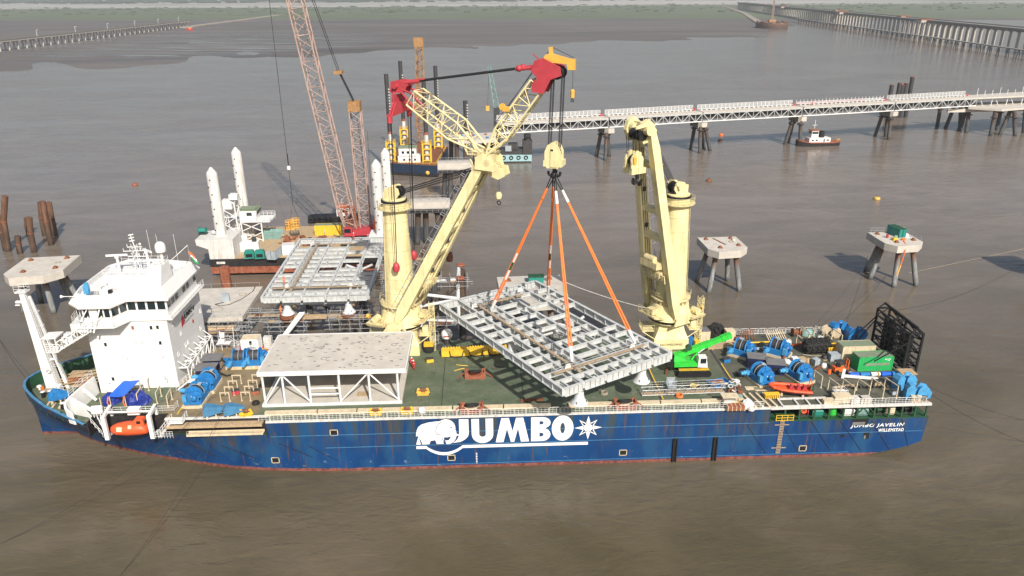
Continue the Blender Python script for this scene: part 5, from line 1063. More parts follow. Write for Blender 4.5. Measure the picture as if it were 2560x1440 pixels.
# ---- hooded roller fairleads
def fairlead(label, loc, rz_, m='blue_winch'):
    t = thing('roller_fairlead', label, 'fairlead', loc, rz_, 'blue rope fairleads')
    p = MB(); p.loft([[(-1.5, -.25, .9), (-1.5, .25, .9), (-1.5, .25, 1.3), (-1.5, -.25, 1.3)], [(.2, -.7, .7), (.2, .7, .7), (.2, .7, 1.9), (.2, -.7, 1.9)], [(1.2, -.75, .5), (1.2, .75, .5), (1.1, .6, 2.1), (1.1, -.6, 2.1)], [(1.6, -.6, .5), (1.6, .6, .5), (1.5, .45, 1.6), (1.5, -.45, 1.6)]]); p.obj('hood', m, t, smooth=False)
    for sg in (-1, 1): p = MB(); p.plate([(-1.3, .8), (.9, .5), (1.4, .6), (1.3, 1.5), (.3, 1.5)], (0, sg*.82-.05, 0), X, Z, .1); p.obj('cheek_plate', m, t, smooth=False)
    p = MB(); p.lathe([(.5, -.2), (.5, .2)], 16, (.2, 0, 1.1), (0, 1, 0)); p.obj('sheave', 'dark_steel', t)
    p = MB(); p.bb((-.3, -.7, 0), (-.1, -.5, .8)); p.bb((-.3, .5, 0), (-.1, .7, .8)); p.bb((.9, -.7, 0), (1.2, .7, .6)); p.obj('stand', 'beige', t)
    return t
f0 = fairlead('weathered blue fairlead at the near rail, left one of the pair', gp(537, 1040), math.radians(200), 'blue_old')
dup(f0, gp(588, 1038), math.radians(200), 'weathered blue fairlead at the near rail, next to the module corner')
f1 = fairlead('bright blue fairlead at the bow beside the foremast foot', (az(152, 996, 9.4).x, az(152, 996, 9.4).y, 8.9), math.radians(185))
def sheave_post(label, loc, rz_, m):
    t = thing('sheave_post', label, 'fairlead', loc, rz_, 'stern sheave posts')
    p = MB(); p.loft([[(-.7, -.65, 0), (.6, -.65, 0), (.6, .65, 0), (-.7, .65, 0)], [(-.7, -.65, 1.9), (.6, -.65, 1.9), (.6, .65, 1.9), (-.7, .65, 1.9)], [(-.3, -.65, 2.5), (.3, -.65, 2.5), (.3, .65, 2.5), (-.3, .65, 2.5)]]); p.obj('post', m, t, smooth=False)
    p = MB(); p.bb((.55, -.3, .9), (1.4, .3, 1.8)); p.obj('arm', m, t)
    for sg in (-1, 1): p = MB(); p.plate([(.9, .6), (2.2, .2), (2.9, .6), (3.0, 1.5), (2.3, 2.4), (1.4, 2.6), (1.0, 1.8)], (0, sg*.5-.06, 0), X, Z, .12); p.obj('cheek_plate', m, t, smooth=False)
    p = MB(); p.lathe([(.9, -.35), (.8, 0), (.9, .35)], 18, (2.0, 0, 1.4), (0, 1, 0)); p.obj('sheave', m, t)
    p = MB(); p.tube((2.0, -.62, 1.4), (2.0, .62, 1.4), .18, n=8); p.tube((1.7, -.6, 2.1), (1.7, .6, 2.1), .12, n=8); p.tube((2.5, -.6, 1.0), (2.5, .6, 1.0), .12, n=8); p.obj('pin', 'steel_grey', t)
    return t
s0 = sheave_post('light blue sheave post at the stern corner nearest the rail', (69.2, 1.9, DK), math.radians(-10), 'blue_light')
dup(s0, (69.0, 4.9, DK), math.radians(12), 'light blue sheave post behind the nearest one at the stern')
s1 = sheave_post('dark blue sheave post on the far stern side, left one', (67.6, 25.2, DK), math.radians(20), 'blue_winch')
dup(s1, (69.6, 22.8, DK), math.radians(5), 'dark blue sheave post on the far stern side, beside the lattice tower')
# ---- grey roofed huts
def hut(label, loc, m='navy'):
    t = thing('control_hut', label, 'hut', loc, .03, 'small dark control huts')
    p = MB(); p.bb((-1.3, -1.0, 0), (1.3, 1.0, 2.1)); p.obj('wall', m, t)
    p = MB(); p.bb((-1.75, -1.35, 2.1), (1.65, 1.35, 2.25)); p.obj('roof', 'roof_grey', t)
    p = MB(); p.bb((1.3, -.7, .3), (1.36, -.1, 1.7)); p.bb((1.3, .1, .3), (1.36, .8, 1.9)); p.obj('side_panel', 'tan_wood', t)
    p = MB(); p.path([(1.2, .5, 1.5), (2.0, .6, .6), (3.0, .3, .2), (4.0, .8, .15)], .14, 6); p.obj('hose', 'rubber', t)
    return t
h0 = hut('dark hut with flat grey roof, nearer of the two behind the blue winches', gp(520, 946)); dup(h0, gp(536, 921), .03, 'dark hut with flat grey roof, farther one beside the white block')
bx0 = thing('junction_box', 'small bright blue box on deck right of the grey roofed huts', 'box', gp(568, 912)); p = MB(); p.bb((-.5, -.4, .3), (.5, .4, 1.2)); p.obj('case', 'blue_winch', bx0); p = MB(); [p.bb((a-.06, b-.06, 0), (a+.06, b+.06, .3)) for a in (-.4, .4) for b in (-.3, .3)]; p.obj('feet', 'dark_steel', bx0)
# ---- containers
def container(name, label, loc, rz_, L, W_, H, m, roofm, group=None):
    t = thing(name, label, 'container', loc, rz_, group); n = int(L/.28)
    p = MB(); p.bb((-L/2, -W_/2, 0), (L/2, W_/2, .15)); p.obj('floor_frame', m, t)
    for sg in (-1, 1):
        pts = []
        for k in range(n+1):
            x = -L/2+.1+(L-.2)*k/n; o = .05 if k % 2 else 0; pts += [(x-.05, sg*(W_/2-.02-o)), (x+.05, sg*(W_/2-.02-o))]
        p = MB(); p.loft([[(a, b, .12) for a, b in pts], [(a, b, H-.08) for a, b in pts]], cap=False, closed=False); p.obj('corrugated_side', m, t, smooth=False)
    pts = [(L/2-.03-(.05 if k % 2 else 0), -W_/2+.08+(W_-.16)*k/12) for k in range(13)]
    p = MB(); p.loft([[(a, b, .12) for a, b in pts], [(a, b, H-.08) for a, b in pts]], cap=False, closed=False); p.obj('end_wall', m, t, smooth=False)
    p = MB()
    for sg in (-1, 1): p.bb((-L/2+.02, sg*W_/4-W_/4+.06, .15), (-L/2+.07, sg*W_/4+W_/4-.06, H-.1)); [p.tube((-L/2-.02, sg*W_/4+k, .2), (-L/2-.02, sg*W_/4+k, H-.2), .025, n=5) for k in (-.25, .25)]
    p.obj('door', m, t)
    p = MB(); p.bb((-L/2+.02, -W_/2+.02, H-.1), (L/2-.02, W_/2-.02, H-.03)); [p.bb((-L/2+.2+k*.5, -W_/2+.15, H-.03), (-L/2+.42+k*.5, W_/2-.15, H-.005)) for k in range(int((L-.4)/.5))]; p.obj('roof', roofm, t)
    for a in (-1, 1):
        for b in (-1, 1): p = MB(); p.bb((a*(L/2-.08)-.08, b*(W_/2-.08)-.08, 0), (a*(L/2-.08)+.08, b*(W_/2-.08)+.08, H)); p.obj('corner_post', m, t)
    p = MB(); [p.bb((-L/2, b*(W_/2-.05)-.05, H-.12), (L/2, b*(W_/2-.05)+.05, H)) for b in (-1, 1)]; p.obj('top_rail', m, t)
    return t
cg = container('shipping_container', 'green shipping container with corrugated sides beside the black lattice tower', (68.3, 12.2, DK), .03, 6.06, 2.44, 2.59, 'green_box', 'green_roof')
p = MB(); p.bb((-1.8, -1.235, 1.0), (2.4, -1.215, 1.45)); p.obj('pale_panel', 'green_roof', cg)
for a, w_, z in ((1.5, 1.3, 2.05), (2.0, .5, 1.8)):
    for k in range(int(w_/.22)): p = MB(); p.bb((a+k*.22-.08, -1.24, z), (a+k*.22+.06, -1.225, z+.16)); p.obj('stencil_mark', 'print_white', cg)
container('shipping_container', 'dull green roofed container with pale edges behind the bright green one', (67.3, 16.0, DK), .02, 6.06, 2.44, 2.75, 'beige', 'green_roof')
cw = container('shipping_container', 'white ten foot container standing on a red platform behind blue winches', (-39.0, 24.2, 9.55), .02, 3.1, 2.3, 2.5, 'white', 'beige')
p = thing('red_platform', 'red painted low platform under the white container at the far side', 'platform', (-38.5, 24.3, DK)); q = MB(); q.bb((-3.8, -1.7, 0), (3.8, 1.6, .16)); q.bb((-1.8, -1.6, .16), (1.8, 1.5, .34)); q.obj('plate', 'red_steel', p); q = MB(); railing(q, [(-3.7, 1.5, .16), (3.6, 1.5, .16)], 1.1, 1.0); q.obj('hand_rail', 'white', p)
p = thing('grey_rack_container', 'white slatted box end next to the white container', 'box', (-36.2, 24.8, DK)); q = MB(); q.bb((-.7, -.5, .3), (.7, .5, 2.6)); q.obj('case', 'white_old', p); [MB().bb((-.72, -.56, .6+k*.45), (.72, -.5, .7+k*.45)).obj('slat', 'steel_grey', p) for k in range(4)]
p = thing('light_stand', 'thin black lamp stand in front of the white container', 'lamp', gp(631, 890)); q = MB(); q.tube((0, 0, 0), (0, 0, 2.6), .04, n=5); [q.tube((0, 0, .8), (.5*math.cos(a), .5*math.sin(a), 0), .03, n=4) for a in (0, 2.1, 4.2)]; q.obj('tripod', 'black', p); q = MB(); q.box((0, -.05, 2.75), (.4, .2, .3)); q.obj('lamp_head', 'black', p)
p = thing('yellow_drum_set', 'yellow case right of the white container', 'box', gp(661, 892)); q = MB(); q.bb((-.5, -.4, 0), (.5, .4, 1.5)); q.bb((-.55, -.45, 1.3), (.55, .45, 1.45)); q.obj('case', 'yellow_orange', p); q = MB(); q.lathe([(.1, 0), (.75, .4), (.7, 1.2), (.1, 1.5)], 12, (1.4, 0, 0)); q.obj('white_bag', 'white', p)
# ---- beige goalpost supports forward
def goal(label, loc, rz_, w_=1.5, hgt=1.55, grp='beige goalpost supports'):
    t = thing('goalpost_support', label, 'support', loc, rz_, grp); p = MB(); p.beam((-w_/2, 0, hgt), (w_/2, 0, hgt), .13, .13); p.obj('cross_bar', 'beige', t)
    for sg in (-1, 1): p = MB(); p.beam((sg*(w_/2-.06), 0, 0), (sg*(w_/2-.06), 0, hgt-.06), .13, .13); p.bb((sg*(w_/2-.06)-.15, -.15, 0), (sg*(w_/2-.06)+.15, .15, .04)); p.obj('post', 'beige', t)
    return t
g0 = None
for ci, (col, nm) in enumerate((([(548.3, 977.5), (559, 962.5), (568, 947.5), (577.5, 933)], 'left row'), ([(600, 976), (609, 961), (618, 946), (627.5, 931.7)], 'right row beside the module'))):
    for k, (u, v) in enumerate(col):
        l = gp(u+16, v+26); lab = 'beige goalpost support, %s of the %s from the near side' % (ORD[k], nm)
        if g0 is None: g0 = goal(lab, l, -.04)
        else: dup(g0, l, -.04, lab)
gA = goal('tall beige frame on the aft deck, leftmost of the row near the stern rail', gp(2083, 984), R90+.2, 3.0, 2.1, 'aft rope frames'); 
for k, u in enumerate((2118, 2155, 2190, 2224)): dup(gA, gp(u, 987-k), R90+.2, 'tall beige frame on the aft deck, %s from the left near the stern rail' % ORD[k+1], 'aft rope frames')
gB = goal('tall beige frame on the aft deck, behind the orange boat', gp(2042, 962), R90+.2, 2.2, 2.1, 'aft rope frames')
gC = goal('beige frame at the blue tarpaulin by the white block, left', gp(296, 1000), R90, 2.4, 1.9, 'frames by the tarpaulin')
for u, v, nm in ((352, 1003, 'right of the blue sheet'), (399, 1000, 'on bare green deck'), (426, 1008, 'beside the white steps'), (378, 968, 'against the white wall')): dup(gC, gp(u, v), R90+.1, 'beige frame %s in front of the white block' % nm, 'frames by the tarpaulin')
for k, (u, v) in enumerate(((2000, 872), (2030, 868), (2062, 862), (2090, 856), (2010, 850), (2045, 848))): dup(gA, gp(u, v), R90+.15, 'beige frame on the far aft deck, %s in the group by the black fender' % ORD[k], 'aft rope frames')
# ---- blue tarpaulin shelter
tp = thing('tarpaulin_shelter', 'dark blue tarpaulin heap under a bright blue sheet in front of the white block', 'tarpaulin', gp(318, 1005))
rr = random.Random(9)
def heap(n, rx, ry, hgt, seed, cx=0, cy=0):
    r_ = random.Random(seed); rings = []
    for j, f_ in enumerate((1.0, .96, .8, .5, .15)):
        z = hgt*(0, .35, .75, .95, 1.0)[j]; rings.append([(cx+rx*f_*math.cos(2*PI*i/n)*(1+r_.uniform(-.12, .12)), cy+ry*f_*math.sin(2*PI*i/n)*(1+r_.uniform(-.12, .12)), max(0, z+r_.uniform(-.12, .12)*hgt*(j > 0))) for i in range(n)])
    return MB().loft(rings)
for cx, cy, rx, ry, h_, sd in ((1.3, .3, 1.9, 1.5, 1.6, 1), (-2.4, .2, 1.4, 1.3, 1.5, 2), (2.6, -.2, 1.3, 1.2, 1.2, 4)):
    heap(18, rx, ry, h_, sd, cx, cy).obj('tarpaulin', 'tarp_dark', tp, smooth=False)
p = MB(); p.loft([[(-1.9, -1.5, 1.9), (-.6, -1.5, 1.75), (.6, -1.5, 1.95)], [(-1.4, .2, 2.35), (0, .2, 2.2), (1.1, .2, 2.4)], [(-.8, 1.9, 2.8), (.4, 1.9, 2.7), (1.7, 1.9, 2.85)]], cap=False, closed=False); p.loft([[(-1.9, -1.5, 1.87), (-.6, -1.5, 1.72), (.6, -1.5, 1.92)], [(-1.4, .2, 2.32), (0, .2, 2.17), (1.1, .2, 2.37)], [(-.8, 1.9, 2.77), (.4, 1.9, 2.67), (1.7, 1.9, 2.82)]], cap=False, closed=False); p.obj('blue_sheet', 'blue_tarp', tp)
for a, b, h_ in ((-1.8, -1.4, 1.9), (.5, -1.4, 1.9), (-.7, 1.8, 2.8), (1.6, 1.8, 2.8), (-3.4, -1.2, 1.6), (-3.2, .8, 1.7)): p = MB(); p.beam((a, b, 0), (a, b, h_), .12); p.obj('prop', 'beige', tp)
for a in (-1.9, .5): p = MB(); p.path([(a, -1.55, 1.9), (a-.1, -1.9, 1.0), (a+.15, -2.0, .3)], .09, 5); p.obj('red_strap', 'orange', tp)
# ---- lifeboat with davits
lb = thing('lifeboat', 'orange enclosed lifeboat hanging in white davits at the near bow side', 'boat', (-51.2, 1.4, 6.6))
p = MB(); st = []
for x, w_, zb, zt in ((-2.9, .1, 1.2, 1.6), (-2.6, .7, .7, 1.9), (-1.9, 1.1, .4, 2.2), (-.6, 1.25, .3, 2.45), (.8, 1.25, .3, 2.5), (1.9, 1.15, .35, 2.5), (2.6, .95, .5, 2.0), (2.8, .6, .8, 1.5)):
    st.append([(x, w_*math.cos(a), (zb+zt)/2+((zt-zb)/2)*math.sin(a)*(1 if math.sin(a) < 0 else .95)) for a in [2*PI*k/14 for k in range(14)]])
p.loft(st); p.loft([[(a, b, z) for a, b in ((.9, -.75), (2.5, -.7), (2.5, .7), (.9, .75))] if z < 2.4 else [(a, b, z) for a, b in ((1.1, -.6), (2.2, -.5), (2.2, .5), (1.1, .6))] for z in (2.2, 3.1)]); p.obj('hull', 'lifeboat', lb)
p = MB(); p.loft([[(x, w_*1.06*math.cos(a), 1.28+.09*math.sin(a)) for a in [2*PI*k/12 for k in range(12)]] for x, w_ in ((-2.8, .35), (-1.9, 1.12), (0, 1.27), (1.9, 1.18), (2.7, .8))]); p.obj('fender_belt', 'lifeboat', lb)
for x0, x1, z0, z1, y in ((-1.5, -.7, 1.5, 2.1, -1.2), (.2, .7, 1.9, 2.35, -1.1)): p = MB(); p.hexa([(x0, y-.06, z0), (x1, y-.06, z0), (x1, y+.1, z0), (x0, y+.1, z0), (x0, y+.18, z1), (x1, y+.18, z1), (x1, y+.3, z1), (x0, y+.3, z1)]); p.obj('window', 'beige', lb)
p = MB(); p.bb((2.48, -.45, 2.3), (2.56, .45, 2.85)); p.bb((1.4, -.72, 2.45), (2.0, -.66, 2.9)); p.obj('cockpit_window', 'glass', lb)
dv = thing('lifeboat_davits', 'white davit frames and fall gear around the orange lifeboat', 'davit', (-51.2, 2, 6.6))
for x in (-54.4, -47.7):
    p = MB(); p.beam((x, .6, 6.6), (x, .6, 10.6), .5, .6); p.beam((x, .7, 10.4), (x, 3.2, 10.8), .4, .5); p.beam((x, 3.2, 9.2), (x, 3.0, 10.8), .4); p.beam((x, .6, 7), (x, 2.6, 6.7), .3); p.obj('davit_arm', 'white', dv, world=True, smooth=False)
p = MB(); p.tube((-54.4, 1.9, 10.5), (-47.7, 1.9, 10.5), .16, n=8); p.obj('cross_tube', 'white', dv, world=True)
p = MB(); p.box((-50.8, 2.9, 10.1), (1.8, 1, 1)); p.obj('davit_winch', 'white', dv, world=True)
p = MB(); railing(p, [(-55.6, 3.6, 9.25), (-47, 3.6, 9.25), (-45.2, 3.6, 9.25), (-45.2, 5.2, 9.25)], 1.1, 1.1, .035, (.33, .66, 1)); railing(p, [(-56.4, 2.6, 8.9), (-55.0, 1.2, 7.0)], 1.0, .7, .035); railing(p, [(-57.0, 1.8, 8.7), (-55.2, .9, 6.8)], 1.0, .7, .035); p.obj('boat_deck_rail', 'white', ship, world=True)
p = MB(); 
for k in range(9): p.bb((-46.9+.42*k*.0, .6+.0, 6.7+.3*k), (-46.3, 1.6, 6.76+.3*k)) if k < 1 else p.bb((-46.9+.22*k, .5, 6.7+.27*k), (-46.5+.22*k, 1.6, 6.76+.27*k))
railing(p, [(-46.9, .5, 6.7), (-44.8, .5, 9.1)], 1, .6); railing(p, [(-46.9, 1.6, 6.7), (-44.8, 1.6, 9.1)], 1, .6); p.bb((-45, .3, 9.1), (-42.8, 2.4, 9.18)); railing(p, [(-45, .35, 9.2), (-42.8, .35, 9.2), (-42.8, 2.3, 9.2)], 1, .7, .035, (.33, .66, 1)); railing(p, [(-47.2, .3, 6.7), (-44.6, .3, 6.7)], 1.1, .4, .03, (.33, .66, 1)); p.obj('boarding_stair', 'white', ship, world=True)
for k, (x, y) in enumerate(((-56.4, 3.0), (-57.0, 4.1))):
    t = thing('life_raft_canister', ('white life raft canister at the bow end of the lifeboat, nearer', 'white life raft canister at the bow end of the lifeboat, farther')[k], 'life raft', (x, y, 9.25), .1, 'life raft canisters'); p = MB(); p.lathe([(.2, -.85), (.4, -.7), (.42, 0), (.4, .7), (.2, .85)], 14, (0, 0, .75), (1, 0, 0)); p.obj('canister', 'white', t); p = MB(); [p.bb((a-.06, -.35, 0), (a+.06, .35, .4)) for a in (-.45, .45)]; p.obj('cradle', 'white', t)
p = MB(); p.bb((-45.6, .45, 8.35), (-31.2, 1.7, 8.5)); p.bb((-45.6, .4, 8.2), (-31.2, .55, 8.62)); p.obj('side_walkway', 'tan_wood', ship, world=True)
# accommodation ladder stowed in the side recess
t = thing('accommodation_ladder', 'long beige gangway ladder stowed in the hull side recess', 'gangway', (-36.9, .8, 6.75)); p = MB(); p.bb((-5.7, -.5, .1), (5.7, .5, .22)); p.bb((-5.7, -.55, .1), (5.7, -.45, .45)); p.bb((-5.7, .45, .1), (5.7, .55, .45)); p.obj('ladder_frame', 'beige', t); p = MB(); railing(p, [(-5.6, -.5, .4), (5.6, -.5, .4)], .55, .9, .025); p.obj('folded_rail', 'beige', t)
p = MB(); [p.bb((-5.5+.36*k, -.42, .22), (-5.25+.36*k, .42, .27)) for k in range(31)]; p.obj('tread', 'beige', t)
# ---- bow gear
def bollard(label, loc):
    t = thing('bollard', label, 'bollard', loc, 0, 'bow bollards')
    for a in (-.5, .5): p = MB(); p.lathe([(.3, 0), (.28, .8), (.36, .85), (.36, 1.0)], 14, (a, .3*a, 0)); p.obj('post', 'black', t); p = MB(); p.lathe([(.36, 1.0), (.34, 1.06)], 14, (a, .3*a, 0)); p.obj('white_cap', 'white', t)
    return t
F5 = 8.5
def fp(u, v): q = az(u, v, F5); return (q.x, q.y, F5)
b0 = bollard('black bollard pair with white tops left of the blue fairlead on the foredeck', fp(119, 992)); dup(b0, fp(166, 1018), .8, 'black bollard pair behind the near bulwark below the blue fairlead')
t = thing('rope_coil', 'big coil of tan mooring rope at the foot of the white foremast', 'rope', fp(128, 976)); [MB().ring((0, 0, .12+.16*k), .95-.1*k, .13, Z, 20, 6).obj('rope_turn', 'rope', t) for k in range(4)]
t = thing('deck_cowl', 'white and red mushroom vent on the green foredeck', 'vent', fp(100, 974)); p = MB(); p.lathe([(.2, 0), (.2, .5), (.4, .55), (.35, .75), (.05, .85)], 12); p.obj('cowl', 'white', t); p = MB(); p.lathe([(.25, 0), (.25, .6), (.1, .7)], 10, (.6, -.2, 0)); p.obj('red_valve', 'orange', t)
t = thing('windlass', 'brown machinery and pipes between foremast and white breakwater wall', 'windlass', fp(205, 965)); 
p = MB(); p.bb((-2.6, -.7, .2), (2.6, .7, .5)); p.obj('bed', 'tan_wood', t); p = MB(); p.tube((-1.8, 0, 1.0), (-.2, 0, 1.0), .6, n=14); p.tube((.4, 0, 1), (2.0, 0, 1), .55, n=14); p.obj('drum', 'rust', t)
for k in range(6): p = MB(); y = -1.2+.5*k; p.beam((-3.4, y, .9+.25*(k % 3)), (4.6, y+1.2, 1.6+.25*(k % 3)), .16); p.obj('pipe', 'tan_wood', t)
p = MB(); p.bb((-2.6, 1.6, 0), (0, 3, 1.4)); p.obj('chest', 'tan_wood', t); p = MB(); p.bb((-3.2, -2.2, 0), (-2.2, -1.4, 1.3)); railing(p, [(-3.4, -2.4, 0), (-1.0, -2.4, 0)], 1.3, .6); p.obj('white_locker', 'white', t)
for (u, v) in ((95, 950), (104, 962), (110, 955)): pass
t = thing('yellow_step', 'yellow steps on the inside of the bow bulwark', 'steps', fp(105, 948)); [MB().bb((-.9+.15*k, .25*k-.4, .25+.3*k), (.3+.15*k, .25*k-.25, .33+.3*k)).obj('tread', 'yellow', t) for k in range(5)]
# tan mooring rails by the near bulwark
t = thing('roller_stand', 'beige roller stand and mooring bed under the bow fairlead', 'stand', fp(150, 1012)); p = MB(); [p.beam((a, -1.2, .1), (a-.5, 1.6, .1), .3, .2) for a in (-1.6, -.6, .5)]; p.bb((-2, .9, 0), (2.2, 1.3, .7)); p.obj('bed', 'beige', t); [MB().beam((a, 0, 0), (a, 0, 1.3), .16).obj('leg', 'beige', t) for a in (-1.2, 1.0)]
# ---- big items midship
t = thing('yellow_spreader', 'long yellow steel box beam lying across the green deck behind the hanging frame', 'beam', (.8, 20.7, DK), .06); p = MB(); p.bb((-5.8, -.6, .15), (5.8, .6, 1.35)); bd = p.obj('box_beam', 'yellow', t)
for k in range(24): p = MB(); p.box((-5.5+.48*k, .45, 1.45), (.2, .2, .22)); p.obj('tooth', 'yellow', t)
for a in (-3.2, .2, 3.6): p = MB(); p.bb((a-.7, -.72, .35), (a+.7, -.6, .85)); p.obj('bracket', 'yellow', t); p = MB(); p.path([(a-1.2, -.7, 1.3), (a-1.0, -.9, .4), (a, -1.1, .15), (a+1.0, -.9, .3), (a+1.3, -.7, 1.2)], .08, 5); p.obj('hose', 'rubber', t)
def saddle(label, loc, rz_=0):
    t = thing('pile_saddle', label, 'saddle', loc, rz_, 'rusty pile saddles')
    for y in (-.7, .7): p = MB(); p.plate([(-1.7, 0), (1.7, 0), (1.7, 1.15)]+arc(0, 1.2, 1.15, .75, 0, -180, 10)+[(-1.7, 1.15)], (0, y-.1, 0), X, Z, .2); p.obj('cradle_plate', 'red_oxide', t, smooth=False)
    p = MB(); p.bb((-1.7, -.7, 0), (1.7, .7, .12)); p.bb((-1.75, -.8, 0), (-1.5, .8, 1.2)); p.bb((1.5, -.8, 0), (1.75, .8, 1.2)); p.obj('base', 'red_oxide', t)
    p = MB(); p.ring((0, 0, 1.0), .95, .2, (0, .45, 1), 18, 6); p.obj('rubber_pad', 'rubber', t)
    for sg in (-1, 1): p = MB(); p.beam((sg*1.7, -.3, 1.0), (sg*3.0, -.6, .06), .14); p.obj('stay', 'red_oxide', t)
    return t
sd0 = saddle('rusty red pile saddle on the open green deck', gp(1188, 941)); dup(sd0, gp(1180, 1026), 0, 'rusty red pile saddle at the near rail above the big letter J'); dup(sd0, gp(1562, 1016), 0, 'rusty red pile saddle at the near rail above the star')
def gadget(label, loc, m, rz_=0):
    t = thing('deck_roller', label, 'deck gear', loc, rz_); p = MB(); p.bb((-.9, -.5, 0), (.9, .5, .25)); [p.plate([(-.4, 0), (.4, 0), (.15, .9), (-.15, .9)], (a, -.06, .25), X, Z, .12) for a in (-.7, .7)]; p.obj('bracket', m, t); p = MB(); p.tube((-.7, 0, .75), (.7, 0, .75), .22, n=10); p.obj('roller', 'rust', t); return t
gadget('yellow roller bracket at the near rail left of the elephant emblem', gp(940, 1035), 'yellow'); gadget('second yellow roller bracket at the near rail above the elephant emblem', gp(1018, 1032), 'yellow'); gadget('small yellow pump on the green deck right of the module', gp(1058, 985), 'yellow_orange'); gadget('yellow valve near the blue fairleads', gp(616, 1038), 'yellow')
t = thing('white_canister', 'white rounded canister at the near rail above the elephant', 'canister', gp(1056, 1034)); p = MB(); p.lathe([(.2, -.5), (.5, -.4), (.55, 0), (.5, .4), (.2, .5)], 12, (0, 0, .6), (1, 0, .2)); p.obj('shell', 'white', t); p = MB(); [p.bb((a-.05, -.4, 0), (a+.05, .4, .4)) for a in (-.3, .3)]; p.obj('cradle', 'white', t)
for k, (u, v, lab) in enumerate(((1155, 915, 'yellow bent pipe lying on green deck beside the rusty saddle'), (1148, 925, 'yellow lashing bar lying on green deck near the rusty saddle'))): t = put(MB().path([(-1.0, .3, .12), (-.2, 0, .12), (1.0, -.2, .12)] if k == 0 else [(-.8, -.4, .1), (.3, .2, .1), (.9, .3, .12)], .07, 5).obj('lashing_bar', 'yellow', loc=gp(u, v)), lab, 'bar')
t = thing('control_cabinet', 'grey scaffold cage beside the first crane pedestal', 'cage', gp(1080, 862)); p = MB(); railing(p, [(-1.2, -1, 0), (1.2, -1, 0), (1.2, 1, 0), (-1.2, 1, 0), (-1.2, -1, 0)], 2.2, .6, .03, (.3, .6, 1)); p.obj('cage_bars', 'scaffold', t); p = MB(); p.bb((-.5, -.4, 0), (.6, .5, 1.5)); p.obj('cabinet', 'grey_box', t)
t = thing('white_buoy', 'round white buoy with dark print beyond the deck edge right of the first crane', 'buoy', (-4.2, 25.4, DK)); p = MB(); p.lathe([(.1, 1.0), (.9, 1.3), (1.05, 1.9), (.9, 2.5), (.4, 2.9), (.1, 3)], 16); p.obj('float', 'white', t); p = MB(); p.lathe([(.6, 0), (.5, 1.1)], 10); p.obj('base', 'dark_steel', t); p = MB(); p.bb((-.5, -1.06, 1.85), (.5, -1.0, 2.05)); p.obj('print_band', 'red_steel', t)
t = thing('rope_reel', 'black hose reel with yellow top beside the first crane ladder', 'reel', gp(1072, 878)); p = MB(); p.lathe([(.9, 0), (1.0, .5), (.8, 1.0)], 16); p.obj('coil', 'rubber', t); p = MB(); p.bb((-.8, -.5, 1.1), (.8, .5, 1.7)); p.obj('power_unit', 'yellow', t)
# ---- green telescopic crawler crane
gc = thing('crawler_crane', 'bright green telescopic crawler crane with white cab on the aft deck', 'crane', (37.4, 12.6, DK), 0)
def track(y):
    p = MB(); n = 26; pts = []
    for k in range(9): a = math.radians(90+180*k/8); pts.append((-2.3+.52*math.cos(a), .52+.52*math.sin(a)))
    for k in range(9): a = math.radians(-90+180*k/8); pts.append((2.3+.52*math.cos(a), .52+.52*math.sin(a)))
    p.plate(pts, (0, y-.28, .02), X, Z, .56); o = p.obj('track', 'black', gc)
    for k in range(22): x = -2.4+.23*k; q = MB(); q.bb((x-.09, y-.4, 1.05), (x+.09, y+.4, 1.12)); q.obj('track_pad', 'yellow', o)
    for k in range(6): x = -2.0+.8*k; q = MB(); q.lathe([(.22, -.35), (.22, .35)], 10, (x, y, .35), (0, 1, 0)); q.obj('road_wheel', 'rust', o)
for y in (-1.5, 1.5): track(y)
p = MB(); p.bb((-1.5, -1.3, .6), (1.5, 1.3, 1.1)); p.tube((0, 0, 1.0), (0, 0, 1.5), .8, n=16); p.obj('undercarriage', 'dark_steel', gc)
p = MB(); p.hexa([(-3.3, -1.4, 1.5), (1.2, -1.4, 1.5), (1.2, 1.3, 1.5), (-3.3, 1.3, 1.5), (-3.3, -1.4, 2.3), (.9, -1.4, 2.1), (.9, 1.3, 2.1), (-3.3, 1.3, 2.3)]); p.hexa([(-3.3, -.9, 2.3), (-1.0, -.9, 2.3), (-1.0, 1.0, 2.3), (-3.3, 1.0, 2.3), (-3.2, -.7, 3.3), (-2.3, -.7, 3.2), (-2.3, .8, 3.2), (-3.2, .8, 3.3)]); p.obj('upper_body', 'green_crane', gc, smooth=False)
p = MB(); p.bb((-4.5, -1.2, 1.5), (-3.3, 1.2, 2.6)); p.tube((-3.9, -.9, 2.8), (-3.9, .9, 2.8), .45, n=12); p.obj('counterweight', 'black', gc)
p = MB(); p.hexa([(.6, -1.6, 1.5), (2.3, -1.6, 1.4), (2.3, -.5, 1.4), (.6, -.5, 1.5), (.7, -1.55, 3.4), (2.0, -1.55, 3.4), (2.0, -.55, 3.4), (.7, -.55, 3.4)]); cab = p.obj('cab', 'white', gc, smooth=False)
p = MB(); p.bb((1.0, -1.62, 2.2), (1.95, -1.57, 3.1)); p.hexa([(2.3, -1.4, 2.2), (2.33, -1.4, 2.2), (2.33, -.7, 2.2), (2.3, -.7, 2.2), (2.07, -1.4, 3.2), (2.1, -1.4, 3.2), (2.1, -.7, 3.2), (2.07, -.7, 3.2)]); p.obj('cab_window', 'glass', cab)
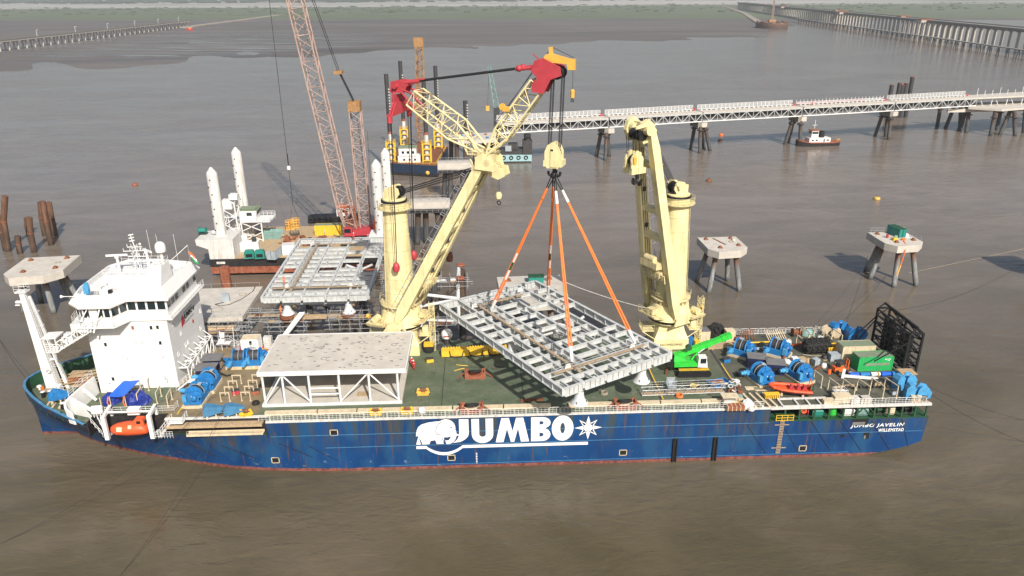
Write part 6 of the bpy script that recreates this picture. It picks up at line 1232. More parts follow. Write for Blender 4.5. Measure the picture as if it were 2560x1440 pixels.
BA, BB = V((-3.0, .2, 2.7)), V((6.9, 2.0, 5.6)); p = MB(); p.beam(BA, BA.lerp(BB, .62), .9, .95); p.obj('boom_base', 'green_crane', gc); p = MB(); p.beam(BA.lerp(BB, .6), BA.lerp(BB, .85), .72, .78); p.obj('boom_section', 'green_crane', gc); p = MB(); p.beam(BA.lerp(BB, .83), BB, .85, .95); p.obj('boom_tip', 'green_crane', gc)
p = MB(); p.tube((-.2, -.2, 2.2), BA.lerp(BB, .5)-V((0, 0, .4)), .18, n=8); p.obj('lift_cylinder', 'green_crane', gc); p = MB(); p.tube((1.0, .2, 3.2), BA.lerp(BB, .55)-V((0, .3, .4)), .1, n=6); p.obj('cylinder_rod', 'steel_grey', gc); p = MB(); p.lathe([(.5, -.3), (.5, .3)], 14, (-.9, -.5, 4.7), (0, 1, 0)); p.obj('hoist_drum', 'green_dark', gc)
# ---- aft deck clutter
def simple(name, label, cat, loc, parts, rz_=0, group=None):
    t = thing(name, label, cat, loc, rz_, group)
    for nm, mb, m in parts: mb.obj(nm, m, t, smooth=True)
    return t
# lattice boarding bridge by the near rail
t = thing('boarding_bridge', 'long grey lattice gangway lying along the near side of the aft deck', 'gangway', (34.6, 5.3, DK), .03)
p = MB(); lattice(p, (-7.2, 0, .6), (6.2, 0, .6), 1.1, .9, 1.1, .9, 16, .05, .035); p.obj('truss', 'scaffold', t); p = MB(); p.bb((-7.2, -.5, .12), (6.2, .5, .18)); p.obj('walkway', 'tan_wood', t); p = MB(); railing(p, [(-7, .55, 1.0), (6, .55, 1.0)], .9, 1.2, .025); p.obj('hand_rail', 'scaffold', t)
simple('ladder_tower', 'grey wire mesh stair cage on deck left of the hose pile', 'cage', gp(1677, 985), [('frame', railing(MB(), [(-.7, -.7, 0), (.7, -.7, 0), (.7, .7, 0), (-.7, .7, 0), (-.7, -.7, 0)], 2.6, .5, .035, (.25, .5, .75, 1)), 'scaffold'), ('floor_panel', MB().bb((-.7, -.7, 1.5), (.7, .7, 1.56)), 'grey_box'), ('back_panel', MB().bb((-.7, .62, .1), (.7, .66, 2.5)), 'grey_box')])
simple('yellow_strap_bundle', 'yellow strap bundle beside the green crane tracks', 'strap', gp(1733, 966), [('coil', MB().ring((0, 0, .15), .5, .14, Z, 14, 6), 'yellow'), ('tail', MB().path([(.4, 0, .12), (1.0, .2, .1), (.8, .5, .1)], .1, 5), 'yellow')])
rr = random.Random(21)
bt = thing('blue_tray', 'blue edged steel tray full of scrap on the aft deck', 'tray', gp(1797, 962), .25); p = MB(); p.bb((-1.6, -1.1, .1), (1.6, 1.1, .2)); [p.bb(a, b) for a, b in (((-1.6, -1.15, .1), (1.6, -1.05, .5)), ((-1.6, 1.05, .1), (1.6, 1.15, .5)), ((-1.65, -1.1, .1), (-1.55, 1.1, .5)), ((1.55, -1.1, .1), (1.65, 1.1, .5)))]; p.obj('tray', 'blue_winch', bt)
for k in range(9): p = MB(); p.beam((rr.uniform(-1.4, 0), rr.uniform(-.9, .9), .35), (rr.uniform(0, 1.4), rr.uniform(-.9, .9), .5), rr.uniform(.08, .25), .1); p.obj('scrap', rr.choice(('rust', 'tan_wood', 'red_oxide')), bt)
rp_ = thing('rigging_heap', 'heap of white and green rope nets and shackles right of the blue tray', 'rope', gp(1830, 966)); 
for k in range(12): p = MB(); a, b = rr.uniform(-1.3, 1.3), rr.uniform(-1.6, 1.4); p.ring((a, b, .2+rr.uniform(0, .5)), rr.uniform(.3, .6), .1, (rr.uniform(-.5, .5), rr.uniform(-.5, .5), 1), 12, 5); p.obj('rope_loop', rr.choice(('white_old', 'rope', 'lattice_green', 'white')), rp_)
for k in range(5): p = MB(); a, b = rr.uniform(-1.5, 1.2), rr.uniform(-1.8, -.3); p.box((a, b, .3), (rr.uniform(.4, .9), rr.uniform(.3, .7), .6), rr.uniform(0, 1)); p.obj('loose_part', rr.choice(('rust', 'dark_steel', 'scaffold')), rp_)
hp = thing('hose_pile', 'black hose snaking across the aft deck behind the strap bundle', 'hose', gp(1720, 962)); p = MB(); p.path([(-2.6, .2, .12), (-1.5, .5, .12), (-.3, .1, .14), (1.0, .5, .12), (2.4, .9, .12), (4, .7, .12)], .14, 6); p.obj('hose_run', 'rubber', hp); p = MB(); p.path([(-2.0, -.4, .1), (0, -.8, .1), (2.2, -.6, .1), (3.6, -.9, .1)], .07, 5); p.obj('cable_run', 'black_rope', hp)
# shelters and skids near the rail
t = thing('canopy_table', 'tan plywood canopy on red legs at the near rail', 'canopy', gp(1822, 1012)); p = MB(); p.bb((-1.3, -.8, 1.6), (1.3, .8, 1.68)); p.obj('canopy_sheet', 'beige', t); [MB().beam((a, b, 0), (a*.9, b, 1.6), .09).obj('leg', 'red_oxide', t) for a in (-1.2, 1.2) for b in (-.7, .7)]; p = MB(); p.bb((-1, -.5, .2), (1, .4, .9)); p.obj('crate', 'white_old', t)
t = thing('orange_crate', 'orange box load behind the near rail right of the yellow gate', 'crate', gp(1838, 1024)); p = MB(); p.bb((-1.3, -.5, .1), (1.3, .5, .8)); p.obj('box', 'red_oxide', t); [MB().bb((-1.3+.65*k-.05, -.55, .05), (-1.3+.65*k+.05, .55, .85)).obj('batten', 'beige', t) for k in range(5)]
t = thing('white_bag_stack', 'white bulk bag behind the near rail, right of the orange box', 'bag', gp(1868, 1018)); heap(14, .9, .8, 1.3, 6).obj('bag', 'white', t); heap(10, .5, .4, .6, 8, .3, -.9).obj('bag', 'white_old', t)
sk = thing('skid_rack', 'row of beige skid beams reaching the near deck edge beside the orange boat', 'skid', gp(1897, 1003), .0)
for k in range(4): p = MB(); p.beam((-1.9+1.1*k, 2.2, .15), (-1.2+1.1*k, -2.0, .15), .35, .3); p.obj('skid_beam', 'beige', sk)
sk2 = thing('launch_rack', 'white open launch rack overhanging the near deck edge', 'rack', (52.1, 1.2, DK), 0); p = MB(); p.bb((-3.8, -1.3, .06), (4, -1.0, .3)); p.bb((-3.8, 1.0, .06), (4, 1.3, .3)); p.obj('rail', 'white_old', sk2)
for x in (-3.7, -1.2, .6, 2.4, 3.8): p = MB(); p.bb((x-.14, -1.0, .06), (x+.14, 1.0, .26)); p.obj('cross_piece', 'white_old', sk2)
# orange rescue boat
rb = thing('rescue_boat', 'orange rigid inflatable rescue boat lying at the near aft side', 'boat', gp(1978, 985), math.radians(-14))
rb.location.z = DK+.35
p = MB(); p.loft([[(x, w_*a, zb if abs(a) < .5 else .55) for a in (-1, -.45, 0, .45, 1)] for x, w_, zb in ((-3.4, .15, .75), (-2.6, .8, .3), (-1, 1.1, .12), (2.9, 1.1, .1))], closed=False, cap=False); p.bb((-2.2, -.8, .5), (2.9, .8, .56)); p.obj('hull', 'lifeboat', rb)
p = MB(); p.path([(2.9, -1.1, .7), (0, -1.15, .7), (-1.8, -1.0, .75), (-2.9, -.6, .9), (-3.4, 0, 1.0), (-2.9, .6, .9), (-1.8, 1.0, .75), (0, 1.15, .7), (2.9, 1.1, .7)], .3, 10); p.obj('inflatable_tube', 'lifeboat', rb)
p = MB(); p.path([(2.9, -1.42, .7), (0, -1.46, .68), (-1.8, -1.3, .72), (-3.1, -.75, .85)], .06, 5); p.obj('rubbing_strake', 'rubber', rb)
for x in (-.2, .9, 1.8): p = MB(); p.hexa([(x-.3, -.35, .56), (x+.4, -.35, .56), (x+.4, .35, .56), (x-.3, .35, .56), (x-.1, -.3, 1.4), (x+.3, -.3, 1.2), (x+.3, .3, 1.2), (x-.1, .3, 1.4)]); p.obj('seat', 'red_steel', rb)
p = MB(); p.beam((2.6, -.9, .9), (2.7, -.8, 2.3), .08); p.beam((2.6, .9, .9), (2.7, .8, 2.3), .08); p.beam((2.7, -.8, 2.3), (2.7, .8, 2.3), .1); p.beam((2.7, -.8, 2.2), (1.4, -.8, 1.0), .06); p.obj('roll_bar', 'lifeboat', rb)
p = MB(); p.bb((2.7, -.3, .6), (3.2, .3, 1.6)); p.obj('outboard_motor', 'green_dark', rb)
p = MB(); [p.bb((a-.15, -1, -.35), (a+.15, 1, .15)) for a in (-1.6, 1.6)]; p.obj('cradle', 'beige', rb)
# forklift
fk = thing('forklift', 'red forklift with black overhead guard next to the green container', 'forklift', gp(2098, 930), .12)
p = MB(); p.hexa([(-1.2, -.55, .35), (1.0, -.55, .35), (1.0, .55, .35), (-1.2, .55, .35), (-1.2, -.55, 1.15), (.9, -.5, .9), (.9, .5, .9), (-1.2, .55, 1.15)]); p.obj('body', 'orange', fk); p = MB(); [p.beam((a, b, .9), (c, b, 2.1), .08) for a, c in ((-1.0, -.8), (.8, .3)) for b in (-.5, .5)]; p.bb((-.95, -.55, 2.05), (.4, .55, 2.15)); p.obj('overhead_guard', 'dark_steel', fk); p = MB(); p.bb((-.7, -.3, 1.0), (-.1, .3, 1.6)); p.obj('seat', 'black', fk)
for a in (-.8, .8):
    for b in (-.55, .55): p = MB(); p.lathe([(.2, -.14), (.36, -.12), (.36, .12), (.2, .14)], 14, (a, b, .36), (0, 1, 0)); p.obj('wheel', 'rubber', fk)
p = MB(); [p.beam((1.25, b, .1), (1.25, b, 2.3), .12) for b in (-.35, .35)]; [p.beam((1.25, -.35, z), (1.25, .35, z), .1) for z in (.6, 1.5, 2.25)]; p.obj('mast', 'orange', fk); p = MB(); [p.bb((1.3, b-.07, .08), (2.3, b+.07, .15)) for b in (-.3, .3)]; p.obj('fork', 'dark_steel', fk)
# navy power packs
def powerpack(label, loc, rz_): 
    t = thing('power_pack', label, 'power unit', loc, rz_, 'navy power packs'); p = MB(); p.bb((-1.5, -1.1, 0), (1.5, 1.1, 1.9)); p.obj('case', 'navy', t); p = MB(); p.bb((-1.6, -1.2, 1.9), (1.6, 1.2, 2.0)); p.obj('roof', 'roof_grey', t)
    for k in range(4): p = MB(); p.bb((-1.3+.7*k, -1.14, .5), (-.8+.7*k, -1.1, 1.4)); p.obj('louvre', 'black', t)
    return t
pk = powerpack('dark navy power pack in front of the far aft winches', gp(1889, 915), -.25); dup(pk, gp(1936, 930), -.2, 'dark navy power pack half hidden behind the near aft winch')
# fenders, skips, tanks
fd = thing('tyre_net_fender', 'big black sausage fender in a tyre net on the far aft deck', 'fender', gp(2038, 880), .08); p = MB(); p.lathe([(.3, -2.7), (.9, -2.4), (1.2, -1.8), (1.25, 0), (1.2, 1.8), (.9, 2.4), (.3, 2.7)], 20, (0, 0, 1.25), (1, 0, 0)); p.obj('body', 'rubber', fd)
for k in range(5):
    for a in (-40, 10, 60, 110): r_ = math.radians(a); p = MB(); p.ring((-2+k, -1.28*math.cos(r_), 1.25+1.28*math.sin(r_)), .36, .12, (0, -math.cos(r_), math.sin(r_)), 12, 5); p.obj('tyre', 'rubber', fd)
p = MB(); p.path([(-2.9, -1, .2), (-1, -1.7, .1), (1.5, -1.6, .1), (2.9, -.6, .4)], .1, 5); p.obj('rope', 'rope', fd)
nt_ = thing('tyre_heap', 'black heap of tyre netting at the far rail behind the green boom', 'tyres', gp(1788, 838)); heap(16, 1.9, 1.5, 2.2, 12).obj('net_pile', 'rubber', nt_); 
for k in range(10): a = rr.uniform(0, 6.28); p = MB(); p.ring((1.5*math.cos(a), 1.2*math.sin(a)-.2, rr.uniform(.5, 2)), .45, .15, (math.cos(a), math.sin(a)-.6, .6), 12, 5); p.obj('tyre', 'rubber', nt_)
sp_ = thing('yellow_skip', 'open yellow skip on the far aft deck right of the black fender', 'skip', gp(2077, 882), .2); p = MB()
for a in (0, 1, 2, 3):
    q = [V((-1.3, -.8, 1.5)), V((1.3, -.8, 1.5)), V((1.3, .8, 1.5)), V((-1.3, .8, 1.5))]; b_ = [V((-.9, -.7, .1)), V((.9, -.7, .1)), V((.9, .7, .1)), V((-.9, .7, .1))]; i, j = a, (a+1) % 4; nrm = (b_[j]-b_[i]).cross(Z).normalized()*.06; p.hexa([b_[i], b_[j], b_[j]-nrm, b_[i]-nrm, q[i], q[j], q[j]-nrm, q[i]-nrm])
p.bb((-.9, -.7, .06), (.9, .7, .14)); p.obj('skip_shell', 'yellow', sp_, smooth=False); p = MB(); [p.beam((a, -.85, .3), (a*1.3, -.9, 1.45), .1) for a in (-.7, 0, .7)]; p.obj('rib', 'yellow', sp_)
def ibc(label, loc, rz_): 
    t = thing('tank_cube', label, 'tank', loc, rz_, 'white liquid tanks'); p = MB(); p.bb((-.55, -.5, .16), (.55, .5, 1.15)); p.lathe([(.15, 1.15), (.15, 1.22)], 10); p.obj('bottle', 'ibc', t); p = MB(); [p.path([(-.58, -.53, z), (.58, -.53, z), (.58, .53, z), (-.58, .53, z), (-.58, -.53, z)], .02, 4) for z in (.2, .5, .8, 1.1)]; p.obj('cage', 'scaffold', t); p = MB(); [p.bb((-.58, b-.08, 0), (.58, b+.08, .14)) for b in (-.4, 0, .4)]; p.obj('pallet', 'tan_wood', t); return t
i0 = ibc('white liquid tank cube by the far aft winch, left one', gp(1966, 916), .1); dup(i0, gp(1985, 908), .1, 'white liquid tank cube by the far aft winch, right one')
def crate(label, loc, d, m, rz_=0, topm=None):
    t = thing('crate', label, 'crate', loc, rz_); p = MB(); p.bb((-d[0]/2, -d[1]/2, .1), (d[0]/2, d[1]/2, d[2])); p.obj('box', m, t); n = max(2, int(d[0]/.5))
    for k in range(n+1): x = -d[0]/2+d[0]*k/n; p = MB(); p.bb((x-.05, -d[1]/2-.04, .05), (x+.05, -d[1]/2, d[2]+.01)); p.obj('batten', m, t)
    p = MB(); p.bb((-d[0]/2-.05, -d[1]/2-.05, d[2]), (d[0]/2+.05, d[1]/2+.05, d[2]+.06)); p.obj('lid', topm or m, t); p = MB(); [p.bb((a-.06, -d[1]/2, 0), (a+.06, d[1]/2, .1)) for a in (-d[0]/3, d[0]/3)]; p.obj('skid', 'tan_wood', t); return t
crate('tall tan plywood crate with grey lid at the far rail beside the second crane', gp(1757, 850), (1.8, 1.8, 2.1), 'beige', .1, 'roof_grey'); crate('tan plywood crate at the tip of the green boom', gp(1822, 852), (1.6, 1.5, 2.2), 'beige', .05); crate('small grey crate among gear near the black fender', gp(2038, 912), (1.0, .9, 1.1), 'grey_box', .3); crate('low tan box by the white tank cubes', gp(2003, 905), (1.2, .9, .8), 'tan_wood', .2); crate('pale grey box in front of the far containers', gp(2082, 900), (1.6, 1.2, 1.3), 'grey_box', .1)
crate('beige locker at the near stern rail', gp(2102, 1004), (2.6, 1.4, 1.2), 'beige', 0); crate('pale grey flat box at the near stern rail, left', gp(2137, 1006), (1.7, 1.1, .9), 'white_old', .05); crate('pale grey flat box at the near stern rail, right', gp(2160, 1006), (1.7, 1.1, .9), 'concrete', .05); crate('orange tinted box behind the near stern rail', gp(2074, 1010), (2.2, 1.0, .8), 'beige', 0)
crate('blue basket beside the second crane pedestal', gp(1723, 862), (1.2, 1.4, 1.4), 'blue_winch', .1); crate('yellow cabinet beside the second crane pedestal', gp(1738, 866), (.8, 1.5, 1.3), 'yellow', .2)
simple('timber_stack', 'stack of grey timber dunnage behind the green boom', 'timber', gp(1800, 868), [('plank', MB().bb((-2.6, -.8+.45*k, .1+.05*(k % 2)), (2.6, -.45+.45*k, .35+.05*(k % 2))), 'tan_wood') for k in range(5)]+[('bearer', MB().bb((-1.9, -.9, 0), (-1.6, 1.5, .1)), 'tan_wood')], .1)
simple('cream_rack', 'cream slatted racks leaning at the far aft rail', 'rack', gp(1938, 848), [('slat', MB().beam((-1.5+.42*k, -.6, .1), (-1.9+.42*k, .9, 1.5), .12), 'beige') for k in range(9)]+[('rack_rail', MB().beam((-1.8, .3, 1.0), (1.8, .3, 1.0), .1), 'beige')], .1)
simple('rust_frames', 'rusty angle frames at the far rail right of the tan crate', 'frame', gp(1866, 846), [('bar', MB().beam((-1.2+.5*k, -.8, .1), (-.8+.4*k, .9, 1.5), .12), 'rust') for k in range(6)]+[('tie_bar', MB().beam((-1.4, .2, .9), (1.4, .2, 1.0), .12), 'rust')], 0)
simple('yellow_davit', 'long yellow jib lying along the far aft deck', 'jib', gp(1898, 862), [('tube', MB().tube((-4.5, 0, .4), (4, .2, .5), .14, n=8), 'yellow'), ('joint', MB().sphere((-2.4, 0, .45), .32, 8), 'yellow'), ('foot', MB().bb((-4.8, -.4, 0), (-4.2, .4, .7)), 'yellow')])
simple('orange_girder', 'long orange beam lying slanted on the far aft deck', 'beam', gp(2022, 858), [('flange', MB().beam((-3.6, -1.2, .3), (3.6, 1.4, .3), .3, .1), 'orange'), ('web', MB().beam((-3.6, -1.2, .15), (3.6, 1.4, .15), .1, .3), 'orange')])
simple('white_capstan', 'white hose reel beside the far aft winches', 'reel', gp(1966, 866), [('drum', MB().lathe([(.7, -.5), (.75, -.4), (.5, -.35), (.5, .35), (.75, .4), (.7, .5)], 16, (0, 0, .8), (1, .3, 0)), 'white'), ('stand', MB().bb((-.6, -.4, 0), (.6, .4, .4)), 'white_old')])
simple('cable_drum', 'brown cable drum at the far stern rail', 'reel', gp(1990, 840), [('drum', MB().lathe([(.8, -.8), (.8, -.7), (.55, -.65), (.55, .65), (.8, .7), (.8, .8)], 16, (0, 0, .8), (1, 0, 0)), 'rust'), ('stand', MB().bb((-.9, -.3, 0), (.9, .3, .3)), 'dark_steel')])
simple('deck_winch_grey', 'grey tarpaulin covered unit at the far stern rail', 'unit', gp(2020, 838), [('cover', heap(12, 1.3, .7, 1.2, 14), 'lattice_green')])
for k, (u, v, m, lab) in enumerate(((2065, 836, 'beige', 'cream reel at the far stern corner, left'), (2088, 842, 'beige', 'cream reel at the far stern corner, right'))): simple('rope_reel', lab, 'reel', gp(u, v), [('drum', MB().lathe([(.9, -.5), (.9, -.4), (.5, -.35), (.5, .35), (.9, .4), (.9, .5)], 18, (0, 0, .9), (.4, 1, 0)), m), ('stand', MB().bb((-.5, -.6, 0), (.5, .6, .25)), 'tan_wood')])
simple('blue_bundle', 'long blue wrapped bundle in front of the green container', 'bundle', gp(2190, 941), [('bundle', MB().tube((-4.6+1.8*k, 0, .4), (-3.0+1.8*k, .1, .42), .42, .36, n=8), ('blue_tarp', 'blue_winch', 'white_grey', 'blue_tarp', 'blue_winch')[k]) for k in range(5)]+[('strap', MB().ring((.2, 0, .4), .45, .07, X, 12, 4), 'yellow')])
simple('white_trestle', 'white steel beam lying slanted by the forklift', 'beam', gp(2150, 948), [('beam', MB().beam((-2.6, .6, .4), (2.6, -.7, .4), .45, .35), 'white'), ('end_plate', MB().beam((-2.9, .2, .1), (-2.4, .9, 1.5), .4, .2), 'white')])
simple('tan_bench', 'tan timber bench at the foot of the black lattice tower', 'bench', gp(2262, 945), [('top', MB().bb((-1.2, -1.0, 1.1), (1.4, 1.0, 1.25)), 'tan_wood')]+[('leg', MB().beam((a, b, 0), (a*.8, b, 1.1), .12), 'tan_wood') for a in (-1.0, 1.2) for b in (-.8, .8)])
simple('chain_bed', 'dark hose loops on the aft deck between the beige frames', 'hose', gp(2168, 972), [('hose_run', MB().path([(-4+2*k, .3*math.sin(k), .15), (-3+2*k, .6, .15), (-2.2+2*k, .1, .15)], .16, 6), 'rubber') for k in range(4)]+[('flange', MB().tube((-3.4+2.2*k, .3, .18), (-3.1+2.2*k, .35, .18), .26, n=8), 'dark_steel') for k in range(4)])
simple('white_cage', 'white tubular cage behind the near stern rail', 'cage', gp(2098, 990), [('bars', railing(MB(), [(-1.0, -.6, 0), (1, -.6, 0), (1, .6, 0), (-1, .6, 0), (-1, -.6, 0)], 1.3, .6, .04, (.5, 1)), 'white'), ('shelf', MB().bb((-1, -.6, .9), (1, .6, .95)), 'white_old')])
simple('stern_bitts', 'cream and dark bitts on the stern corner', 'bitts', (70.2, .9, DK), [('bitt', MB().lathe([(.35, 0), (.3, .7), (.42, .75), (.4, .95)], 12, (-.9+.9*k, 0, 0)), ('beige', 'beige', 'dark_steel')[k]) for k in range(3)]+[('bed_plate', MB().bb((-1.4, -.5, 0), (1.5, .6, .1)), 'tan_wood')])
simple('yellow_rack', 'small yellow slatted rack beside the orange boat', 'rack', gp(1928, 997), [('slat', MB().bb((-1.1+.3*k, -.4, .2), (-.95+.3*k, .4, .9)), 'yellow') for k in range(8)]+[('rail', MB().bb((-1.2, -.45, .9), (1.2, .45, 1.0)), 'yellow')])
for k in range(3): simple('deck_pallet', 'tan pallet plate on the aft deck, %s of three from the left' % ('first', 'second', 'third')[k], 'pallet', gp(1888+22*k+(60 if k == 2 else 0), 972+k*2), [('board', MB().bb((-1.6, -.5+.28*j, .05), (1.6, -.3+.28*j, .14)), 'beige') for j in range(4)]+[('bearer', MB().bb((-1.3, -.5, 0), (-1.1, .6, .05)), 'beige')], -.05, 'deck pallets')
# black lattice tower at the stern
lt = thing('lattice_tower', 'tall black steel lattice tower standing at the stern of the ship', 'lattice tower', (72.2, 14.5, DK))
TX0, TX1, TY0, TY1, TH = 72.2, 74.4, 9.4, 20.0, 7.6
p = MB(); H_ = [DK+TH*k/6 for k in range(7)]
for x in (TX0, TX1):
    for y in (TY0, (TY0+TY1)/2, TY1): q = MB(); q.beam((x, y, DK), (x, y, DK+TH), .32); q.obj('column', 'black', lt, world=True)
for x in (TX0, TX1):
    for k in range(6):
        for a, b in ((TY0, (TY0+TY1)/2), ((TY0+TY1)/2, TY1)):
            q = MB(); q.beam((x, a, H_[k]), (x, b, H_[k+1]) if k % 2 else (x, a, H_[k+1]), .14) if False else q.beam((x, a if k % 2 else b, H_[k]), (x, b if k % 2 else a, H_[k+1]), .15); q.obj('diagonal', 'black', lt, world=True)
    for z in (H_[0]+.3, H_[1], H_[2], H_[3], H_[4], H_[5], H_[6]-.2): q = MB(); q.beam((x, TY0, z), (x, TY1, z), .22); q.obj('rung_beam', 'black', lt, world=True)
for y in (TY0, (TY0+TY1)/2, TY1):
    for k in range(6): q = MB(); q.beam((TX0 if k % 2 else TX1, y, H_[k]), (TX1 if k % 2 else TX0, y, H_[k+1]), .13); q.obj('diagonal', 'black', lt, world=True)
    q = MB(); q.beam((TX0, y, DK+TH), (TX1, y, DK+TH), .25); q.beam((TX0, y, DK+TH), ((TX0+TX1)/2, y, DK+TH+.9), .16); q.beam((TX1, y, DK+TH), ((TX0+TX1)/2, y, DK+TH+.9), .16); q.obj('head_frame', 'black', lt, world=True)
q = MB(); q.beam(((TX0+TX1)/2, TY0, DK+TH+.9), ((TX0+TX1)/2, TY1, DK+TH+.9), .3); q.obj('ridge_beam', 'black', lt, world=True)
for k, y in enumerate((10.6, 11.9, 13.2, 15.8, 17.2, 18.6)): q = MB(); q.tube(((TX0+TX1)/2, y, DK+.5), ((TX0+TX1)/2, y, DK+TH-1), .36, n=10); q.obj('guide_tube', 'black', lt, world=True)
for y in (TY0, TY1): q = MB(); q.beam((TX0, y, DK+6), (TX0-5.4, y-.3, DK+2.8 if y < 12 else DK+.3), .16); q.obj('back_stay', 'black', lt, world=True)
q = MB(); q.beam((TX0-.2, TY1+.1, DK+5), (TX0-3, TY1+.4, DK+.2), .14); q.obj('back_stay', 'black', lt, world=True)
# gear under the stern shelter
for k, (x, m, nm, lab) in enumerate(((52.4, 'red_steel', 'winch_set', 'red mooring reel under the aft shelter deck'), (57.2, 'green_crane', 'net_bag', 'bright green net under the aft shelter deck'), (59.6, 'white', 'white_bin', 'white bin under the aft shelter deck'), (61.9, 'lattice_green', 'pump_set', 'pale green pump under the aft shelter deck'), (66.4, 'beige', 'rope_stack', 'stacked cream rope coils under the aft shelter deck'), (69.0, 'black', 'mooring_gear', 'black fairlead set under the aft shelter deck'), (64.6, 'green_dark', 'green_winch', 'green winch under the aft shelter deck'), (54.6, 'teal', 'valve_chest', 'teal chest under the aft shelter deck'))):
    t = thing(nm, lab, 'deck gear', (x, 1.6, 6.72)); p = MB()
    if k in (0, 6, 5): p.lathe([(.75, -.6), (.75, -.5), (.45, -.45), (.45, .45), (.75, .5), (.75, .6)], 16, (0, 0, .85), (1, 0, 0)); q = MB(); q.bb((-.8, -.5, 0), (.8, .5, .35)); q.obj('bed', 'dark_steel', t)
    elif k == 4: [p.ring((0, 0, .2+.3*j), .6, .18, Z, 14, 6) for j in range(5)]
    elif k == 1: p = heap(12, .6, .5, 1.9, 33)
    else: p.loft([[(-.8, -.5, 0), (.8, -.5, 0), (.8, .5, 0), (-.8, .5, 0)], [(-.9, -.6, 1.0), (.9, -.6, 1.0), (.9, .6, 1.0), (-.9, .6, 1.0)], [(-.6, -.4, 1.25), (.6, -.4, 1.25), (.6, .4, 1.25), (-.6, .4, 1.25)]])
    p.obj('main_body', m, t)
t = thing('life_ring', 'orange life ring hanging under the aft shelter deck', 'life ring', (52.0, .5, 8.2)); MB().ring((0, 0, 0), .36, .1, Y, 16, 6).obj('ring', 'orange', t)
# ---- people
def body_mesh():
    me = bpy.data.meshes.new('body'); J = dict(pel=(0, 0, .95), sp=(0, .01, 1.2), ch=(0, .0, 1.4), nk=(0, -.02, 1.52), hd=(0, -.03, 1.66), ht=(0, -.03, 1.74), ls=(-.2, 0, 1.43), le=(-.27, .03, 1.15), lw=(-.25, -.12, .93), lh=(-.24, -.17, .86), rs=(.2, 0, 1.43), re=(.29, .02, 1.15), rw=(.22, -.16, 1.0), rh=(.2, -.22, .95), lk=(-.11, -.03, .52), la=(-.13, .03, .1), lf=(-.13, -.14, .05), rk=(.11, -.05, .52), ra=(.13, .0, .1), rf=(.14, -.17, .05), lhp=(-.1, 0, .9), rhp=(.1, 0, .9))
    R_ = dict(pel=.15, sp=.14, ch=.16, nk=.06, hd=.105, ht=.09, ls=.075, le=.055, lw=.042, lh=.05, rs=.075, re=.055, rw=.042, rh=.05, lk=.065, la=.05, lf=.05, rk=.065, ra=.05, rf=.05, lhp=.1, rhp=.1)
    E_ = [('pel', 'sp'), ('sp', 'ch'), ('ch', 'nk'), ('nk', 'hd'), ('hd', 'ht'), ('ch', 'ls'), ('ls', 'le'), ('le', 'lw'), ('lw', 'lh'), ('ch', 'rs'), ('rs', 're'), ('re', 'rw'), ('rw', 'rh'), ('pel', 'lhp'), ('lhp', 'lk'), ('lk', 'la'), ('la', 'lf'), ('pel', 'rhp'), ('rhp', 'rk'), ('rk', 'ra'), ('ra', 'rf')]
    ks = list(J); me.from_pydata([J[k] for k in ks], [(ks.index(a), ks.index(b)) for a, b in E_], []); o = bpy.data.objects.new('body', me); COL.objects.link(o)
    md_ = o.modifiers.new('skin', 'SKIN'); sv = me.skin_vertices[0].data
    for i, k in enumerate(ks): sv[i].radius = (R_[k], R_[k]*(.75 if k in ('pel', 'sp', 'ch') else 1)); sv[i].use_root = (k == 'pel')
    o.modifiers.new('sub', 'SUBSURF').levels = 1; dg = bpy.context.evaluated_depsgraph_get(); dg.update(); out = bpy.data.meshes.new_from_object(o.evaluated_get(dg)); bpy.data.objects.remove(o); bpy.data.meshes.remove(me)
    for f in out.polygons: f.use_smooth = True
    return out
BODY = body_mesh(); PM = {}
def person(label, loc, rz_, cloth, hat='white'):
    t = thing('person', label, 'person', loc, rz_, 'crew at work')
    if cloth not in PM:
        me = BODY.copy(); me.materials.clear(); [me.materials.append(MT[m]) for m in (cloth, 'skin', 'black')]
        for f in me.polygons:
            c = f.center; f.material_index = 1 if (c.z > 1.55 or (abs(c.x) > .15 and c.z < .98 and c.z > .8)) else (2 if c.z < .13 else 0)
        PM[cloth] = me
    o = bpy.data.objects.new('body', PM[cloth]); COL.objects.link(o); o.parent = t
    p = MB(); p.lathe([(.17, 1.7), (.135, 1.72), (.13, 1.78), (.09, 1.85), (.01, 1.87)], 12, (0, -.03, 0)); p.obj('helmet', hat, t)
    p = MB(); p.tube((0, .1, .97), (0, -.12, .97), .16, n=8) if False else p.lathe([(.155, 1.19), (.157, 1.25)], 12); p.obj('reflective_band', 'white', t); return t
person('person in red overalls and white helmet on deck by the module corner, left', gp(1030, 917), .5, 'red_cloth'); person('person in red overalls and white helmet on deck by the module corner, nearer', gp(1035, 924), -.4, 'red_cloth')
